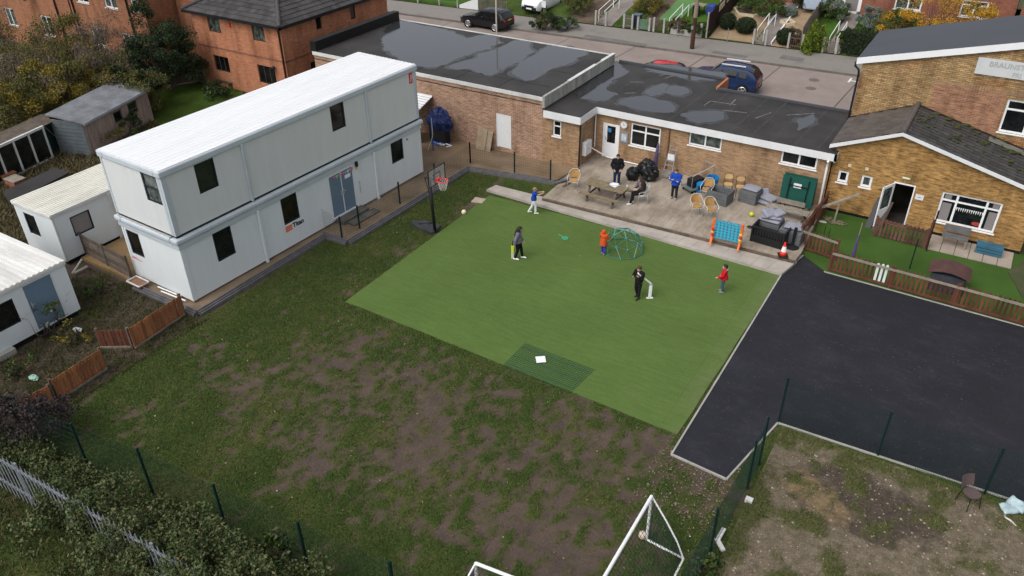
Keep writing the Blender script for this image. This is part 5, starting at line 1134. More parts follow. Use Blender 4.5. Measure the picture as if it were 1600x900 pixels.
for k in range(6):
    f = (k+.7)/6.4; w_ = .24-.07*f; c_ = p+Vector((0,-.25+.67*f,1.5*f)); MB().box(c_.x-w_, c_.x+w_, c_.y-.06, c_.y+.05, c_.z-.012, c_.z+.012).build('step', MT['steel'], t)
c_ = p+Vector((0,.16,.85)); MB().box(c_.x-.17,c_.x+.17,c_.y-.02,c_.y-.01,c_.z-.05,c_.z+.33).build('notice', MT['white_paint'], t)
tl = at(1071,300,PZ); ang = R(62); e1, e2 = basis(ang); t = thing('platform_trolley', 'grey platform trolley with tubular end frames parked by the wall', 'trolley', tuple(tl))
MB().obox(tl, e1, e2, 0, 1.35, -.38, .38, .17, .22).build('deck', M('grey_green_deck', (.16,.19,.18), .6, .2), t)
for u in (.02, 1.33):
    h = .95 if u < 1 else 1.2; MB().path([tl+e1*u-e2*.35+Vector((0,0,.2)), tl+e1*u-e2*.35+Vector((0,0,h)), tl+e1*u+e2*.35+Vector((0,0,h)), tl+e1*u+e2*.35+Vector((0,0,.2))], .018, 6).build('end_frame', MT['steel'], t)
MB().path([tl+e1*.0-e2*.36+Vector((0,0,.95)), tl+e1*1.33-e2*.36+Vector((0,0,1.2))], .022, 6).build('side_rail', MT['alu'], t)
for u in (.15,1.2):
    for v in (-.3,.3): MB().tube(tl+e1*u+e2*v+Vector((0,0,.08))-e2*.02, tl+e1*u+e2*v+Vector((0,0,.08))+e2*.02, .08,.08,10).build('wheel', MT['black'], t)
tag(MB().obox(tl, e1, e2, .2, .9, -.25, .2, .222, .62).build('black_crate', MT['black'], loc=tuple(tl+e1*.5+Vector((0,0,.22))), bevel=.03), 'black crate sitting on the grey platform trolley', 'crate')
# wall furniture
q = at_y(975,195,35.3); t = thing('wall_clock', 'round white wall clock beside the white wing door', 'clock', (q.x,35.3,q.z)); MB().path([(q.x,35.345,q.z),(q.x,35.27,q.z)], .2, 20).build('case', MT['concrete'], t); MB().path([(q.x,35.269,q.z),(q.x,35.262,q.z)], .165, 20).build('dial', MT['white_paint'], t); MB().bar((q.x,35.26,q.z),(q.x,35.26,q.z+.1),.012).bar((q.x,35.26,q.z),(q.x+.07,35.26,q.z-.02),.012).build('hand', MT['ink'], t)
t = thing('notice_board', 'grey notice board between the wing door and wide window', 'notice board', (-15.28,35.3,1.6)); MB().box(-15.5,-15.07,35.30,35.345,1.3,1.88).build('case', MT['steel'], t); MB().box(-15.42,-15.15,35.293,35.299,1.4,1.78).build('poster', M('pale_poster', (.5,.55,.58), .7, .3, 6), t)
tag(MB().box(-16.2,-16.0,35.29,35.312,1.72,1.92).build('door_sticker', M('blue_sticker', (.06,.25,.5), .6, .3, 5), loc=(-16.1,35.3,1.8)), 'small blue notice on the glass of the white wing door', 'notice')
t = thing('meter_box', 'white electricity meter box on the short return wall', 'meter box', (-16.93,34.3,.9)); MB().box(-16.945,-16.72,33.95,34.6,.75,1.45).build('case', MT['white_paint'], t, bevel=.02); MB().box(-16.72,-16.715,34.22,34.26,1.05,1.1).build('latch', MT['black'], t)
tag(MB().path([(-16.75,34.6,1.0),(-16.5,34.85,.75),(-16.1,35.15,.42),(-15.3,35.2,.36),(-14.0,35.22,.35),(-13.2,35.2,.33)], .03, 6).build('hose', MT['white'], loc=(-16.5,34.9,.4)), 'white pipe running from the meter box along the wall foot', 'pipe')
t = thing('board_pile', 'loose dark boards piled at the left end of the patio', 'boards', tuple(at(893,280,.2)))
for k, (x0, y0, x1, y1) in enumerate(((868,288,905,262),(875,288,906,268),(880,292,900,276),(863,287,892,278))): MB().bar(at(x0,y0,.2+.05*k), at(x1,y1,.3+.04*k), .14, .04).build('board', MT['kerb_board'] if k != 2 else MT['wood_dark'], t)
yb_ = at(1174,338,PZ); tag(MB().ell(yb_+Vector((0,0,.11)), .11, 16, 10).build('ball', M('lime_yellow', (.55,.58,.03), .5, .1), None, True, loc=tuple(yb_)), 'lime yellow ball on the patio near the black bench', 'ball')
# ---- basketball hoop
bp_ = at(662,358,0); pole0 = at(680,364,0); t = thing('basketball_hoop', 'portable black basketball hoop with clear backboard and red rim on the grass', 'basketball hoop', tuple(bp_))
base = chaikin([P2(640,353), P2(651,347), P2(686,353), P2(688,360), P2(676,368), P2(665,364)], 2); MB().prism([(v.x,v.y) for v in base], 0, .17).build('base', M('grey_black_plastic', (.05,.053,.06), .45, .3, 2), t, bevel=.04)
top = at_y(671,287,pole0.y); tp = Vector((pole0.x-.12, pole0.y+.02, 2.55))
MB().path([pole0+Vector((0,0,.05)), tp], .07, 8).build('pole', MT['black_metal'], t, smooth=True)
k_ = MB(); k_.path([at(652,350,.15), pole0*.5+tp*.5-Vector((0,0,.75))], .018, 6); k_.build('brace', MT['black_metal'], t); MB().path([at(668,350,.15), pole0*.5+tp*.5-Vector((0,0,.8))], .018, 6).build('brace', MT['black_metal'], t)
fwd = Vector((1,-.03,0)).normalized(); sid = Vector((-fwd.y, fwd.x, 0)); bc_ = tp+fwd*.42+Vector((0,0,.15))
MB().path([tp-fwd*.25+Vector((0,0,.05)), tp+Vector((0,0,.1)), bc_-Vector((0,0,.1))], .03, 6).build('arm', MT['black_metal'], t); MB().path([tp-fwd*.25+Vector((0,0,.05)), tp-Vector((0,0,.9))], .02, 6).build('lever', MT['black_metal'], t)
fr = MB(); W2, Hb = .56, .76
for u in (-W2, W2): fr.bar(bc_+sid*u-Vector((0,0,.2)), bc_+sid*u+Vector((0,0,Hb-.2)), .035)
for z in (-.2, Hb-.2): fr.bar(bc_-sid*W2+Vector((0,0,z)), bc_+sid*W2+Vector((0,0,z)), .035)
for u in (-.22,.22): fr.bar(bc_+sid*u, bc_+sid*u+Vector((0,0,.3)), .022)
fr.bar(bc_-sid*.22+Vector((0,0,.3)), bc_+sid*.22+Vector((0,0,.3)), .022); fr.build('backboard_frame', MT['black_metal'], t)
cg, nt, b, g = new_mat('clear_board'); b.inputs['Base Color'].default_value = (.5,.55,.58,1); b.inputs['Alpha'].default_value = .22; b.inputs['Roughness'].default_value = .15
MB().obox(bc_, sid, fwd, -W2+.01, W2-.01, -.004, .004, -.19, Hb-.21).build('backboard', cg, t)
rc = bc_+fwd*.3; ring = [rc+Vector((math.cos(a)*.23, math.sin(a)*.23, 0)) for a in np.linspace(0, 2*math.pi, 21)]; MB().path(ring, .02, 6).build('rim', M('rim_red', (.8,.05,.06), .4, .05), t); MB().obox(rc, sid, fwd, -.09, .09, -.3, -.2, -.08, .05).build('bracket', M('rim_red', (.8,.05,.06), .4, .05), t)
nn = MB()
for k in range(12):
    for s in (0, 1):
        pts = []
        for j in range(5): a = 2*math.pi*(k+(j if s else -j)*.5)/12; r_ = .22-.09*j/4; pts.append(rc+Vector((math.cos(a)*r_, math.sin(a)*r_, -.02-.1*j)))
        nn.path(pts, .007, 4)
nn.build('net', MT['rope'], t)
# ---- balls, slab, base mat
def ball(label, p, r, col, spot):
    t = thing('ball', label, 'ball', tuple(p)); MB().ell(p+Vector((0,0,r)), r, 18, 12).build('ball_skin', M('ball_leather', col, .5, .08), t, smooth=True)
    for k in range(7):
        d_ = Vector((random.uniform(-1,1), random.uniform(-1,1), random.uniform(-.2,1))).normalized(); a = d_.orthogonal().normalized(); b2 = d_.cross(a); pp = [p+Vector((0,0,r))+(d_*.93+(a*math.cos(x)+b2*math.sin(x))*.32).normalized()*r*1.008 for x in np.linspace(0, 2*math.pi, 6)[:-1]]; MB().add(pp, [(0,1,2,3,4)]).build('panel', M('ball_patch', spot, .5, .1), t)
ball('pale yellow football with dark patches at the turf edge by the hoop', at(725,335,.0), .12, (.7,.66,.42), (.12,.12,.1)); ball('cream football inside the large white goal', at(1004,841,.0), .12, (.62,.5,.42), (.5,.38,.3))
e1, e2 = basis(R(10)); p = at(748,314,0); tag(MB().obox(p, e1, e2, -.28, .28, -.25, .25, 0, .05).build('loose_slab', M('pale_loose_slab', (.4,.33,.26), .85, .15), loc=tuple(p)), 'loose pale paving slab beside the far left turf corner', 'slab')
q = [at(820,537,.04), at(928,578,.04), at(893,612,.04), at(785,572,.04)]; mb = MB(); MT['mat_net'] = M('dark_green_mat_net', (.02,.075,.045), .8, .15, 3)
def lerp3(a, b_, t_): return a+(b_-a)*t_
for k in range(30):
    f = k/29; mb.bar(lerp3(q[0],q[1],f), lerp3(q[3],q[2],f), .009, .01)
for k in range(16):
    f = k/15; mb.bar(lerp3(q[0],q[3],f)+Vector((0,0,.012)), lerp3(q[1],q[2],f)+Vector((0,0,.012)), .009 if k not in (2,8,13) else .03, .012)
tag(mb.build('net_mat', MT['mat_net'], loc=tuple((q[0]+q[2])/2)), 'dark green square netting lying flat across the turf edge', 'netting')
p = at(845,562,.07); e1, e2 = basis(R(38)); tag(MB().obox(p, e1, e2, -.17, .17, -.17, .17, 0, .025).build('base_plate', MT['white'], loc=tuple(p), bevel=.01), 'square white base plate lying on the green netting', 'base')
p = at(880,371,.035); t = thing('racket', 'small green plastic racket lying on the turf', 'racket', tuple(p)); gm_ = M('mint_plastic', (.06,.36,.2), .4, .06); e1 = (at(874,368,.035)-at(883,373,.035)); e1.z = 0; e1.normalize(); e2 = Vector((-e1.y,e1.x,0))
hd = p+e1*-.12; ring = [hd+(e1*math.cos(a)*.15+e2*math.sin(a)*.12)+Vector((0,0,.02)) for a in np.linspace(0,2*math.pi,17)]; MB().path(ring, .014, 6).build('rim', gm_, t); MB().bar(hd+e1*.14+Vector((0,0,.02)), hd+e1*.42+Vector((0,0,.02)), .035, .025).build('handle', gm_, t); mb = MB()
for k in range(-4,5): w_ = .115*math.sqrt(max(0,1-(k/4.6)**2)); mb.bar(hd+e1*(k*.031)-e2*w_+Vector((0,0,.02)), hd+e1*(k*.031)+e2*w_+Vector((0,0,.02)), .02, .006)
mb.build('strings', gm_, t)
# ---- geodesic climbing dome
dc = at(966,385,.035); dc = (at(938,398,.035)+at(996,388,.035))/2 + Vector((.05,.25,0)); rad = .86; hgt = .92
t = thing('climbing_dome', 'small green tube geodesic climbing dome on the turf', 'climbing frame', tuple(dc)); phi = (1+5**.5)/2
gt = M('sea_green_tube', (.03,.155,.115), .4, .1); gt2 = M('pale_green_tube', (.13,.31,.26), .4, .1)
ico = [Vector((0,0,1))] + [Vector((math.cos(2*math.pi*k/5)*.8944, math.sin(2*math.pi*k/5)*.8944, .4472)) for k in range(5)] + [Vector((math.cos(2*math.pi*(k+.5)/5)*.8944, math.sin(2*math.pi*(k+.5)/5)*.8944, -.4472)) for k in range(5)]
tri = [(0,1+k,1+(k+1)%5) for k in range(5)] + [(1+k,6+k,1+(k+1)%5) for k in range(5)] + [(1+(k+1)%5,6+k,6+(k+1)%5) for k in range(5)]
nodes = {}; edges = set()
def nd_(v):
    v = v.normalized(); k = (round(v.x,3), round(v.y,3), round(v.z,3)); nodes[k] = v; return k
for f in tri:
    p3 = [ico[i] for i in f]; mids = [nd_((p3[i]+p3[(i+1)%3])/2) for i in range(3)]; cs = [nd_(p) for p in p3]
    for i in range(3): edges |= {tuple(sorted((cs[i],mids[i]))), tuple(sorted((mids[i],cs[(i+1)%3]))), tuple(sorted((mids[i],mids[(i+1)%3])))}
def dp(k): v = Matrix.Rotation(.35,3,'Z') @ nodes[k]; return dc+Vector((v.x*rad*1.05, v.y*rad*1.05, max(0,v.z)*hgt+.02))
bars = [(dp(e[0]), dp(e[1])) for e in edges if nodes[e[0]].z > -.02 and nodes[e[1]].z > -.02]; r1_ = [dp(k) for k in nodes if nodes[k].z > .1]; r2_ = []
for i, (a, b2) in enumerate(bars): MB().tube(a, b2, .017, .017, 6).build('tube', gt if i % 3 else gt2, t)
for pnt in r1_+r2_: MB().ell(pnt, .035, 8, 6).build('joint', gt2, t)
# ---- goals
def goal(label, a, b_, back, h, netmat):
    """a, b_: ground points of the two uprights; back: horizontal vector to the rear bar"""
    t = thing('football_goal', label, 'goal', tuple((a+b_)/2)); up = Vector((0,0,h))
    MB().path([a, a+up], .04, 8).build('upright', MT['white'], t); MB().path([b_, b_+up], .04, 8).build('upright', MT['white'], t); MB().path([a+up, b_+up], .045, 8).build('crossbar', MT['white'], t)
    for q in (a, b_):
        MB().path([q, q+back], .035, 8).build('base_bar', MT['white'], t); MB().path([q+up, q+up*.62+back*.45, q+up*.3+back*.78, q+back], .024, 8).build('stay', MT['white'], t)
    MB().path([a+back, b_+back], .035, 8).build('rear_bar', MT['white'], t); mb = MB(); L = (b_-a).length; nu, nv = int(L/.11), 22
    def S(f, v):
        pts = [up, up*.62+back*.45, up*.3+back*.78, back]; x = v*3; i = min(2, int(x)); return lerp3(a, b_, f)+lerp3(pts[i], pts[i+1], x-i)
    for i in range(nu+1):
        pts = [S(i/nu, j/9) for j in range(10)]; mb.path(pts, .006, 3, cap=False)
    for j in range(nv+1): pts = [S(f, j/nv) for f in (0,.5,1)]; mb.path(pts, .006, 3, cap=False)
    for f in (0, 1):
        q = lerp3(a, b_, f)
        for j in range(1, 14):
            z = h*j/14; v = 1-z/h; lo, hi = 0., 1.
            for _ in range(20):
                m2 = (lo+hi)/2
                if (S(f, m2)-q).z > z: lo = m2
                else: hi = m2
            mb.path([q+Vector((0,0,z)), S(f, lo)], .005, 3, cap=False)
        for j in range(1, 12):
            x = j/12; lo, hi = 0., 1.
            for _ in range(20):
                m2 = (lo+hi)/2
                w2 = (S(f, m2)-q); w2.z = 0
                if w2.length < back.length*x: lo = m2
                else: hi = m2
            mb.path([q+back*x, S(f, lo)], .005, 3, cap=False)
    mb.build('net', netmat, t); return t
ga = at(1010,843,0); gh = 1.68; gq = at(945,900,gh); dy = (gq-(ga+Vector((0,0,gh)))); dy.z = 0; dy.normalize(); gback = at(1068,873,0)-ga; gback.z = 0
goal('large white football goal with black net at the bottom of the picture', ga, ga+dy*4.0, gback, gh, MT['net_green'])
g2 = at(743,880,1.25); g2b = at(800,902,1.25); d2_ = (g2b-g2); d2_.z = 0; d2_.normalize(); g2.z = 0; bk = at(738,905,0)-at(743,890,0); bk = Vector((-.25,-.95,0))
goal('small white football goal cut off by the bottom edge of the picture', g2, g2+d2_*2.4, bk, 1.25, MT['net_green'])
# ---- mesh fences
def mesh_fence(label, pts, h, posts=None, sub_panels=True, wire=.008, sp=.05, lean=None):
    t = thing('mesh_fence', label, 'fence', (pts[0].x, pts[0].y, pts[0].z)); up = Vector((0,0,h))
    for p in pts: MB().box(p.x-.03, p.x+.03, p.y-.03, p.y+.03, p.z, p.z+h+.06).build('post', MT['green_post'], t); 
    for p, q in zip(pts[:-1], pts[1:]):
        mb = MB(); L = (q-p).length; n = int(L/sp)
        for i in range(1, n): c = lerp3(p, q, i/n); mb.bar(c+Vector((0,0,.05)), c+up, wire)
        for j in range(int(h/.2)+1): z = .05+(h-.05)*j/int(h/.2); mb.bar(p+Vector((0,0,z)), q+Vector((0,0,z)), wire*1.2)
        mb.build('mesh_panel', MT['net_green'], t)
    return t
m1 = [at(140,733), at(240,773), at(355,830), at(482,890)]
m1 = [m1[0]+Vector((-2.7,-.3,0))] + m1 + [m1[3]+Vector((2.7,.25,0)), m1[3]+Vector((5.4,.45,0))]
mesh_fence('dark green wire mesh fence along the brambles at the lower left', m1, 1.78, wire=.0045, sp=.06)
m2 = [at(1215,662), at(1371,713), at(1535,788)]; yy = (m2[0].y+m2[1].y+m2[2].y)/3; m2 = [Vector((p.x, 20.42, 0)) for p in m2]; m2 += [Vector((m2[2].x+2.9, 20.42, 0)), Vector((m2[2].x+5.8, 20.42, 0))]
mesh_fence('dark green wire mesh fence between the asphalt and the stony ground', m2, 1.72, wire=.008, sp=.06)
m3 = [at(1167,764), at(1108,872)]; m3 = [m3[0]+Vector((0,1.1,0))] + m3 + [m3[1]+(m3[1]-m3[0])*1.0, m3[1]+(m3[1]-m3[0])*2]
mesh_fence('dark green wire mesh fence beside the large goal', m3, 1.85, wire=.006, sp=.07)
m4 = [at(421,517,.2)*0+TW(5.55,1.45,.13)]
m4 = [at(503,355,.15), at(535,374,.15), at(562,356,.15), at(625,318,.15), at(684,290,.15)*0+at(680,288,.15), at(735,254,.15), at(804,269,.15), at(860,282,.15)]
def low_fence(label, pts, h, mesh_rows):
    t = thing('mesh_fence', label, 'fence', tuple(pts[0]))
    for p in pts: MB().box(p.x-.028, p.x+.028, p.y-.028, p.y+.028, 0.1, p.z+h).build('post', MT['green_post'], t)
    for i, (p, q) in enumerate(zip(pts[:-1], pts[1:])):
        mb = MB(); L = (q-p).length; n = max(2, int(L/.12))
        for k in range(1, n): c = lerp3(p, q, k/n); mb.bar(c+Vector((0,0,.05)), c+Vector((0,0,h*.86)), .004)
        for j in range(7): z = .05+h*.82*j/6; mb.bar(p+Vector((0,0,z)), q+Vector((0,0,z)), .005)
        mb.build('mesh_panel', MT['net_green'], t)
low_fence('low green mesh fence with thin posts along the cabin walkway', m4[:6], 1.12, 6); low_fence('low green mesh fence with thin posts in front of the brick hall', m4[5:], 1.1, 6)
# ---- orange timber fence with open gate, lower left
def board_fence(label, p, q, h, mat, n=None, lean=Vector((0,0,0)), name='board_fence', cat='fence'):
    t = thing(name, label, cat, tuple(p)); d = (q-p); L = d.length; e1 = d.normalized(); nrm = Vector((e1.y,-e1.x,0)); n = n or int(L/.125); up = Vector((0,0,1))+lean
    mb = MB()
    for k in range(n):
        o_ = p+e1*(L*k/n); w_ = L/n*.84; hh = h+random.uniform(-.015,.015); off = nrm*(.012 if k % 2 else 0)
        mb.extrude([o_+off, o_+e1*w_+off, o_+e1*w_+off+up*hh, o_+off+up*hh], nrm*.02)
    mb.build('boards', mat, t)
    for f in (.18,.8): MB().bar(p+up*(h*f)-nrm*.03, q+up*(h*f)-nrm*.03, .05, .08).build('rail', mat, t)
    MB().bar(p-Vector((0,0,-.05))+nrm*.03, q+Vector((0,0,.05))+nrm*.03, .03, .1).build('gravel_board', MT['wood_grey'], t)
    for f in (0, 1): o_ = lerp3(p, q, f)-nrm*.08; MB().bar(o_, o_+up*(h+.02), .09).build('post', MT['wood_dark'], t)
    return t
board_fence('orange brown board fence running up to the cabin corner', at(211,546), at(290,492), .92, MT['wood_orange']); board_fence('orange brown board fence in front of the lower left cabin', at(93,627), at(168,577), .9, MT['wood_orange'])
board_fence('darker red brown board gate standing open between the two orange fences', at(158,544), at(207,543), .8, MT['wood_red'], name='board_gate', cat='gate'); board_fence('short orange brown board fence end beside the dark bush', at(40,655), at(88,632), .8, MT['wood_orange'])
# plank barrier beside the cabin end
p, q = at(206,436,.1), at(136,398,.1); t = thing('plank_fence', 'rough dark grey plank barrier between cabin end and small cabin', 'fence', tuple(p))
for j in range(4): MB().bar(p+Vector((0,0,.15+j*.25)), q+Vector((0,0,.15+j*.25+.02)), .03, .2).build('plank', MT['wood_dark'] if j % 2 else M('grey_brown_plank', (.17,.135,.11), .9, .3, 3), t)
for f in (0,.5,1): o_ = lerp3(p,q,f); MB().bar(o_, o_+Vector((0,0,1.1)), .08).build('post', MT['wood_dark'], t)
p = at(217,442,.25); e1, e2 = basis(R(-2)); t = thing('tray', 'shallow white rimmed tray of rubble by the cabin end wall', 'tray', tuple(p)); MB().obox(p, e1, e2, -.4, .4, -.25, .2, 0, .04).build('bottom', MT['red_brick_dark'], t); MB().path([p+e1*-.4-e2*.25+Vector((0,0,.08)), p+e1*.4-e2*.25+Vector((0,0,.08)), p+e1*.4+e2*.2+Vector((0,0,.08)), p-e1*.4+e2*.2+Vector((0,0,.08)), p-e1*.4-e2*.25+Vector((0,0,.08))], .035, 6).build('rim', MT['white_dirty'], t)
for k, (a, b2) in enumerate((((247,448),(283,463)),((252,455),(290,470)))): tag(MB().path([at(*a,.2), at(*b2,.25)], .03, 6).build('plastic_pipe', MT['white'], loc=tuple(at(*a,.2))), ('white plastic pipe lying closest to the cabin end wall', 'white plastic pipe lying beside the board edging below the cabin end')[k], 'pipe')
p = at(112,404,0); tag(MB().bar(at(113,427,0), at(128,405,.5), .05).build('white_post', MT['white_dirty'], loc=tuple(at(113,427,0))), 'white post leaning against the small stained cabin', 'post'); tag(MB().bar(at(116,428,.06), at(137,417,.06), .16, .1).build('timber_block', MT['wood_grey'], loc=tuple(at(116,428,0))), 'weathered timber block on the ground below the small stained cabin', 'timber')
# rubble step and litter near lower left
p = at(8,555,0); tag(MB().box(p.x-.5,p.x+.3,p.y-.3,p.y+.3,0,.25).build('concrete_step', MT['concrete'], loc=tuple(p), bevel=.02), 'pale concrete step under the lower left cabin', 'step')
for px, py, col, lb in ((122,518,(.6,.62,.65),'crumpled white carrier bag on the rough yard ground'), (54,592,(.35,.55,.45),'pale green plastic scrap behind the orange fence'), (58,686,(.2,.45,.38),'pale green plastic scrap below the dark bush')):
    p = at(px, py, .02); mb = MB(); mb.ell(p+Vector((0,0,.06)), (.2,.12,.06), 10, 6); mb.v = [(x+random.uniform(-.03,.03), y+random.uniform(-.03,.03), max(.0, z+random.uniform(-.02,.03))) for x, y, z in mb.v]; tag(mb.build('plastic_scrap', M('plastic_scrap', col, .4, .15), loc=tuple(p)), lb, 'litter')
# ---- palisade fence
pa = [at(-60,705), at(0,738), at(70,775), at(150,823), at(235,862), at(305,903), at(380,945)]; base_y = [Vector((p.x, 6.5+.012*(p.x+22), 0)) for p in pa]
q0 = Vector((-25.5,5.95,0)); q1 = Vector((-11.0,6.42,0)); t = thing('palisade_fence', 'grey galvanised steel palisade fence overgrown by brambles at the lower left', 'fence', tuple(q0)); L = (q1-q0).length; e1 = (q1-q0).normalized(); nrm = Vector((e1.y,-e1.x,0)); n = int(L/.2)
for k in range(n):
    o_ = q0+e1*(.2*k); mb = MB(); mb.extrude([o_-e1*.026, o_+e1*.026, o_+e1*.026+Vector((0,0,1.7)), o_+e1*.010+Vector((0,0,1.8)), o_-e1*.010+Vector((0,0,1.8)), o_-e1*.026+Vector((0,0,1.7))], nrm*.012); mb.build('pale', MT['steel'], t)
for z in (.4, 1.45): MB().bar(q0-nrm*.03+Vector((0,0,z)), q1-nrm*.03+Vector((0,0,z)), .05, .06).build('rail', MT['steel'], t)
for k in range(6): o_ = q0+e1*(2.75*k)-nrm*.08; MB().box(o_.x-.045,o_.x+.045,o_.y-.03,o_.y+.03,0,1.6).build('post', MT['steel'], t)
# ---- stuff in the passage beside the cabin
pp = at(682,232,.13); t = thing('tarpaulin', 'bundled dark blue tarpaulin hung on a post beside the brick hall', 'tarpaulin', tuple(pp)); mb = MB(); V = []; fs = []
cpos = Vector((-25.0,32.9,1.45)); nu, nv = 26, 16
for j in range(nv+1):
    t_ = math.pi*j/nv
    for i in range(nu): f = 2*math.pi*i/nu; q = Vector((math.sin(t_)*math.cos(f), math.sin(t_)*math.sin(f), math.cos(t_))); k = 1+.25*noise.fractal(q*1.8+Vector((3,5,1)),.8,2,5)+.1*math.sin(f*7); V.append(cpos+Vector((q.x*.68*k, q.y*.42*k, q.z*.62*k-.25*abs(q.x)**2)))
for j in range(nv):
    for i in range(nu): fs.append((j*nu+i,(j+1)*nu+i,(j+1)*nu+(i+1)%nu,j*nu+(i+1)%nu))
mb.add(V, fs).build('sheet', M('navy_tarpaulin', (.015,.03,.12), .5, .35, 3), t); MB().box(-25.6,-24.6,32.7,33.2,.13,1.1).build('stand', MT['black'], t)
for px, py, lb in ((677,235,'blue post with ropes beside the tarpaulin bundle'),(657,245,'blue post at the cabin corner next to the green screen')):
    o_ = at(px, py, .13); h_ = 2.3; t = thing('scaffold_post', lb, 'post', tuple(o_)); MB().tube(o_, o_+Vector((0,0,h_)), .035,.035,8).build('tube', M('blue_post', (.03,.07,.2), .4, .1), t); MB().path([o_+Vector((.03,-.03,h_*.8)), o_+Vector((.12,-.1,h_*.4)), o_+Vector((-.2,-.2,.05))], .015, 5).build('rope', MT['rope'], t)
g_ = at(664,222,.13); tag(MB().box(-27.3,-25.9,32.3,32.35,.13,2.0).build('screen', M('dark_green_screen', (.006,.04,.04), .5, .2), loc=(-26.6,32.3,.13)), 'dark green sheet screen behind the cabin end beside the tarpaulin', 'screen')
t = thing('lean_to', 'low white ribbed roof between the cabin end and the brick hall', 'lean-to', (-27,33,0)); MB().extrude([Vector((-28.6,32.35,2.0)),Vector((-25.9,32.35,2.0)),Vector((-25.9,33.55,2.35)),Vector((-28.6,33.55,2.35))], (0,0,.04)).build('roof', MT['cabin_roof'], t); mb = MB()
for k in range(7): f = k/6; mb.bar((-28.6,32.35+1.2*f,2.06+.35*f),(-25.9,32.35+1.2*f,2.06+.35*f),.03)
mb.build('rib', MT['white_dirty'], t); MB().box(-28.5,-28.4,32.4,33.5,0,2.0).build('support', MT['wood_dark'], t)
o_ = at(690,226,.14); t = thing('hose_heap', 'tangle of white and blue ropes on the wet concrete by the tarpaulin', 'ropes', tuple(o_))
for k in range(7):
    pts = [o_+Vector((random.uniform(-.9,.8), random.uniform(-.35,.35), .03+.05*random.random())) for _ in range(7)]; MB().path([Vector(v) for v in [pts[0]]+[ (pts[i]+pts[i+1])/2 for i in range(6)]], .028, 5).build('rope', MT['white'] if k % 2 else M('blue_rope', (.03,.08,.3), .6, .1), t)
for k, (px, lb) in enumerate(((748,'leaning plank furthest from the white hall door'),(755,'second leaning plank by the white hall door'),(763,'leaning plank nearest the white hall door'))): x = at_y(px, 225, 33.5).x; tag(MB().extrude([Vector((x,33.2,.13)),Vector((x+.3,33.2,.13)),Vector((x+.3,33.57,1.25-.06*k)),Vector((x,33.57,1.3-.06*k))], (0,-.03,0)).build('plank', M('pale_plank', (.3,.235,.16), .85, .2, 4), loc=(x,33.2,.13)), 'weathered pale '+lb, 'plank')
# ---- nursery garden furniture
def picket(label, pts, h, mat, white=(), cap=True, side=1):
    t = thing('picket_fence', label, 'fence', tuple(pts[0]))
    for p, q in zip(pts[:-1], pts[1:]):
        L = (q-p).length; e1 = (q-p).normalized(); nrm = Vector((e1.y,-e1.x,0))*side; n = max(2, int(L/.155))
        for z in (.12, h-.12): MB().bar(p+nrm*.035+Vector((0,0,z)), q+nrm*.035+Vector((0,0,z)), .04, .09).build('rail', MT['wood_grey'] if z > .2 and cap else mat, t)
        mm = MB(); was = False
        for k in range(n):
            o_ = lerp3(p, q, (k+.5)/n); now = any(a < o_.x < b2 for a, b2 in white)
            if now != was:
                if mm.v: mm.build('white_pickets' if was else 'pickets', MT['white_paint'] if was else mat, t)
                mm = MB(); was = now
            hh = h+random.uniform(-.02,.02); mm.extrude([o_-e1*.045+Vector((0,0,.05)), o_+e1*.045+Vector((0,0,.05)), o_+e1*.045+Vector((0,0,hh-.04)), o_+Vector((0,0,hh)), o_-e1*.045+Vector((0,0,hh-.04))], -nrm*.02)
        if mm.v: mm.build('white_pickets' if was else 'pickets', MT['white_paint'] if was else mat, t)
    for p in pts: MB().bar(p, p+Vector((0,0,h+.06)), .095).build('post', mat, t)
fa = at(1247,387,.05); fb = at(1295,423,.05)
w_a, w_b = at(1362,440,.05).x, at(1384,446,.05).x
picket('red brown picket fence between the asphalt and the nursery turf', [fb, lerp3(fb, at(1600,509,.05), .33), lerp3(fb, at(1600,509,.05), .66), at(1600,509,.05), at(1600,509,.05)+Vector((2.2,0,0)), at(1600,509,.05)+Vector((5,0,0))], .95, MT['wood_red'], [(w_a, w_b)])
picket('short red brown picket gate beside the cone at the patio corner', [fa, fb+Vector((0,.95,0))], .95, MT['wood_red'])
picket('red brown side fence from the patio corner to the wing wall', [fa+Vector((0,.12,0)), lerp3(fa, Vector((-5.12,35.3,.05)), .5), Vector((-5.12,35.25,.05))], 1.05, MT['wood_red'], cap=False)
fc, fd = Vector((-2.3,33.0,.06)), Vector((-.95,32.9,.06)); fc = at(1364,368,.06); fd = at(1443,388,.06)
picket('worn red brown picket barrier in front of the nursery door', [fc, fd], .9, M('faded_red_wood', (.14,.065,.05), .8, .3, 3, island=.5), cap=False, side=-1)
tag(MB().bar(fd+Vector((.08,.05,0)), fd+Vector((.08,.05,1.35)), .12).build('gate_post', MT['wood_red'], loc=tuple(fd)), 'taller red brown post at the end of the worn picket barrier', 'post')
p = at(1331,407,.06); t = thing('garden_parasol', 'folded purple parasol standing by the long picket fence', 'parasol', tuple(p)); MB().tube(p, p+Vector((.03,.05,1.75)), .02, .02, 6).build('pole', MT['wood_grey'], t); MB().path([p+Vector((0,0,.15)), p+Vector((.01,.02,.6)), p+Vector((.02,.035,1.2))], [.07,.06,.025], 8).build('canopy', M('violet_cloth', (.10,.06,.19), .8, .3), t)
for k, (p, h_, lb) in enumerate(((at(1421,420,.06), 1.4, 'thin dark green pole standing on the nursery turf'), (at(1447,392,.06), 1.9, 'thin dark pole beside the left edge of the wide nursery window'))): tag(MB().tube(p, p+Vector((0,0,h_)), .028, .028, 6).build('pole', MT['green_post'] if k == 0 else MT['black_metal'], loc=tuple(p)), lb, 'pole')
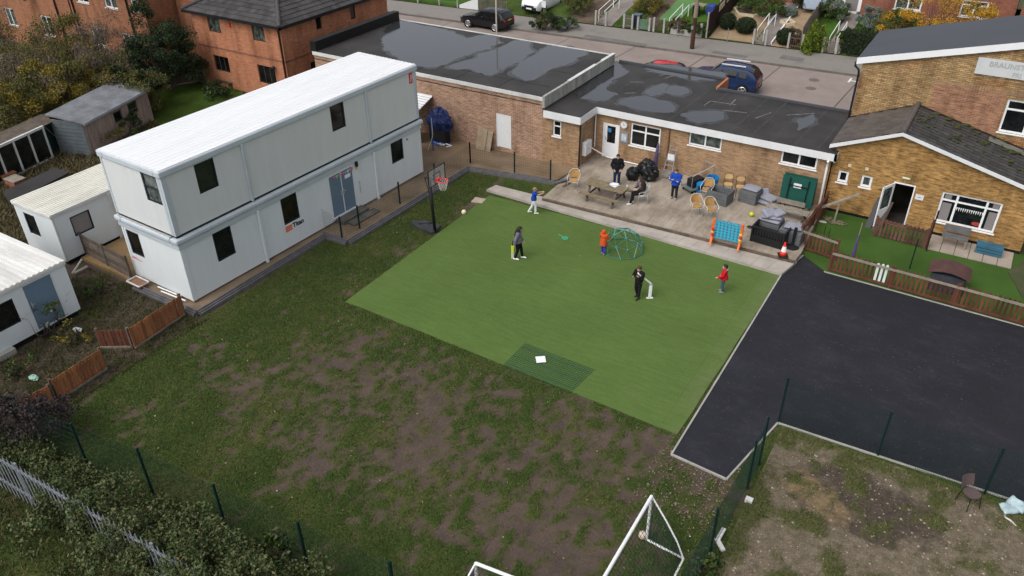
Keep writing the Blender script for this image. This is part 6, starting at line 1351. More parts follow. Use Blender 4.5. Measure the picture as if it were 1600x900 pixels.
p = at(1303,347,.06); t = thing('plank_seesaw', 'weathered plank propped on a post over a straw pile by the nursery wall', 'plank', tuple(p)); MB().bar(p, p+Vector((.03,.1,.95)), .07).build('post', MT['wood_grey'], t); pc = p+Vector((.03,.1,.95)); dd = (at_y(1320,305,34.9)-at_y(1288,333,34.3)).normalized(); MB().bar(pc-Vector((.75,.1,.42)), pc+Vector((.7,.2,.5)), .2, .05).build('board', MT['wood_grey'], t); mb = MB()
for k in range(26): a = random.uniform(0,6.28); r_ = random.uniform(.05,.5); o_ = p+Vector((math.cos(a)*r_, math.sin(a)*r_*.6, .02+.03*random.random())); e1, e2 = basis(random.uniform(0,3.1)); mb.obox(o_, e1, e2, -.16, .16, -.02, .02, 0, .015)
mb.build('straw', M('straw', (.2,.165,.115), .9, .25), t)
p = at(1285,347,.06); tag(MB().ell(p+Vector((0,0,.02)), (.2,.1,.03), 10, 5).build('sand_scoop', M('pale_tray', (.5,.5,.42), .6, .1), loc=tuple(p)), 'small pale tray on the nursery turf beside the straw', 'tray')
for k, (px, py) in enumerate(((1273,362),(1287,366),(1294,370))): p = at(px, py, .06); tag(MB().tube(p, p+Vector((.02,0,.4)), .012, .012, 5).build('stake', MT['black_metal'], loc=tuple(p)), ('thin black stake nearest the side fence on the nursery turf','middle thin black stake of three on the nursery turf','right thin black stake of three on the nursery turf')[k], 'stake')
p = at(1357,352,.06); t = thing('board_stack', 'black boards leaning beside the open nursery door', 'boards', tuple(p))
for k in range(3): o_ = p+Vector((-.12+k*.16,-.25+k*.03,0)); MB().extrude([o_, o_+Vector((.1,.12,0)), o_+Vector((.25,.95,1.2-.1*k)), o_+Vector((.15,.85,1.2-.1*k))], (.25,-.02,0.0)).build('board', MT['black'] if k < 2 else MT['wood_dark'], t)
MT['wood_ash'] = M('ash_grey_wood', (.14,.14,.145), .8, .2, 3)
p = Vector((at_y(1490,378,35.1).x, 35.0, .1)); t = thing('garden_bench', 'small weathered grey bench beneath the wide nursery window', 'bench', tuple(p)); MB().box(p.x-.5,p.x+.5,p.y-.28,p.y-.1,.5,.54).box(p.x-.5,p.x+.5,p.y-.08,p.y+.1,.5,.54).build('seat', MT['wood_ash'], t); MB().box(p.x-.5,p.x+.5,p.y+.14,p.y+.18,.6,.9).build('backrest', MT['wood_ash'], t)
for sx in (-.46,.42):
    for sy in (-.26,.1): MB().box(p.x+sx,p.x+sx+.05,p.y+sy,p.y+sy+.05,.1,.5).build('leg', MT['wood_grey'], t)
p = at(1543,397,.1); p = Vector((p.x, 34.95, .1)); t = thing('storage_crate', 'teal blue slatted crate against the nursery wall', 'crate', tuple(p)); bl = M('teal_slats', (.04,.13,.19), .7, .2)
for k in range(3): MB().box(p.x-.5,p.x+.5,p.y-.22,p.y-.19,.12+k*.13,.22+k*.13).build('slat', bl, t)
for k in range(5): MB().box(p.x-.5,p.x+.5,p.y-.19+k*.09,p.y-.12+k*.09,.47,.49).build('lid_slat', bl, t)
MB().box(p.x-.48,p.x+.48,p.y-.18,p.y+.22,.1,.46).build('box', MT['black'], t)
p = at(1478,452,.06); t = thing('playhouse', 'low dark playhouse with curved brown plank roof behind the picket fence', 'playhouse', tuple(p)); e1 = Vector((1,0,0)); x0, x1 = at(1447,440,.3).x, at(1506,452,.3).x; y0, y1 = p.y-.35, p.y+.55
MB().box(x0+.08,x1-.05,y0,y1,.06,.8).build('wall', M('slate_blue_panel', (.045,.055,.07), .7, .2), t); mb = MB(); V = []
for k in range(9): f = k/8; V.append((x0-.05+(x1-x0+.15)*f, .8+.2*math.sin(math.pi*min(1,f*.98+.02))**.8))
for (xa, za), (xb, zb2) in zip(V[:-1], V[1:]): mb.add([(xa,y0-.08,za),(xb,y0-.08,zb2),(xb,y1+.08,zb2),(xa,y1+.08,za),(xa,y0-.08,za+.03),(xb,y0-.08,zb2+.03),(xb,y1+.08,zb2+.03),(xa,y1+.08,za+.03)], [(0,3,2,1),(4,5,6,7),(0,1,5,4),(2,3,7,6)])
mb.build('roof', M('brown_plank_roof', (.085,.042,.037), .8, .2, 3), t); MB().box(x1-.05,x1-.02,y0+.1,y1-.1,.1,.75).build('door', M('green_panel', (.05,.09,.08), .6, .2), t)
# ---- plastic chair and bags on the stony ground
p = at(1511,788,.02); t = thing('plastic_chair', 'brown plastic school chair on the stony ground beside the mesh fence', 'chair', tuple(p), face(.25,-1), local=True); bm_ = M('mauve_brown_plastic', (.10,.07,.07), .5, .1); MB().prism(chaikin([(-.21,-.2),(.21,-.2),(.2,.22),(-.2,.22)],2), .44, .465).build('seat', bm_, t); mb = MB(); V = []; fs = []
for j in range(6):
    for i in range(9): f = i/8*2-1; V.append((f*.2, -.2-.02*j-.04*(1-f*f), .52+.07*j-.02*f*f*(j > 3)))
for j in range(5):
    for i in range(8): q = j*9+i; fs.append((q,q+1,q+10,q+9))
o_ = MB().add(V, fs).build('backrest', bm_, t); o_.modifiers.new('s','SOLIDIFY').thickness = .015
for sx in (-1,1):
    for sy in (-1,1): MB().path([(sx*.17,sy*.17,.44),(sx*.21,sy*.23,0)], .013, 6).build('leg', MT['black_metal'], t)
def sack(label, p, ang, w, dp, h, tilt=0):
    o = cushion('plastic_sack', label, p, ang, w, dp, h, tilt); o.data.materials.clear(); o.data.materials.append(M('pale_blue_sack', (.45,.58,.62), .35, .3, 4)); o['category'] = 'sack'
    for v in o.data.vertices: v.co += Vector((1,1,1))*.03*noise.noise(v.co*9+Vector((w*50,0,0)))
p = at(1579,797,.02); sack('pale blue plastic sack lying flat by the far right fence kerb', p, .6, .55, .36, .15); sack('pale blue plastic sack leaning on top of the flat sack', p+Vector((.12,.12,.14)), -.5, .5, .3, .13, R(25))
p = at(1578,812,.03); tag(MB().path([at(1570,808,.04), at(1577,812,.05), at(1582,816,.04), at(1588,822,.03)], [.02,.03,.025,.015], 5).build('paper_strip', MT['rope'], loc=tuple(p)), 'cream strip of litter below the pale blue sacks', 'litter')
for k, (a, b2, lb) in enumerate((((1131,826),(1122,842),'white plastic scrap standing by the fence beside the goal'),((1120,842),(1130,860),'white plastic offcut lying behind the fence post by the goal'))): tag(MB().bar(at(*a,.06), at(*b2,.1), .12, .06).build('plastic_scrap', MT['white_dirty'], loc=tuple(at(*a))), lb, 'litter')
p = at(1170,783,.02); tag(MB().box(p.x-.1,p.x+.1,p.y-.08,p.y+.08,0,.12).build('small_block', MT['white_dirty'], loc=tuple(p)), 'small white block on the stony ground near the asphalt corner', 'block')
# ================================================================== PEOPLE  (local: forward +y, right +x, unit height scaled by h)
SK = {k: M(k, c, .6, .06, 4) for k, c in (('skin_light', (.5,.3,.22)), ('skin_mid', (.42,.24,.17)))}
HAIR = {k: M('hair_'+k, c, .6, .25, 12, stretch=(1,1,.3)) for k, c in (('dark', (.018,.013,.011)), ('brown', (.06,.035,.022)), ('blond', (.33,.22,.11)), ('black', (.01,.009,.009)))}
def cloth(name, col, rough=.85): return M(name, col, rough, .14, 9, 40, spec=.15, bump=.25)
def person(label, loc, rz, h, hair, hair_len, top, legs, shoe, pose=None, coat=.012, coat_len=.0, hood=None, skin='skin_light', head=1.0, sleeve=1.0, stripe=None):
    """one continuous body; hair, jacket, trousers and shoes are its children"""
    P = dict(hipz=.52, el=(-.165,-.02,.635), hl=(-.16,.05,.49), er=(.165,-.02,.635), hr=(.16,.05,.49), kl=(-.06,.02,.285), fl=(-.065,-.01,.045), kr=(.06,.02,.285), fr=(.065,-.01,.045),
             lean=(0,0,0), headturn=0, nod=0, footl=0, footr=0)
    P.update(pose or {}); Vh = lambda p: Vector(p)*h
    ln = Vector(P['lean']); dz = P['hipz']-.52; up_ = Vector((0,0,dz))
    hip = Vector((0,0,P['hipz'])); chest = Vector((0,.0,.74))+up_+ln*.6; neck = Vector((0,-.005,.845))+up_+ln*.9; hc = Vector((0,.015+P['nod']*.03,.925))+up_+ln*1.1
    shl, shr = Vector((-.108,0,.805))+up_+ln*.85, Vector((.108,0,.805))+up_+ln*.85
    hs = head*h; b = MB(); HR = Matrix.Rotation(P['headturn'],3,'Z') @ Matrix.Rotation(-P['nod'],3,'X'); H0 = hc*h
    def hd(p): return H0 + HR @ (Vector(p)*hs)
    # head with jaw, nose, brow, ears, lips
    b.ell(H0, (.049*hs,.060*hs,.066*hs), 16, 12, HR); b.ell(hd((0,.012,-.032)), (.037*hs,.045*hs,.043*hs), 14, 10, HR); b.ell(hd((0,.062,-.012)), (.010*hs,.014*hs,.016*hs), 8, 6, HR); b.ell(hd((0,.052,.014)), (.034*hs,.010*hs,.006*hs), 8, 6, HR)
    b.ell(hd((0,.056,-.041)), (.017*hs,.007*hs,.0055*hs), 8, 5, HR)
    for s in (-1,1): b.ell(hd((s*.05,-.004,-.01)), (.007*hs,.014*hs,.02*hs), 8, 6, HR)
    b.path([neck*h-Vector((0,0,.02*h)), hd((0,-.008,-.04))], [.032*h,.030*h], 12, round_ends=True)
    b.ell(chest*h, (.093*h,.062*h,.105*h), 14, 10); b.ell((hip+ln*.25+Vector((0,0,.1)))*h, (.078*h,.054*h,.09*h), 14, 10); b.ell(hip*h, (.088*h,.066*h,.07*h), 14, 10); b.path([shl*h, shr*h], [.044*h,.044*h], 10, round_ends=True)
    arms = []
    for s, S_, E_, W_ in ((-1,shl,P['el'],P['hl']),(1,shr,P['er'],P['hr'])):
        E_ = Vector(E_)+up_; W_ = Vector(W_)+up_; arms.append((S_,E_,W_)); b.path([S_*h, (S_+E_)/2*h, E_*h, (E_*.6+W_*.4)*h, W_*h], [.034*h,.030*h,.025*h,.024*h,.017*h], 10, round_ends=True)
        d = (W_-E_).normalized(); side = d.cross(Vector((0,1,0))); side = side.normalized() if side.length > .2 else d.cross(Vector((1,0,0))).normalized(); pn = side.cross(d)
        pc = W_+d*.028; b.ell(pc*h, (.021*h,.021*h,.021*h), 10, 8)                          # palm, then four unequal curled fingers and a thumb from its side
        for k, L in enumerate((.038,.044,.041,.033)):
            r0 = pc+side*(.0155-.0105*k)+d*.012; p1 = r0+d*L*.55; p2 = p1+(d*.8+pn*.6).normalized()*L*.4; b.path([(r0)*h, p1*h, p2*h], [.0058*h,.0054*h,.0045*h], 6, round_ends=True)
        r0 = pc+side*.014-d*.008; p1 = r0+(d*.6+side*.75).normalized()*.02; p2 = p1+(d*.95+side*.2).normalized()*.016; b.path([r0*h, p1*h, p2*h], [.0068*h,.006*h,.005*h], 6, round_ends=True)
    lg = []
    for s, K_, F_, fa in ((-1,P['kl'],P['fl'],P['footl']),(1,P['kr'],P['fr'],P['footr'])):
        Hj = hip+Vector((s*.052,0,-.01)); K_, F_ = Vector(K_), Vector(F_); lg.append((Hj,K_,F_,fa)); b.path([Hj*h, (Hj+K_)/2*h, K_*h, (K_*.65+F_*.35)*h, F_*h], [.056*h,.047*h,.034*h,.033*h,.021*h], 10, round_ends=True)
        fd = Vector((math.sin(-fa), math.cos(-fa), 0)); b.path([(F_-Vector((0,0,.018)))*h-fd*.015*h, (F_-Vector((0,0,.024)))*h+fd*.085*h], [.02*h,.015*h], 8, round_ends=True)
    body = fuse(b, 'person', SK[skin], None, .0075, 2, .4); LOCAL.add(body.name); body.location = loc; body.rotation_euler = (0,0,rz); tag(body, label, 'person')
    # eyes
    for s in (-1,1): MB().ell(hd((s*.019,.054,.003)), (.0075*hs,.004*hs,.005*hs), 8, 6, HR).build('eye', MT['ink'], body)
    # trousers
    t = MB(); t.ell(hip*h, (.098*h,.076*h,.075*h), 14, 10)
    for Hj, K_, F_, fa in lg: t.path([Hj*h, (Hj+K_)/2*h, K_*h, (K_*.6+F_*.4)*h, (F_+Vector((0,0,.012)))*h], [.066*h,.057*h,.045*h,.042*h,.037*h], 12)
    fuse(t, 'trousers', legs, body, .012, 2)
    # jacket
    j = MB(); c = coat; j.ell(chest*h, ((.098+c)*h,(.068+c)*h,(.108+c)*h), 16, 12); j.ell((hip+ln*.3+Vector((0,0,.12)))*h, ((.090+c)*h,(.066+c)*h,(.10+c)*h), 14, 10); j.path([shl*h, shr*h], [(.05+c*.6)*h]*2, 12, round_ends=True); j.path([(neck-Vector((0,0,.035)))*h, (neck+Vector((0,0,.005)))*h], [(.05+c)*h,(.042+c*.5)*h], 12)
    if coat_len: j.path([(hip+Vector((0,0,.12)))*h, (hip-Vector((0,0,coat_len)))*h], [(.090+c)*h,(.115+c)*h], 16); j.ell((hip-Vector((0,0,coat_len*.4)))*h, ((.105+c)*h,(.088+c)*h,coat_len*.7*h), 14, 10)
    else: j.path([(hip+Vector((0,0,.13)))*h, (hip-Vector((0,0,.005)))*h], [(.088+c*.8)*h,(.098+c*.5)*h], 16)
    for S_, E_, W_ in arms:
        end = E_+(W_-E_)*.93 if sleeve >= 1 else S_+(E_-S_)*.75
        pts = [S_*h, (S_+E_)/2*h, E_*h, end*h] if sleeve >= 1 else [S_*h, end*h]
        j.path(pts, ([(.046+c*.6)*h,(.041+c*.6)*h,(.037+c*.6)*h,(.031+c*.5)*h] if sleeve >= 1 else [(.045+c*.5)*h,(.043+c*.5)*h]), 12)
    if hood == 'up': j.ell(H0-HR@Vector((0,.010*hs,0)), (.066*hs,.072*hs,.080*hs), 16, 12, HR); j.path([neck*h, H0], [.055*h,.05*h], 10)
    jk = fuse(j, 'jacket' if sleeve >= 1 else 'shirt', top, body, .013, 3)
    if hood and hood != 'up':
        pts = [neck*h+Vector((math.sin(a)*.072*h, -math.cos(a)*.06*h-.012*h, -.008*h+.012*h*math.cos(a))) for a in np.linspace(-2.3, 2.3, 13)]; m = MB(); m.path(pts, [.012*h]+[.026*h]*11+[.012*h], 8, round_ends=True); m.build('hood', hood, body, smooth=True)
    if stripe:
        for S_, E_, W_ in arms: m = MB(); o_ = Vector((.036*(1 if S_.x > 0 else -1),0,.012)); m.path([(S_+o_+Vector((0,0,.022)))*h, ((S_+E_)/2+o_)*h, (E_+o_*.9)*h], .014*h, 6, round_ends=True); m.build('sleeve_stripe', stripe, body)
    # shoes
    for Hj, K_, F_, fa in lg:
        fd = Vector((math.sin(-fa), math.cos(-fa), 0)); m = MB(); m.path([(F_-Vector((0,0,.018)))*h-fd*.02*h, (F_-Vector((0,0,.02)))*h+fd*.04*h, (F_-Vector((0,0,.026)))*h+fd*.095*h], [.030*h,.028*h,.02*h], 10, round_ends=True); m.v = [(x,y,max(z, (F_.z-.045)*h+.002)) for x,y,z in m.v]; m.build('shoe', shoe, body, smooth=True)
    # hair
    if hood != 'up':
        g = MB(); g.ell(hd((0,-.010,.014)), (.056*hs,.061*hs,.062*hs), 18, 12, HR); g.ell(hd((0,.012,.040)), (.047*hs,.047*hs,.032*hs), 14, 9, HR)
        if hair_len > .05:
            for k in range(9):
                a = R(-118+k*29.5); o_ = Vector((math.sin(a)*.052, -math.cos(a)*.055, .01)); e_ = Vector((math.sin(a)*.066, -math.cos(a)*.06-.005, -hair_len*(.85+.15*math.cos(a)))); g.path([hd(o_), hd((o_+e_)/2+Vector((math.sin(a)*.012,-.01,0))), hd(e_)], [.022*hs,.025*hs,.012*hs], 8, round_ends=True)
        cut = hd((0,.046,0)); hm = fuse(g, 'hair', HAIR[hair], body, .009, 2)
        inv = HR.transposed()
        for v in hm.data.vertices:
            q = (inv @ (v.co-H0))/hs
            if q.y > .036 and q.z < .034: v.co = H0 + HR @ (Vector((q.x*.9, .030, q.z))*hs)     # keep the face clear
    return body
c_black = cloth('black_cloth', (.012,.012,.014)); c_dk = cloth('charcoal_cloth', (.022,.022,.026)); c_white = cloth('white_cloth', (.7,.7,.72)); c_blue = cloth('royal_blue_cloth', (.012,.06,.36)); c_or = cloth('orange_cloth', (.55,.085,.02)); c_red = cloth('red_cloth', (.5,.015,.025)); c_den = cloth('denim', (.05,.10,.17)); c_purp = cloth('grey_mauve_cloth', (.17,.155,.21)); c_vio = cloth('blue_violet_cloth', (.05,.05,.4)); c_grey = cloth('grey_top', (.19,.165,.18)); s_white = M('white_trainer', (.78,.78,.78), .5, .05); s_black = M('black_trainer', (.02,.02,.022), .5, .1); s_grey = M('grey_shoe', (.28,.25,.22), .6, .1)
TZ = .036
girl = person('long dark haired child in grey jacket and black leggings with a cricket bat', tuple(at(810,404,TZ)), face(.9,-.3), 1.55, 'dark', .26, c_purp, c_black, s_white,
    dict(er=(.17,-.03,.64), hr=(.175,-.05,.50), hl=(-.13,.10,.50), fl=(-.075,.09,.045), kl=(-.065,.06,.285), fr=(.075,-.07,.045), kr=(.065,.0,.285), nod=.35, lean=(0,.02,0)))
g_p = at(801,404,TZ); bt = thing('cricket_bat', 'lime yellow and cream cricket bat held upright on the turf beside the girl', 'bat', tuple(g_p)); b1 = g_p+Vector((0,0,.0)); hd_ = Vector((girl.location.x, girl.location.y, 0)); tp = at(803,381,TZ); up_ = Vector((.03,.02,1)).normalized()
rr = AX_R.copy(); rr.z = 0; rr.normalize()
def blade(z0, z1, w_): return MB().obox(b1, rr, Vector((-rr.y,rr.x,0)), -w_/2, w_/2, -.025, .025, z0, z1)
blade(.0,.34,.11).build('blade_tip', M('cream_bat', (.62,.58,.42), .5, .1), bt, bevel=.01); blade(.342,.62,.11).build('blade', M('lime_bat', (.62,.72,.03), .45, .05), bt, bevel=.01); MB().tube(b1+Vector((0,0,.62)), b1+Vector((.02,.02,.86)), .02,.02,8).build('handle', MT['black'], bt)
person('fair haired child in blue shirt and white trousers, arms stretched forward', tuple(at(834,333,TZ)), face(1,.05), 1.3, 'blond', .03, c_blue, c_white, s_white,
    dict(el=(-.11,.14,.76), hl=(-.07,.30,.79), er=(.11,.14,.76), hr=(.07,.30,.80), fl=(-.06,-.17,.055), kl=(-.055,-.04,.285), fr=(.06,.06,.045), kr=(.055,.06,.29), lean=(0,.02,0)), sleeve=.5, head=1.12)
person('small child in hooded orange coat and blue leggings beside the climbing dome', tuple(at(942,397,TZ)), face(.55,.8), 1.16, 'brown', .03, c_or, c_vio, s_grey, dict(el=(-.15,.05,.68), hl=(-.14,.16,.72), er=(.15,.05,.66), hr=(.13,.16,.66), fl=(-.045,.03,.045), fr=(.05,-.03,.045)), coat=.026, coat_len=.13, hood='up', head=1.2)
boy = person('brown haired child in black hoodie and trousers shouldering a white frame on the turf', tuple(at(996,465,TZ)), face(-.75,-.65), 1.44, 'brown', .04, c_black, c_black, s_black, dict(el=(-.16,.04,.66), hl=(-.08,.14,.76), er=(.16,.03,.66), hr=(.09,.14,.70), nod=.25, fl=(-.07,.05,.045), fr=(.06,-.06,.045)), head=1.05, coat=.02)
fp = at(1015,466,TZ); t = thing('folding_frame', 'white jointed goal frame propped on the shoulder of the child in black', 'frame', tuple(fp)); kn = fp+Vector((0,0,.62)); depth_dir = (boy.location-fp); depth_dir.z = 0; sh = Vector((boy.location.x, boy.location.y, 0))+Vector((.0,-.16,1.24))
MB().bar(fp+Vector((0,0,.06)), kn, .12, .05, up=tuple(AX_F)).build('upright', MT['white'], t, bevel=.01); MB().bar(kn+Vector((0,0,.06)), sh, .12, .05, up=(0,0,1)).build('beam', M('ivory_plastic', (.74,.74,.62), .4, .05), t, bevel=.01); MB().path([kn-rr*.07, kn+Vector((0,0,.05)), kn+rr*.07], .04, 8).build('hinge', MT['steel'], t); MB().bar(fp-rr*.13+Vector((0,0,.02)), fp+rr*.13+Vector((0,0,.02)), .05, .04).build('foot', MT['white'], t)
person('small child in red coat with grey hood and jeans on the turf', tuple(at(1128,456,TZ)), face(-.95,.25), 1.24, 'dark', .03, c_red, c_den, s_grey, dict(el=(-.15,.06,.66), hl=(-.15,.20,.60), er=(.15,.02,.65), hr=(.15,.10,.53)), coat=.022, coat_len=.03, hood=cloth('grey_fur', (.33,.31,.30)), head=1.18)
person('person in black hooded top and dark jeans standing behind the picnic table', tuple(at(963,289,PZ)), face(-.1,-1), 1.62, 'dark', .03, c_black, cloth('dark_jeans', (.02,.035,.08)), s_black, dict(el=(-.17,-.01,.64), hl=(-.10,.07,.53), er=(.17,-.01,.64), hr=(.10,.07,.53), nod=.15), coat=.018)
person('person in royal blue jacket with folded arms standing by the trolley', tuple(at(1053,310,PZ)), face(-.45,-.9), 1.5, 'brown', .03, c_blue, c_dk, s_grey, dict(el=(-.16,.05,.65), hl=(.05,.13,.68), er=(.16,.05,.65), hr=(-.06,.14,.66), fl=(-.07,.02,.045), fr=(.075,-.02,.045), nod=.15), coat=.026, coat_len=.03, stripe=c_white)
# seated person on a white bistro chair
sp_ = at(1001,316,PZ); sr = face(-1,-.25)
cw = bistro('white bistro armchair under the seated person beside the picnic table', tuple(sp_), sr, None, M('white_weave', (.66,.72,.7), .6, .08)); cw['group'] = 'bistro armchairs on the patio'
fw2 = Vector((-math.sin(sr), math.cos(sr), 0))
person('seated person with long brown hair, dark cardigan and black trousers', tuple(sp_+fw2*-.02), sr, 1.62, 'brown', .2, c_grey, c_black, s_white, dict(hipz=.335, el=(-.15,.06,.67), hl=(-.08,.19,.64), er=(.15,.06,.67), hr=(.09,.19,.66), kl=(-.06,.27,.31), fl=(-.06,.36,.045), kr=(.06,.26,.31), fr=(.075,.24,.045), lean=(0,.05,0), nod=.45), coat=.014)
pn = [o for o in scene.objects if o.get('label','').startswith('seated person')][0]
m = MB(); hh = 1.62; dz = (.335-.52)
for s in (-1,1): m.path([Vector((s*.108,.04,.81+dz))*hh, Vector((s*.135,.04,.735+dz))*hh, Vector((s*.152,.06,.67+dz))*hh, Vector((s*.11,.15,.645+dz))*hh], [.062*hh,.058*hh,.054*hh,.044*hh], 10, round_ends=True)
m.ell(Vector((0,-.03,.70+dz))*hh, (.118*hh,.07*hh,.16*hh), 14, 10); m.path([Vector((-.1,.03,.82+dz))*hh, Vector((.1,.03,.82+dz))*hh], .056*hh, 10, round_ends=True); fuse(m, 'cardigan', cloth('dark_brown_knit', (.03,.022,.02)), pn, .013, 3)
# ================================================================== STREET: cars, posts, gates, fences
def car(label, loc, rz, L, W, H, prof, belt, wins, paint, roofmat=None, wheel_r=.32, axles=None, rails=False, name='parked_car', plate=None, dark_low=None, cat='car', wheelbase=None):
    """prof: (x, z) silhouette from tail (-L/2) to nose; wins: (x0, x1) side glass runs; local +x is the nose"""
    t = thing(name, label, cat, loc, rz, local=True)
    xs_ = np.unique(np.concatenate([np.linspace(-L/2, L/2, 49), [p[0] for p in prof]])); px_, pz_ = [p[0] for p in prof], [p[1] for p in prof]
    top = lambda x: float(np.interp(x, px_, pz_))
    def hw(x): e = abs(x)/(L/2); return W/2*(1-.16*max(0, (e-.72)/.28)**2)
    def ring(x):
        zt_ = top(x); w_ = hw(x); zb = .24+.10*max(0, (abs(x)/(L/2)-.85)/.15); b_ = min(belt, zt_-.02); k = max(0, min(1, (zt_-belt)/(H-belt))); wt = w_*(.95-.20*k)
        return [(w_*.90, zb), (w_*.985, zb+.16), (w_, zb+.38), (w_*.965, b_), (wt, zt_-.045*(.4+.6*k)), (wt*.86, zt_), (0, zt_+.025)]
    V = []; fs = []
    for x in xs_:
        r = ring(x); full = [(x,-y,z) for y, z in r] + [(x,y,z) for y, z in r[-2::-1]]; V += full
    m_ = 13
    for i in range(len(xs_)-1):
        for k in range(m_-1): a = i*m_+k; fs.append((a, a+1, a+m_+1, a+m_))
        fs.append((i*m_+m_-1, i*m_, (i+1)*m_, (i+1)*m_+m_-1))
    fs.append(tuple(range(m_))[::-1]); fs.append(tuple((len(xs_)-1)*m_+k for k in range(m_)))
    bo = MB().add(V, fs).build('body', paint, t, smooth=True)
    try: bo.data.set_sharp_from_angle(angle=R(35))
    except Exception: pass
    def sidept(x, s, f, off=.012):
        r = ring(x); a, b_ = r[3], r[4]; return Vector((x, s*(a[0]+(b_[0]-a[0])*f+off), a[1]+(b_[1]-a[1])*f))
    for s in (-1, 1):
        for x0, x1 in wins:
            mb = MB(); n = 8; vs_ = []
            for i in range(n+1):
                x = x0+(x1-x0)*i/n; vs_ += [sidept(x, s, .08), sidept(x, s, .86)]
            mb.add(vs_, [(2*i, 2*i+2, 2*i+3, 2*i+1) if s < 0 else (2*i, 2*i+1, 2*i+3, 2*i+2) for i in range(n)]); mb.build('side_window', MT['glass'], t)
    def cross(x0, x1, nm):
        vs_ = []; n = 6
        for i in range(n+1):
            x = x0+(x1-x0)*i/n; r = ring(x); dzdx = (top(x+.01)-top(x-.01))/.02; nn = Vector((-dzdx,0,1)).normalized()*.014
            for y, z in ((-r[5][0]*1.02, r[5][1]), (-r[5][0]*.5, r[5][1]+.018), (0, r[6][1]), (r[5][0]*.5, r[5][1]+.018), (r[5][0]*1.02, r[5][1])): vs_.append(Vector((x,y,z))+nn)
        MB().add(vs_, [(i*5+k, i*5+k+1, (i+1)*5+k+1, (i+1)*5+k)[::-1] for i in range(n) for k in range(4)]).build(nm, MT['glass'], t)
    if len(prof) > 5: cross(*prof_ws(prof, belt, True), 'windscreen'); cross(*prof_ws(prof, belt, False), 'rear_window')
    wb = wheelbase or L*.61
    for x in (-wb/2-.02, wb/2-.02):
        for s in (-1, 1):
            MB().path([(x, s*(W/2-.03), wheel_r), (x, s*(W/2+.008), wheel_r)], wheel_r+.055, 20).build('wheel_arch', MT['black'], t)
            wh = MB().path([(x, s*(W/2-.2), wheel_r), (x, s*(W/2-.01), wheel_r), (x, s*(W/2+.022), wheel_r)], [wheel_r, wheel_r, wheel_r*.94], 20).build('wheel', MT['tyre'], t); rm = MB().path([(x, s*(W/2+.0), wheel_r), (x, s*(W/2+.03), wheel_r)], wheel_r*.2, 10)
            for k in range(5): a = 2*math.pi*k/5; rm.bar((x, s*(W/2+.027), wheel_r), (x+math.cos(a)*wheel_r*.66, s*(W/2+.027), wheel_r+math.sin(a)*wheel_r*.66), .075, .012, up=(0,1,0))
            rm.path([(x+math.cos(a)*wheel_r*.68, s*(W/2+.026), wheel_r+math.sin(a)*wheel_r*.68) for a in np.linspace(0, 2*math.pi, 17)], .022, 5); rm.build('rim', MT['rim'], wh)
            MB().obox((0,0,0), Vector((1,0,0)), Vector((0,s,0)), .0, .0, 0, 0, 0, 0) if False else None
    w0 = hw(-L/2)
    for s in (-1, 1):
        MB().box(-L/2-.015, -L/2+.1, *sorted((s*w0*.97, s*w0*.6)), belt-.22, belt-.04).build('tail_lamp', MT['lamp_red'], t, bevel=.02); MB().box(L/2-.14, L/2+.012, *sorted((s*hw(L/2)*.95, s*hw(L/2)*.55)), top(L/2-.1)-.26, top(L/2-.1)-.1).build('headlight', MT['lamp_clear'], t, bevel=.02)
        MB().ell((prof_ws(prof, belt, True)[0]-.25 if len(prof) > 5 else L*.2, s*(W/2+.08), belt+.05), (.07,.09,.065), 8, 6).build('door_mirror', paint if not dark_low else MT['black'], t, smooth=True)
    MB().box(-L/2-.03, -L/2+.02, -w0*.9, w0*.9, .32, .5).build('bumper', dark_low or MT['black'], t, bevel=.02); MB().box(L/2-.05, L/2+.03, -hw(L/2)*.92, hw(L/2)*.92, .28, .55).build('bumper', dark_low or MT['black'], t, bevel=.02)
    MB().box(-L/2-.036, -L/2-.0305, -.26, .26, .56 if not plate else plate, .67 if not plate else plate+.11).build('number_plate', MT['plate_yellow'], t); MB().box(L/2+.031, L/2+.036, -.26, .26, .38, .49).build('number_plate', MT['white'], t); MB().box(L/2+.005, L/2+.03, -.45, .45, .56, .68).build('grille', MT['black'], t)
    if rails:
        for s in (-1,1): MB().bar((-L*.30, s*W*.31, H+.09), (L*.04, s*W*.31, H+.09), .075, .05).build('roof_rail', MT['white_paint'], t)
    return t
def prof_ws(prof, belt, front):
    """x range of the sloping glass at the front (or rear)"""
    H = max(p[1] for p in prof); ps = prof if front else prof[::-1]; a = None; b_ = None
    hi = [p[0] for p in prof if p[1] > H-.10]; lo = [p[0] for p in prof if belt-.12 < p[1] < belt+.16]
    if front: x0 = max(hi); x1 = min([x for x in lo if x > x0] or [x0+.6]); return (x0+.03, x1-.04)
    x1 = min(hi); x0 = max([x for x in lo if x < x1] or [x1-.5]); return (x0+.04, x1-.03)
def paint(name, c): m = M(name, c, .22, .03, .6, 3, spec=.6); return m
r_dir = math.atan2(.0655, 1)           # along the road; cars face -x
HATCH = [(-2.05,.60),(-2.03,.95),(-1.72,1.34),(-1.35,1.43),(-.5,1.47),(.05,1.42),(.95,.98),(1.7,.82),(2.0,.66),(2.06,.48)]
a_, b_ = at(733,43,.0), at(771.5,49.5,.0); mid = (a_+b_)/2; hdg = math.atan2(a_.y-b_.y, a_.x-b_.x); side_ = Vector((math.sin(hdg), -math.cos(hdg), 0)); side_ = -side_ if side_.y < 0 else side_
car('black hatchback parked with two wheels on the far pavement', (mid.x+side_.x*.86, mid.y+side_.y*.86, .02), hdg, 4.12, 1.78, 1.47, HATCH, .93, [(-1.45,-.78),(-.72,.2),(.26,.78)], paint('black_car_paint', (.006,.007,.009)), plate=.78)
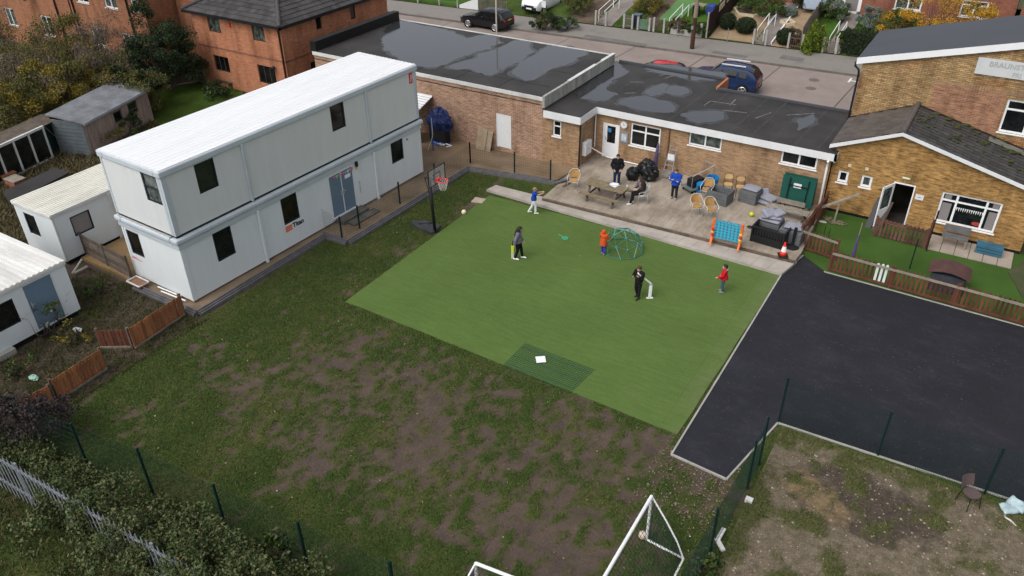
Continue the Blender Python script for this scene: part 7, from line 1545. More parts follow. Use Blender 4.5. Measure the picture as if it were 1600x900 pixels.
p = at(1024,97,1.42); car('red hatchback parked behind the low flat roof of the wing', (p.x, p.y, 0), math.pi+r_dir, 4.05, 1.75, 1.45, HATCH, .93, [(-1.45,-.78),(-.72,.2),(.26,.78)], paint('red_car_paint', (.5,.012,.022)))
SUV = [(-2.15,.62),(-2.14,1.05),(-1.80,1.46),(-1.45,1.60),(-.4,1.67),(.28,1.6),(.95,1.08),(1.75,.98),(2.08,.85),(2.16,.55)]
p = at(1136,100,1.6); car('dark blue off roader with silver roof rails parked at the near kerb', (p.x, p.y, 0), math.pi+r_dir, 4.32, 1.85, 1.67, SUV, 1.05, [(-1.45,-1.0),(-.85,-.05),(.08,.75)], paint('navy_car_paint', (.012,.028,.085)), rails=True, wheel_r=.36, dark_low=MT['black'])
VAN = [(-2.2,.7),(-2.2,1.75),(-2.0,1.85),(-.5,1.86),(.45,1.8),(1.2,1.15),(1.95,.98),(2.15,.75),(2.2,.5)]
p = at(822,24,.3); car('white van parked nose to the road in a front garden', (p.x+.25, p.y+2.5, .35), R(-94), 4.4, 1.8, 1.86, VAN, 1.05, [(-.2,.75)], paint('white_van_paint', (.72,.75,.76)), name='parked_van', cat='van', dark_low=MT['black'])
# ---- poles
p = Vector((at_y(776,51,44.6).x, 44.6, .1)); t = thing('street_lamp', 'slim pale street lamp post behind the long flat roof', 'street lamp', tuple(p)); MB().path([p, p+Vector((0,0,1.1)), p+Vector((0,0,1.15)), p+Vector((0,0,6.6))], [.085,.085,.055,.045], 10).build('post', M('pale_lamp_post', (.5,.45,.38), .6, .1), t); MB().path([p+Vector((0,0,6.6)), p+Vector((.1,.5,6.9)), p+Vector((.15,1.0,6.95))], [.04,.035,.03], 8).build('arm', MT['steel'], t); MB().ell(p+Vector((.18,1.25,6.93)), (.13,.3,.07), 10, 6).build('lamp_head', MT['steel'], t)
p = at(1081,76,.11); t = thing('telegraph_pole', 'brown wooden telegraph pole at the far kerb', 'telegraph pole', tuple(p)); MB().path([p, p+Vector((0,0,2.2))], [.16,.15], 12).build('lower_pole', M('dark_pole_wood', (.075,.035,.022), .9, .3, 5, stretch=(1,1,.2)), t); MB().path([p+Vector((0,0,2.2)), p+Vector((.05,0,8.5))], [.149,.11], 12).build('upper_pole', M('pale_pole_wood', (.26,.2,.145), .9, .2, 5, stretch=(1,1,.2)), t); MB().box(p.x-.17,p.x+.0,p.y-.17,p.y-.13,1.5,1.75).build('plate', MT['steel'], t)
# ---- front boundary: gates, walls, fences, bins
def G(px, py, lift=0): q = at(px, py, .15); return Vector((q.x, yback(q.x)+.12, gz(q.x, yback(q.x)+.12)+lift))
def garden_gate(label, px0, px1, py, mat, h=.95, posts=True, panel=False):
    a, b_ = G(px0, py), G(px1, py); t = thing('garden_gate', label, 'gate', tuple(a), group=None); L = (b_-a).length; e1 = (b_-a).normalized(); mb = MB()
    if panel: mb.bar(a+Vector((0,0,.45)), b_+Vector((0,0,.45)), .04, .75); mb.build('panel', mat, t)
    else:
        n = max(5, int(L/.13))
        for k in range(n): o_ = a+e1*(L*(k+.5)/n); MB().bar(o_+Vector((0,0,.08)), o_+Vector((0,0,h+.05*math.sin(math.pi*(k+.5)/n))), .06, .02).build('picket', mat, t)
        for z in (.2, .75): MB().bar(a+Vector((0,.03,z)), b_+Vector((0,.03,z)), .04, .07).build('rail', mat, t)
    if posts:
        for o_ in (a-e1*.1, b_+e1*.1): MB().bar(o_, o_+Vector((0,0,h+.12)), .14).build('post', MT['concrete'], t)
    return t
garden_gate('pale grey picket gate at the brown driveway', 928, 943, 41, MT['wood_grey']); garden_gate('dark brown picket gate between concrete posts left of the low white wall', 1021, 1035, 51, MT['wood_dark']); garden_gate('green boarded garden gate panel beside the dark bin', 996, 1013, 48, M('faded_green_board', (.11,.19,.12), .8, .25, 2), panel=True, h=.85)
garden_gate('weathered grey picket gate below the white handrail', 1176, 1193, 71, MT['wood_grey']); garden_gate('brown picket gate left of the yellow green conifers', 1230, 1249, 78, M('brown_gate_wood', (.16,.09,.07), .8, .2, 3)); garden_gate('grey brown picket gate right of the yellow green conifers', 1285, 1303, 84, M('mauve_gate_wood', (.2,.16,.14), .8, .2, 3)); garden_gate('short slatted gate behind the dark bin', 973, 984, 46, MT['wood_grey'])
a, b_ = G(1041,57), G(1095,58); t = thing('garden_wall', 'low pale concrete garden wall beside the telegraph pole', 'wall', tuple(a)); MB().bar(a+Vector((0,0,.2)), b_+Vector((0,0,.2)), .14, .42).build('wall', MT['concrete'], t); MB().bar(b_, b_+Vector((0,0,1.0)), .16).build('post', MT['concrete'], t)
p = G(987,48); p.y += .5; t = thing('wheelie_bin', 'dark blue wheelie bin by the green gate panel', 'bin', tuple(p)); MB().extrude([p+Vector((-.24,-.25,0)),p+Vector((.24,-.25,0)),p+Vector((.28,-.3,.98)),p+Vector((-.28,-.3,.98))], (0,.55,0)).build('body', M('navy_bin', (.02,.035,.075), .5, .1), t); MB().box(p.x-.31,p.x+.31,p.y-.34,p.y+.3,p.z+.985,p.z+1.05).build('lid', M('grey_blue_lid', (.08,.11,.15), .4, .1), t, bevel=.02)
def dark_fence():
    x = -19.35; ya, yb2 = yback(x)+.15, yback(x)+7.6; t = thing('close_board_fence', 'dark brown board fence with cream panels running up between two gardens', 'fence', (x, ya, gz(x, ya))); mb = MB(); n = 50
    for k in range(n):
        y = ya+(yb2-ya)*k/n; z = gz(x, y); mb.box(x-.015+.012*(k%2), x+.015+.012*(k%2), y, y+(yb2-ya)/n*.93, z, z+1.75)
    mb.build('boards', M('dark_brown_fence', (.035,.02,.018), .8, .25, 3), t)
    for f in (.25,.47,.66,.84): y = ya+(yb2-ya)*f; MB().extrude([Vector((x+.05,y,gz(x,y)+1.15)),Vector((x+.05,y+1.1,gz(x,y+1.1)+1.15)),Vector((x+.05,y+1.1,gz(x,y+1.1)+1.6)),Vector((x+.05,y,gz(x,y)+1.6))], (.03,0,0)).build('cream_panel', M('cream_panel', (.55,.47,.31), .7, .08), t)
    for f in (0,.33,.66,1): y = ya+(yb2-ya)*f; MB().box(x-.12,x-.02,y-.05,y+.05,gz(x,y),gz(x,y)+1.85).build('post', MT['concrete'], t)
dark_fence()
def rail_pair(label, x0, xw, y0, y1):
    t = thing('handrail', label, 'handrail', (x0, y0, gz(x0,y0))); 
    for dx in (0, xw):
        a, b2 = Vector((x0+dx,y0,gz(x0,y0))), Vector((x0+dx,y1,gz(x0,y1))); MB().path([a, a+Vector((0,0,.9)), b2+Vector((0,0,.9)), b2], .03, 6).build('rail', MT['white'], t)
for x0, lb in ((-28.2,'white handrails on the steps behind the pale grey gate'),(-22.5,'white handrails above the dark brown picket gate'),(-15.9,'white handrails rising from the weathered grey gate'),(-10.9,'white handrails on the path to the glass front door')): rail_pair(lb, x0, .5, yback(x0)+.6, yback(x0)+3.2)
t = thing('path_edging', 'white painted edging boards either side of the sloping grey path', 'edging', (-14.8, yback(-14.8)+.3, .2))
for x in (-14.72, -15.9):
    y0, y1 = yback(x)+(.3 if x > -15 else 3.2), yback(x)+6.5; MB().bar((x,y0,gz(x,y0)+.1), (x,y1,gz(x,y1)+.1), .09, .18).build('edging', MT['white'], t)
for k, (px, py, lb) in enumerate(((1170,25,'cream hexagonal raised bed in the tan gravel garden'),(1229,45,'small cream diamond planter on the tan gravel'))):
    q = at(px, py, .8 if k == 0 else .5); r_ = .95 if k == 0 else .42; t = thing('raised_bed', lb, 'planter', (q.x, q.y, gz(q.x,q.y))); m = 6 if k == 0 else 4
    pts = [Vector((q.x+math.cos(a)*r_*1.3, q.y+math.sin(a)*r_, gz(q.x, q.y+math.sin(a)*r_)+.12)) for a in np.linspace(0, 2*math.pi, m+1)]
    for p0, p1 in zip(pts[:-1], pts[1:]): MB().bar(p0, p1, .14, .2).build('edge', M('cream_edging', (.55,.47,.32), .8, .08), t)
    MB().add([p_-Vector((0,0,.03)) for p_ in pts[:-1]], [tuple(range(m))]).build('soil', MT['earth'], t)
x = -12.85; t = thing('panel_fence', 'weathered grey board fence between the gravel garden and the conifers', 'fence', (x, yback(x)+1, .3)); mb = MB()
for k in range(24): y = yback(x)+.9+k*.27; z = gz(x,y); mb.box(x-.02,x+.02,y,y+.25,z,z+1.3+.05*(k%3))
mb.build('boards', MT['wood_grey'], t)
q = at(1282,8,1.5); q = Vector((-13.3, 65.0, gz(-13.3,65))); t = thing('caravan', 'pale blue grey boxy caravan beside the house front', 'caravan', tuple(q)); MB().box(q.x-.9,q.x+.75,q.y-.3,q.y+1.9,q.z+.35,q.z+2.3).build('body', M('pale_blue_body', (.36,.43,.52), .4, .06), t, bevel=.12); MB().box(q.x-.7,q.x+.55,q.y-.33,q.y-.305,q.z+1.45,q.z+1.95).build('window', MT['glass_curtain'], t)
for s in (-.8,.6): MB().tube((q.x+s,q.y+.8,q.z+.32),(q.x+s+.12,q.y+.8,q.z+.32),.32,.32,14).build('wheel', MT['tyre'], t)
p = Vector((-15.2,66.5,gz(-15.2,66.5))); p = at(1316,9,1.9); p = Vector((p.x, 67.1, 1.62)); t = thing('wheelie_bin', 'black wheelie bin standing beside the glass front door', 'bin', tuple(p)); MB().extrude([p+Vector((-.24,-.25,0)),p+Vector((.24,-.25,0)),p+Vector((.28,-.3,.98)),p+Vector((-.28,-.3,.98))], (0,.5,0)).build('body', MT['black'], t); MB().box(p.x-.3,p.x+.3,p.y-.34,p.y+.26,p.z+.985,p.z+1.05).build('lid', MT['black'], t, bevel=.02)
p = Vector((-21.4,62.3,gz(-21.4,62.3))); t = thing('garden_table', 'cluttered garden table with blue cover on the far lawn', 'table', tuple(p)); MB().box(p.x-.6,p.x+.5,p.y-.4,p.y+.4,p.z+.7,p.z+.76).build('top', MT['wood_grey'], t); MB().box(p.x+.55,p.x+1.25,p.y-.1,p.y+.6,p.z,p.z+.8).build('cover', M('blue_cover', (.03,.06,.24), .6, .2), t, bevel=.1); MB().box(p.x-.3,p.x+.2,p.y-.6,p.y-.41,p.z,p.z+.75).build('box', MT['black'], t)
for s in (-.5,.4): MB().tube((p.x+s,p.y,p.z),(p.x+s,p.y,p.z+.7),.03,.03,6).build('leg', MT['black_metal'], t)
p = at(749,18,.5); t = thing('panel_fence', 'white sloping panel and grey picket fence behind the black hatchback', 'fence', (-40,57.2,.15)); a = G(716,13); b_ = G(745,17); MB().extrude([a, b_, b_+Vector((0,0,1.0)), a+Vector((0,0,.25))], (0,.05,0)).build('white_panel', MT['white_paint'], t); mb = MB(); e_ = G(792,22)
for k in range(26): o_ = lerp3(b_, e_, k/26); mb.bar(o_, o_+Vector((0,0,.95+.04*(k%2))), .1, .02)
mb.build('pickets', MT['wood_grey'], t)
t = thing('post_and_wire_fence', 'thin concrete posts with wire along the far left front gardens', 'fence', tuple(G(640,8)))
for px, py in ((643,8),(680,11),(710,14)): o_ = G(px,py); MB().bar(o_, o_+Vector((0,0,1.0)), .11).build('post', MT['concrete'], t)
for z in (.4,.85): MB().bar(G(643,8,z), G(710,14,z), .012).build('wire', MT['steel'], t)
p = G(856,22); p.y += .3; tag(MB().box(p.x-.35,p.x+.35,p.y,p.y+.03,p.z+.75,p.z+1.25).build('sign_board', MT['white_paint'], loc=tuple(p)), 'white board sign above the dark hedge beside the van', 'sign')
for k, (px, py) in enumerate(((1059,55),(1134,67))): o_ = G(px,py); o_.y -= .35; tag(MB().tube(o_-Vector((0,0,.1)), o_+Vector((0,0,1.0)), .03,.03,6).build('marker_post', MT['steel'], loc=tuple(o_)), ('thin grey marker post in front of the low concrete wall','thin grey marker post in front of the tan gravel garden')[k], 'post')
# ================================================================== VEGETATION
LF = {'olive': leaf_mat('olive_leaves', [(0,(.05,.055,.015)),(.5,(.09,.09,.026)),(1,(.14,.12,.032))]), 'yellow': leaf_mat('yellow_leaves', [(0,(.12,.10,.018)),(.6,(.24,.17,.022)),(1,(.16,.15,.03))]), 'dark': leaf_mat('dark_evergreen', [(0,(.012,.022,.010)),(.6,(.022,.038,.014)),(1,(.04,.058,.018))]),
      'green': leaf_mat('green_leaves', [(0,(.025,.05,.012)),(.6,(.05,.085,.02)),(1,(.09,.12,.03))]), 'lime': leaf_mat('lime_conifer', [(0,(.06,.10,.012)),(.6,(.14,.19,.02)),(1,(.2,.25,.03))]), 'gold': leaf_mat('golden_leaves', [(0,(.33,.15,.012)),(.5,(.5,.27,.02)),(1,(.42,.3,.035))]), 'twig': leaf_mat('dry_twig_leaves', [(0,(.085,.068,.05)),(.6,(.125,.10,.075)),(1,(.16,.13,.08))]), 'bramble': leaf_mat('bramble_leaves', [(0,(.036,.054,.018)),(.5,(.07,.098,.034)),(.85,(.115,.135,.055)),(1,(.15,.11,.05))]), 'grey': leaf_mat('grey_green_leaves', [(0,(.11,.14,.12)),(1,(.2,.24,.2))]), 'straw': leaf_mat('straw_grass', [(0,(.16,.13,.03)),(.6,(.28,.24,.06)),(1,(.12,.15,.03))])}
MT['bark'] = M('grey_bark', (.085,.07,.06), .9, .3, 6, stretch=(1,1,.3)); MT['twig'] = M('bare_twig', (.10,.082,.072), .9, .25, 5)
def leaves(name, C, S, per, size, mat, parent=None, flat=.3, aspect=1.7, loc=None):
    """C (n,3) clump centres, S (n,3) clump radii, per leaves in each: rhombic leaves"""
    C = np.repeat(np.asarray(C, float), per, 0); S = np.repeat(np.asarray(S, float), per, 0); n = len(C)
    d = rng.normal(size=(n,3)); d /= np.linalg.norm(d, axis=1, keepdims=True); r = rng.random((n,1))**(1/2.4); P = C + d*r*S
    P[:,2] = np.maximum(P[:,2], .02)
    a = rng.normal(size=(n,3)); a /= np.linalg.norm(a, axis=1, keepdims=True); b_ = rng.normal(size=(n,3)); b_[:,2] += flat; b_ -= a*(a*b_).sum(1, keepdims=True); b_ /= np.linalg.norm(b_, axis=1, keepdims=True)
    s = size*(.6+.8*rng.random((n,1))); V = np.stack([P-a*s*aspect/2, P-b_*s/2, P+a*s*aspect/2, P+b_*s/2], 1).reshape(-1,3); return quick_mesh(name, V, np.arange(4*n).reshape(n,4), mat, parent, loc)
def branches(base, h, spread, n, r0, depth=2, curve=.3):
    mb = MB()
    def grow(p, d, L, r, k):
        pts = [p]; rr_ = [r]; dd = d.copy()
        for i in range(4): dd = (dd+Vector((random.uniform(-curve,curve),random.uniform(-curve,curve),random.uniform(-.1,.2)))).normalized(); pts.append(pts[-1]+dd*L/4); rr_.append(r*(1-.2*(i+1)))
        mb.path(pts, rr_, 5 if k else 4)
        if k:
            for _ in range(3+k): i = random.randint(1,4); grow(pts[i], (dd+Vector((random.uniform(-1,1),random.uniform(-1,1),random.uniform(-.2,.6)))).normalized(), L*.55, rr_[i]*.6, k-1)
    for _ in range(n): a = random.uniform(0,6.28); t_ = random.uniform(.1,spread); grow(Vector(base)+Vector((math.cos(a)*.1,math.sin(a)*.1,0)), Vector((math.cos(a)*t_,math.sin(a)*t_,1)).normalized(), h*random.uniform(.6,.85), r0, depth)
    return mb
def shrub(label, base, r, h, mix, per=26, clumps=40, size=.09, stems=5, twiggy=1, name='shrub', cat='shrub', group=None, bare=.0):
    t = thing(name, label, cat, tuple(base), group=group); base = Vector(base)
    branches(base, h*.95, .75, stems, .035+.01*h, twiggy).build('stem', MT['twig'] if bare else MT['bark'], t)
    tot = sum(w for _, w in mix)
    for key, w_ in mix:
        n = max(2, int(clumps*w_/tot)); C = []; S = []
        for _ in range(n):
            a = random.uniform(0,6.28); q = random.random()**.5; zz = random.uniform(.25,1); rr_ = r*q*math.sqrt(max(.05,1-((zz-.45)/.62)**2)); k = noise.noise(Vector((math.cos(a)*1.3+base.x, math.sin(a)*1.3+base.y, zz*2)))*.35+1
            C.append((base.x+math.cos(a)*rr_*k, base.y+math.sin(a)*rr_*k, base.z+h*zz*.95*k)); s_ = random.uniform(.14,.30)*r; S.append((s_,s_,s_*.75))
        leaves('foliage', C, S, per, size, LF[key], t)
    return t
def Z0(px, py, z=0): return at(px, py, z)
# thicket behind the shed: bare twiggy shrubs with yellowing leaves
specs = [((20,150),3.1,3.4,[('twig',5),('olive',1)]), ((45,172),2.2,2.7,[('olive',3),('yellow',2.2)]), ((70,120),2.8,3.6,[('twig',2),('yellow',2.0),('olive',3)]), ((95,148),2.4,3.1,[('olive',4),('yellow',2.6),('twig',2)]), ((120,100),2.6,3.9,[('olive',4),('yellow',1.5)]),
         ((150,132),2.4,3.2,[('twig',5),('olive',2)]), ((172,105),2.7,4.0,[('twig',6),('olive',1)]), ((192,132),1.8,2.6,[('olive',3),('yellow',1)]), ((15,95),2.8,3.7,[('twig',5),('olive',2)]), ((215,135),1.8,2.4,[('dark',2),('olive',2)]), ((125,140),1.8,3.0,[('yellow',4),('olive',2)])]
lbs = ['bare grey brown shrub at the far left edge above the greenhouse','low yellowing shrub just above the greenhouse roof','tall shrub with patches of yellow leaves left of the thicket middle','broad yellow flecked shrub above the slate blue shed end','tall olive shrub reaching the terrace windows','bare twiggy shrub right behind the shed roof','tallest bare grey shrub of the thicket beside the dark evergreen','small olive shrub at the back corner of the shed','bare shrub at the left edge below the terrace','dark low shrub between the thicket and the back lawn','bright yellow shrub in the middle of the thicket']
for (pxy, r, h, mix), lb in zip(specs, lbs):
    b0 = Z0(pxy[0], pxy[1]+12, 1.2); b0.z = 0; tw = mix[0][0] == 'twig'; shrub(lb, b0, r, h*1.15, mix, per=300, clumps=64, size=.045 if tw else .058, stems=9 if tw else 5, twiggy=2, group='shrubs of the thicket behind the shed', bare=tw)
e0 = Z0(262,135,.3); e0.z = 0; shrub('large dark evergreen tree beside the brick house', e0, 2.5, 4.6, [('dark',1)], per=420, clumps=85, size=.06, stems=5, twiggy=2, name='evergreen_tree', cat='tree')
p = Z0(156,215,.3); p.z = 0
def clump(label, p, r, h, n, mat, name='grass_clump', cat='plant'):
    n_ = n; a = rng.random(n_)*6.283; rr_ = rng.random(n_)**.5; tilt = rr_*1.1+.1; V = []; Fq = []
    for i in range(n_):
        d = np.array([math.cos(a[i]), math.sin(a[i]), 0]); sd_ = np.array([-d[1], d[0], 0])*.018; b0 = np.array([p.x,p.y,p.z])+d*rr_[i]*r*.25; L = h*(.7+.5*random.random()); m1 = b0+d*math.sin(tilt[i]*.6)*L*.55+np.array([0,0,math.cos(tilt[i]*.6)*L*.55]); e = m1+d*math.sin(tilt[i])*r*.75+np.array([0,0,math.cos(tilt[i]*1.35)*L*.35]); k = len(V); V += [b0-sd_, b0+sd_, m1+sd_, m1-sd_, e+sd_*.3, e-sd_*.3]; Fq += [(k,k+1,k+2,k+3),(k+3,k+2,k+4,k+5)]
    V = np.array(V); V[:,2] = np.maximum(V[:,2], p.z+.01); o = quick_mesh(name, V, Fq, mat, None, (p.x,p.y,p.z)); return tag(o, label, cat)
clump('arching yellow green grass clump in front of the garden shed', p, 1.15, 1.5, 900, LF['straw'])
shrub('dark green bush against the shed wall beside the yellow grass clump', Z0(205,205,.2)*1, .9, 1.0, [('dark',2),('green',1)], per=60, clumps=24, size=.07, stems=3); 
# bushes and growth in the yard at the left
sp2 = [((70,525),.8,1.5,[('grey',1),('green',2)],'thin willowy grey green bush in front of the lower left cabin door'),((92,505),.55,1.3,[('yellow',1),('green',2)],'yellow green sapling by the blue grey cabin door'),((150,462),.5,.7,[('green',1)],'low green weeds behind the plank barrier'),((115,535),.6,.8,[('olive',2),('yellow',1)],'yellowing weeds beside the white carrier bag'),((20,425),.9,1.3,[('dark',2),('green',1)],'dark hedge bush between the two small cabins at the left edge'),((30,585),.6,.7,[('green',2),('olive',1)],'low green weeds behind the orange fence')]
for pxy, r, h, mix, lb in sp2: b0 = at(pxy[0], pxy[1], 0); shrub(lb, b0, r, h, mix, per=26 if h < 1.4 else 16, clumps=16, size=.06, stems=4, twiggy=1)
LF['purple'] = leaf_mat('purple_twigs', [(0,(.022,.016,.018)),(.7,(.04,.03,.032)),(1,(.07,.05,.045))])
b0 = at(66,690,0); shrub('dark purple brown twiggy bush over the end of the orange fence', b0, 1.2, 1.7, [('purple',1)], per=110, clumps=40, size=.05, stems=12, twiggy=2, bare=True)
# rough tussocks in the yard
def tufts(name, n, region, hgt, mat, dens, kind='stuff', wid=.012, lean=.5):
    xs_, ys_ = [], []
    while len(xs_) < n:
        x, y = random.uniform(region[0], region[1]), random.uniform(region[2], region[3])
        if dens(x, y) > random.random(): xs_.append(x); ys_.append(y)
    n = len(xs_); P = np.stack([xs_, ys_, np.zeros(n)], 1); a = rng.random(n)*6.283; h_ = hgt*(.5+rng.random(n)); d = np.stack([np.cos(a), np.sin(a), np.zeros(n)], 1); ln_ = rng.normal(size=(n,2))*lean; top_ = P+np.stack([ln_[:,0]*h_, ln_[:,1]*h_, h_], 1); w_ = (wid*(.6+.8*rng.random(n)))[:,None]
    V = np.stack([P-d*w_, P+d*w_, top_], 1).reshape(-1,3); V[:,2] += .005; o = quick_mesh(name, V, np.arange(3*n).reshape(n,3), mat); return tag(o, kind=kind)
def in_poly(x, y, poly):
    c = False; j = len(poly)-1
    for i in range(len(poly)):
        xi, yi = poly[i][:2]; xj, yj = poly[j][:2]
        if (yi > y) != (yj > y) and x < (xj-xi)*(y-yi)/(yj-yi)+xi: c = not c
        j = i
    return c
def blocked(x, y): return in_poly(x, y, turf_poly) or in_poly(x, y, asph_poly) or in_poly(x, y, path_poly) or y > 29 and x > -20 or (x > -2.75) or y > 33.4 or (x < -27.2 and y > 6 and y < 12.8)
def cov(x, y):
    i, j = int((x+34)/.125), int((y+1)/.125)
    return float(CV[min(max(j,0),CV.shape[0]-1), min(max(i,0),CV.shape[1]-1)])
gm1 = leaf_mat('lawn_blades', [(0,(.034,.056,.013)),(.4,(.056,.084,.019)),(.8,(.085,.103,.028)),(1,(.125,.12,.045))])
tufts('grass', 230000, (-26,-2.8,5,31), .05, gm1, lambda x, y: 0 if blocked(x, y) else max(0, (cov(x,y)-.35)*1.5), wid=.011, lean=.7)
tufts('rough_grass', 26000, (-30,-22.9,6.5,15), .10, leaf_mat('yard_blades', [(0,(.03,.045,.012)),(.5,(.06,.06,.02)),(1,(.11,.085,.045))]), lambda x, y: 0 if blocked(x, y) else .3+cov(x,y)*.7, wid=.012, lean=.8)
def gcov(x, y):
    i, j = int((x+2.72)/.125), int((y+2)/.125); return float(GR[min(max(j,0),GR.shape[0]-1), min(max(i,0),GR.shape[1]-1)])
wd_ = tufts('weeds', 42000, (-2.7,8,9,20.2), .07, leaf_mat('lot_blades', [(0,(.045,.065,.018)),(.5,(.085,.095,.03)),(1,(.15,.13,.06))]), lambda x, y: max(0, (gcov(x,y)-.3)*1.5), wid=.012, lean=.8)
tufts('overgrowth', 42000, (-50,-34.2,12,27), .2, leaf_mat('overgrown_blades', [(0,(.04,.04,.016)),(.5,(.085,.07,.028)),(1,(.14,.10,.05))]), lambda x, y: .9, wid=.03, lean=.9)
wd_.location.z = .028
# stones on the lot, leaf litter on the lawn
n = 6500; x = rng.uniform(-2.7, 7.5, n); y = rng.uniform(9.5, 20.2, n); keep = np.array([gcov(a, b2) < .62 for a, b2 in zip(x, y)]); x, y = x[keep], y[keep]; n = len(x); s = (.010+.036*rng.random(n)**5)
octa = np.array([(1,0,0),(0,1,0),(-1,0,0),(0,-1,0),(0,0,.7),(0,0,-.5)]); V = (octa[None]*(s[:,None,None]*(.7+.6*rng.random((n,6,1))))) + np.stack([x,y,np.full(n,.042)],1)[:,None]
Fq = np.array([(0,1,4),(1,2,4),(2,3,4),(3,0,4)])[None]+6*np.arange(n)[:,None,None]; tag(quick_mesh('gravel', V.reshape(-1,3), Fq.reshape(-1,3), leaf_mat('loose_stone', [(0,(.14,.11,.085)),(.5,(.24,.19,.14)),(.9,(.32,.27,.21)),(1,(.5,.45,.38))], .9)), kind='stuff')
def litter(name, n, region, ok, mat, size):
    C = []
    while len(C) < n:
        x, y = random.uniform(*region[:2]), random.uniform(*region[2:])
        if ok(x, y): C.append((x, y, .045))
    C = np.array(C); a = rng.random(n)*6.283; s = size*(.5+rng.random(n)); d = np.stack([np.cos(a),np.sin(a),rng.normal(size=n)*.2],1)*s[:,None]; e = np.stack([-np.sin(a),np.cos(a),rng.normal(size=n)*.3],1)*(s*.6)[:,None]; V = np.stack([C-d, C-e, C+d, C+e],1).reshape(-1,3); V[:,2] = np.maximum(V[:,2], .03); return tag(quick_mesh(name, V, np.arange(4*n).reshape(n,4), mat), kind='stuff')
litter('fallen_leaves', 420, (-23,-3,6,30), lambda x, y: not in_poly(x,y,asph_poly) and not in_poly(x,y,path_poly) and (not in_poly(x,y,turf_poly) or random.random() < .2), leaf_mat('leaf_litter', [(0,(.12,.07,.04)),(.7,(.22,.15,.08)),(.93,(.3,.24,.15)),(1,(.6,.56,.48))]), .028)
litter('stone_chips', 700, (-5.6,-2.8,14,18.2), lambda x, y: not in_poly(x,y,asph_poly) and (abs(x+4.4) < 1.2 and y > 15.2 or random.random() < .15), leaf_mat('chip', [(0,(.11,.075,.055)),(1,(.28,.22,.16))]), .024)
# brambles along the palisade
C = []; S = []
for k in range(230):
    x = random.uniform(-26, -8.8); u = random.random(); y = 7.0+.03*(x+22)+random.gauss(.1, .36); hmax = (.55 if x < -18 else .85 if x < -15 else 1.2)+.5*noise.noise(Vector((x*.55, y*.8, 2)))
    if y > 7.75+.11*(x+20): y = 7.75+.11*(x+20)-random.random()*.6
    z = random.uniform(.15, max(.3, hmax)); C.append((x, y, z)); s_ = random.uniform(.28,.6); S.append((s_, s_*.85, s_*.55))
tag(leaves('bramble_thicket', C, S, 230, .052, LF['bramble']), kind='stuff')
C = []; S = []
for cx_, w_, hh_ in ((-15.9,.45,1.75),(-14.9,.4,1.5),(-13.2,.7,1.7),(-12.2,.7,1.9),(-18.6,.3,1.2),(-17.2,.3,1.6),(-11.0,.9,1.9)):
    yy_ = 5.95+.032*(cx_+25.5)
    for k in range(26): C.append((cx_+random.gauss(0,w_*.55), yy_+random.gauss(.05,.35), random.uniform(.2,1)*hh_)); S.append((.34,.3,.24))
tag(leaves('bramble_growth', C, S, 170, .052, LF['bramble']), kind='stuff')
C = [(random.uniform(-27,-9), random.gauss(5.3,.5), random.uniform(.02,.25)) for _ in range(34)]; tag(leaves('undergrowth', C, [(.45,.4,.15)]*34, 70, .06, LF['bramble']), kind='stuff')
tufts('long_grass', 80000, (-30,-7,1.0,7), .10, leaf_mat('long_blades', [(0,(.03,.045,.012)),(.5,(.06,.075,.018)),(1,(.12,.085,.04))]), lambda x, y: .25+.75*max(0, min(1,.5+noise.noise(Vector((x*.5,y*.5,4))))), wid=.014, lean=.9)
for (px, py, r, h, lb) in ((1100,893,.5,.5,'leafy green weeds at the fence foot beside the goal'),(430,880,.7,.8,'broad leaved bramble bush at the bottom edge by the mesh fence'),):
    b0 = at(px, py, 0); shrub(lb, b0, r, h, [('green',2),('bramble',1)], per=40, clumps=22, size=.07, stems=3)
# gardens across the road
def GP(px, py, zg): q = at(px, py, zg); return Vector((q.x, q.y, gz(q.x, q.y)))
def dome_bush(label, p, r, h, key, n=1500, size=.05, name='clipped_bush'):
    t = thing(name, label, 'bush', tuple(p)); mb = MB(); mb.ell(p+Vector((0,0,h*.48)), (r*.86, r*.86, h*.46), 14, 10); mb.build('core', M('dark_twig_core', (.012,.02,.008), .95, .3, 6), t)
    d = rng.normal(size=(n,3)); d /= np.linalg.norm(d, axis=1, keepdims=True); k = np.sign(d)*np.abs(d)**.8; k /= np.maximum(1e-6, np.linalg.norm(k, axis=1, keepdims=True)); C = np.array([p.x,p.y,p.z+h*.5])+k*np.array([r,r,h*.5]); leaves('foliage', C, np.full((n,3), .05), 2, size, LF[key], t); return t
dome_bush('rounded dark clipped bush left of the square one on tan gravel', GP(1136,45,.5), .6, 1.15, 'dark'); dome_bush('square clipped dark bush beside the white handrail', GP(1164,50,.5), .75, 1.1, 'dark'); dome_bush('small round grey bush on the gravel behind the brown gate', GP(1232,38,.5), .5, .7, 'grey'); dome_bush('dark clipped bush beside the brown picket gate', GP(1224,70,.2), .6, 1.1, 'dark')
for px, py, h, r, lb in ((1266,79,2.2,.55,'tallest yellow green conifer between two garden gates'),(1281,77,1.7,.45,'shorter yellow green conifer at the right of the tall one'),(1258,80,1.4,.4,'low yellow green conifer at the left of the tall one')):
    p = GP(px, py, .3); t = thing('conifer', lb, 'conifer', tuple(p)); MB().path([p, p+Vector((0,0,h*.9))], [.05,.01], 6).build('trunk', MT['bark'], t); C = []; S = []
    for k in range(60): f = random.random()**.8; a = random.uniform(0,6.28); rr_ = r*(1-f)*random.uniform(.5,1.05)+.04; C.append((p.x+math.cos(a)*rr_, p.y+math.sin(a)*rr_, p.z+.08+h*f*.95)); S.append((.13,.13,.2))
    leaves('foliage', C, S, 60, .06, LF['lime'], t)
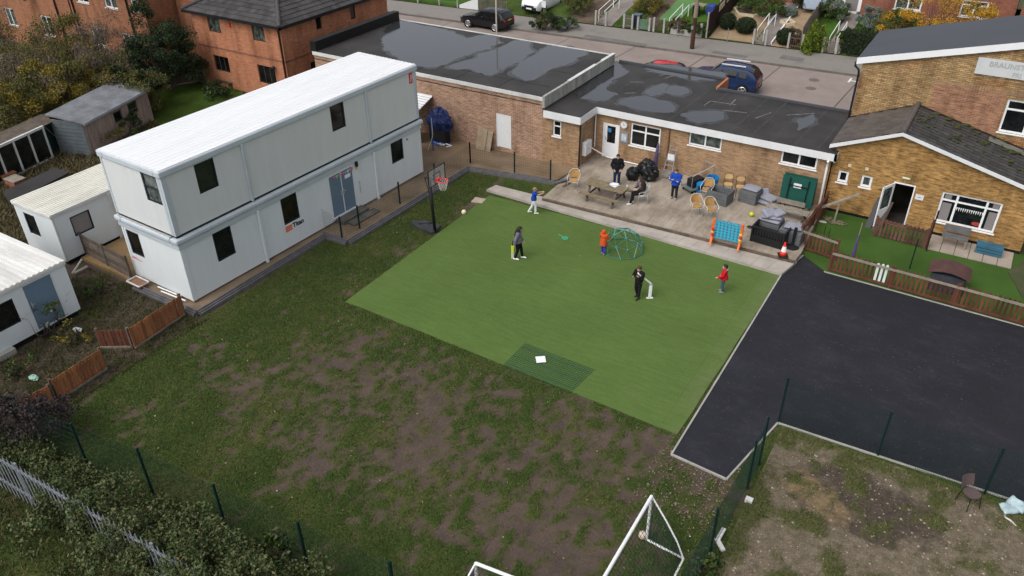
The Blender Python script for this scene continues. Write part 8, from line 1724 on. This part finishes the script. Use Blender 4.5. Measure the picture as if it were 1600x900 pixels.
t = thing('hedge', 'dark clipped hedge at the corner of the tall hall roof', 'hedge', (-9.2, 60.2, .3)); MB().box(-9.9,-7.2,59.75,60.85,.1,1.6).build('core', M('dark_twig_core', (.012,.02,.008), .95, .3, 6), t); n = 2600; C = np.stack([rng.uniform(-10.05,-7.1,n), rng.uniform(59.6,61,n), rng.uniform(.2,1.75,n)],1); m = (C[:,2] > 1.6)|(C[:,1] < 59.75)|(C[:,0] < -9.95)|(rng.random(n) < .1); leaves('foliage', C[m], np.full((m.sum(),3),.08), 5, .06, LF['dark'], t)
fs_ = [((1315,68),.7,1.0,[('lime',1),('green',1)],'lime green shrub beside the dark hedge'),((1462,38),2.6,4.2,[('gold',1)],'large golden yellow autumn shrub behind the tall hall roof'),((1398,46),1.7,2.2,[('gold',3),('olive',1)],'low golden shrub at the left of the large golden one'),((1530,30),1.6,3.6,[('gold',3),('olive',1)],'golden shrub peeping over the roof at the right'),((1402,32),1.5,2.2,[('green',3),('olive',2)],'dark green shrub beside the golden shrub'),((1358,32),.9,1.6,[('grey',1)],'silver grey shrub by the glass front door'),((1303,33),1.2,1.2,[('green',2),('grey',1)],'green border shrub left of the front door path'),((1172,20),1.0,.8,[('green',1)],'leafy green plant filling the hexagonal raised bed'),((1200,28),1.1,1.3,[('green',2),('olive',1)],'shrub beside the sloping grey path'),((1195,12),1.5,1.8,[('green',2),('grey',1)],'tall green shrub at the top of the gravel garden'),((1252,22),1.2,1.8,[('dark',1)],'dark conical hedge bush below the caravan'),((1232,62),.8,.9,[('twig',1)],'dry brown shrub beside the brown gate'),((850,28),1.3,1.1,[('dark',3),('olive',1)],'dark hedge bush in front of the white van'),((884,28),.9,.9,[('green',1),('grey',1)],'grey green shrub right of the white board sign'),((905,8),1.4,1.2,[('olive',2),('green',1)],'olive shrub at the top of the brown driveway'),((1015,14),1.3,1.1,[('olive',2),('yellow',1)],'yellow green border bush beside the pale green lawn'),((1062,33),.8,.9,[('twig',2),('olive',1)],'brown shrub by the white handrails'),((1075,45),.8,.5,[('green',1)],'low green plants behind the concrete garden wall'),((1092,38),.9,.9,[('green',2),('dark',1)],'green shrub beside the dark board fence'),((1300,8),.7,1.0,[('green',1)],'green bush beside the black bin near the front door')]
for pxy, r, h, mix, lb in fs_:
    p = GP(pxy[0], pxy[1], 1.0 if pxy[1] < 40 else .5)
    if 'golden' in lb or pxy in ((1402,32),(1358,32)): p = at_y(pxy[0], pxy[1], 62.3 if 'golden' in lb else 63.6); p.z = gz(p.x, p.y)
    shrub(lb, p, r, h, mix, per=150, clumps=40, size=.055, stems=4, twiggy=1)
p = Vector((-45.8,30.2,0)); t = thing('back_garden_gate', 'weathered grey braced garden gate at the corner of the brick house', 'gate', tuple(p)); o_ = at(314,128,0); a, b_ = at(309,128,0), at(322,131,0); mb = MB()
for k in range(7): q = lerp3(a, b_, (k+.5)/7); mb.bar(q, q+Vector((0,0,1.5)), .1, .02)
mb.build('boards', MT['wood_dark'], t); MB().bar(a+Vector((.02,-.05,.1)), b_+Vector((.02,-.05,1.4)), .09, .03).bar(a+Vector((0,-.05,1.4)), b_+Vector((0,-.05,1.4)), .09, .03).build('brace', MT['wood_grey'], t)
p = at(350,137,0); t = thing('garden_swing_seat', 'dark metal garden bench with curved back below the house window', 'bench', tuple(p)); MB().box(p.x-.8,p.x+.8,p.y,p.y+.5,.4,.45).build('seat', MT['wood_dark'], t)
for k in range(9): x = p.x-.78+k*.19; MB().path([(x,p.y+.5,.45),(x,p.y+.55,.9)], .015, 5).build('spindle', MT['black_metal'], t)
MB().path([(p.x-.8,p.y+.5,.45),(p.x-.78,p.y+.55,.85),(p.x,p.y+.56,1.0),(p.x+.78,p.y+.55,.85),(p.x+.8,p.y+.5,.45)], .025, 6).build('top_rail', MT['black_metal'], t)
for s in (-.75,.72):
    MB().box(p.x+s,p.x+s+.04,p.y+.02,p.y+.06,0,.4).build('leg', MT['black_metal'], t); MB().box(p.x+s,p.x+s+.04,p.y+.44,p.y+.48,0,.4).build('leg', MT['black_metal'], t)
shrub('dark green ivy bush in front of the garden bench below the brick house', at(340,150,0), 1.1, .8, [('dark',2),('green',1)], per=60, clumps=26, size=.07, stems=3)
a, b_ = at(205,112,0), at(312,123,0); board_fence('dark old board fence behind the back lawn', at(232,140,0), at(308,128,0), 1.5, MT['wood_dark'])
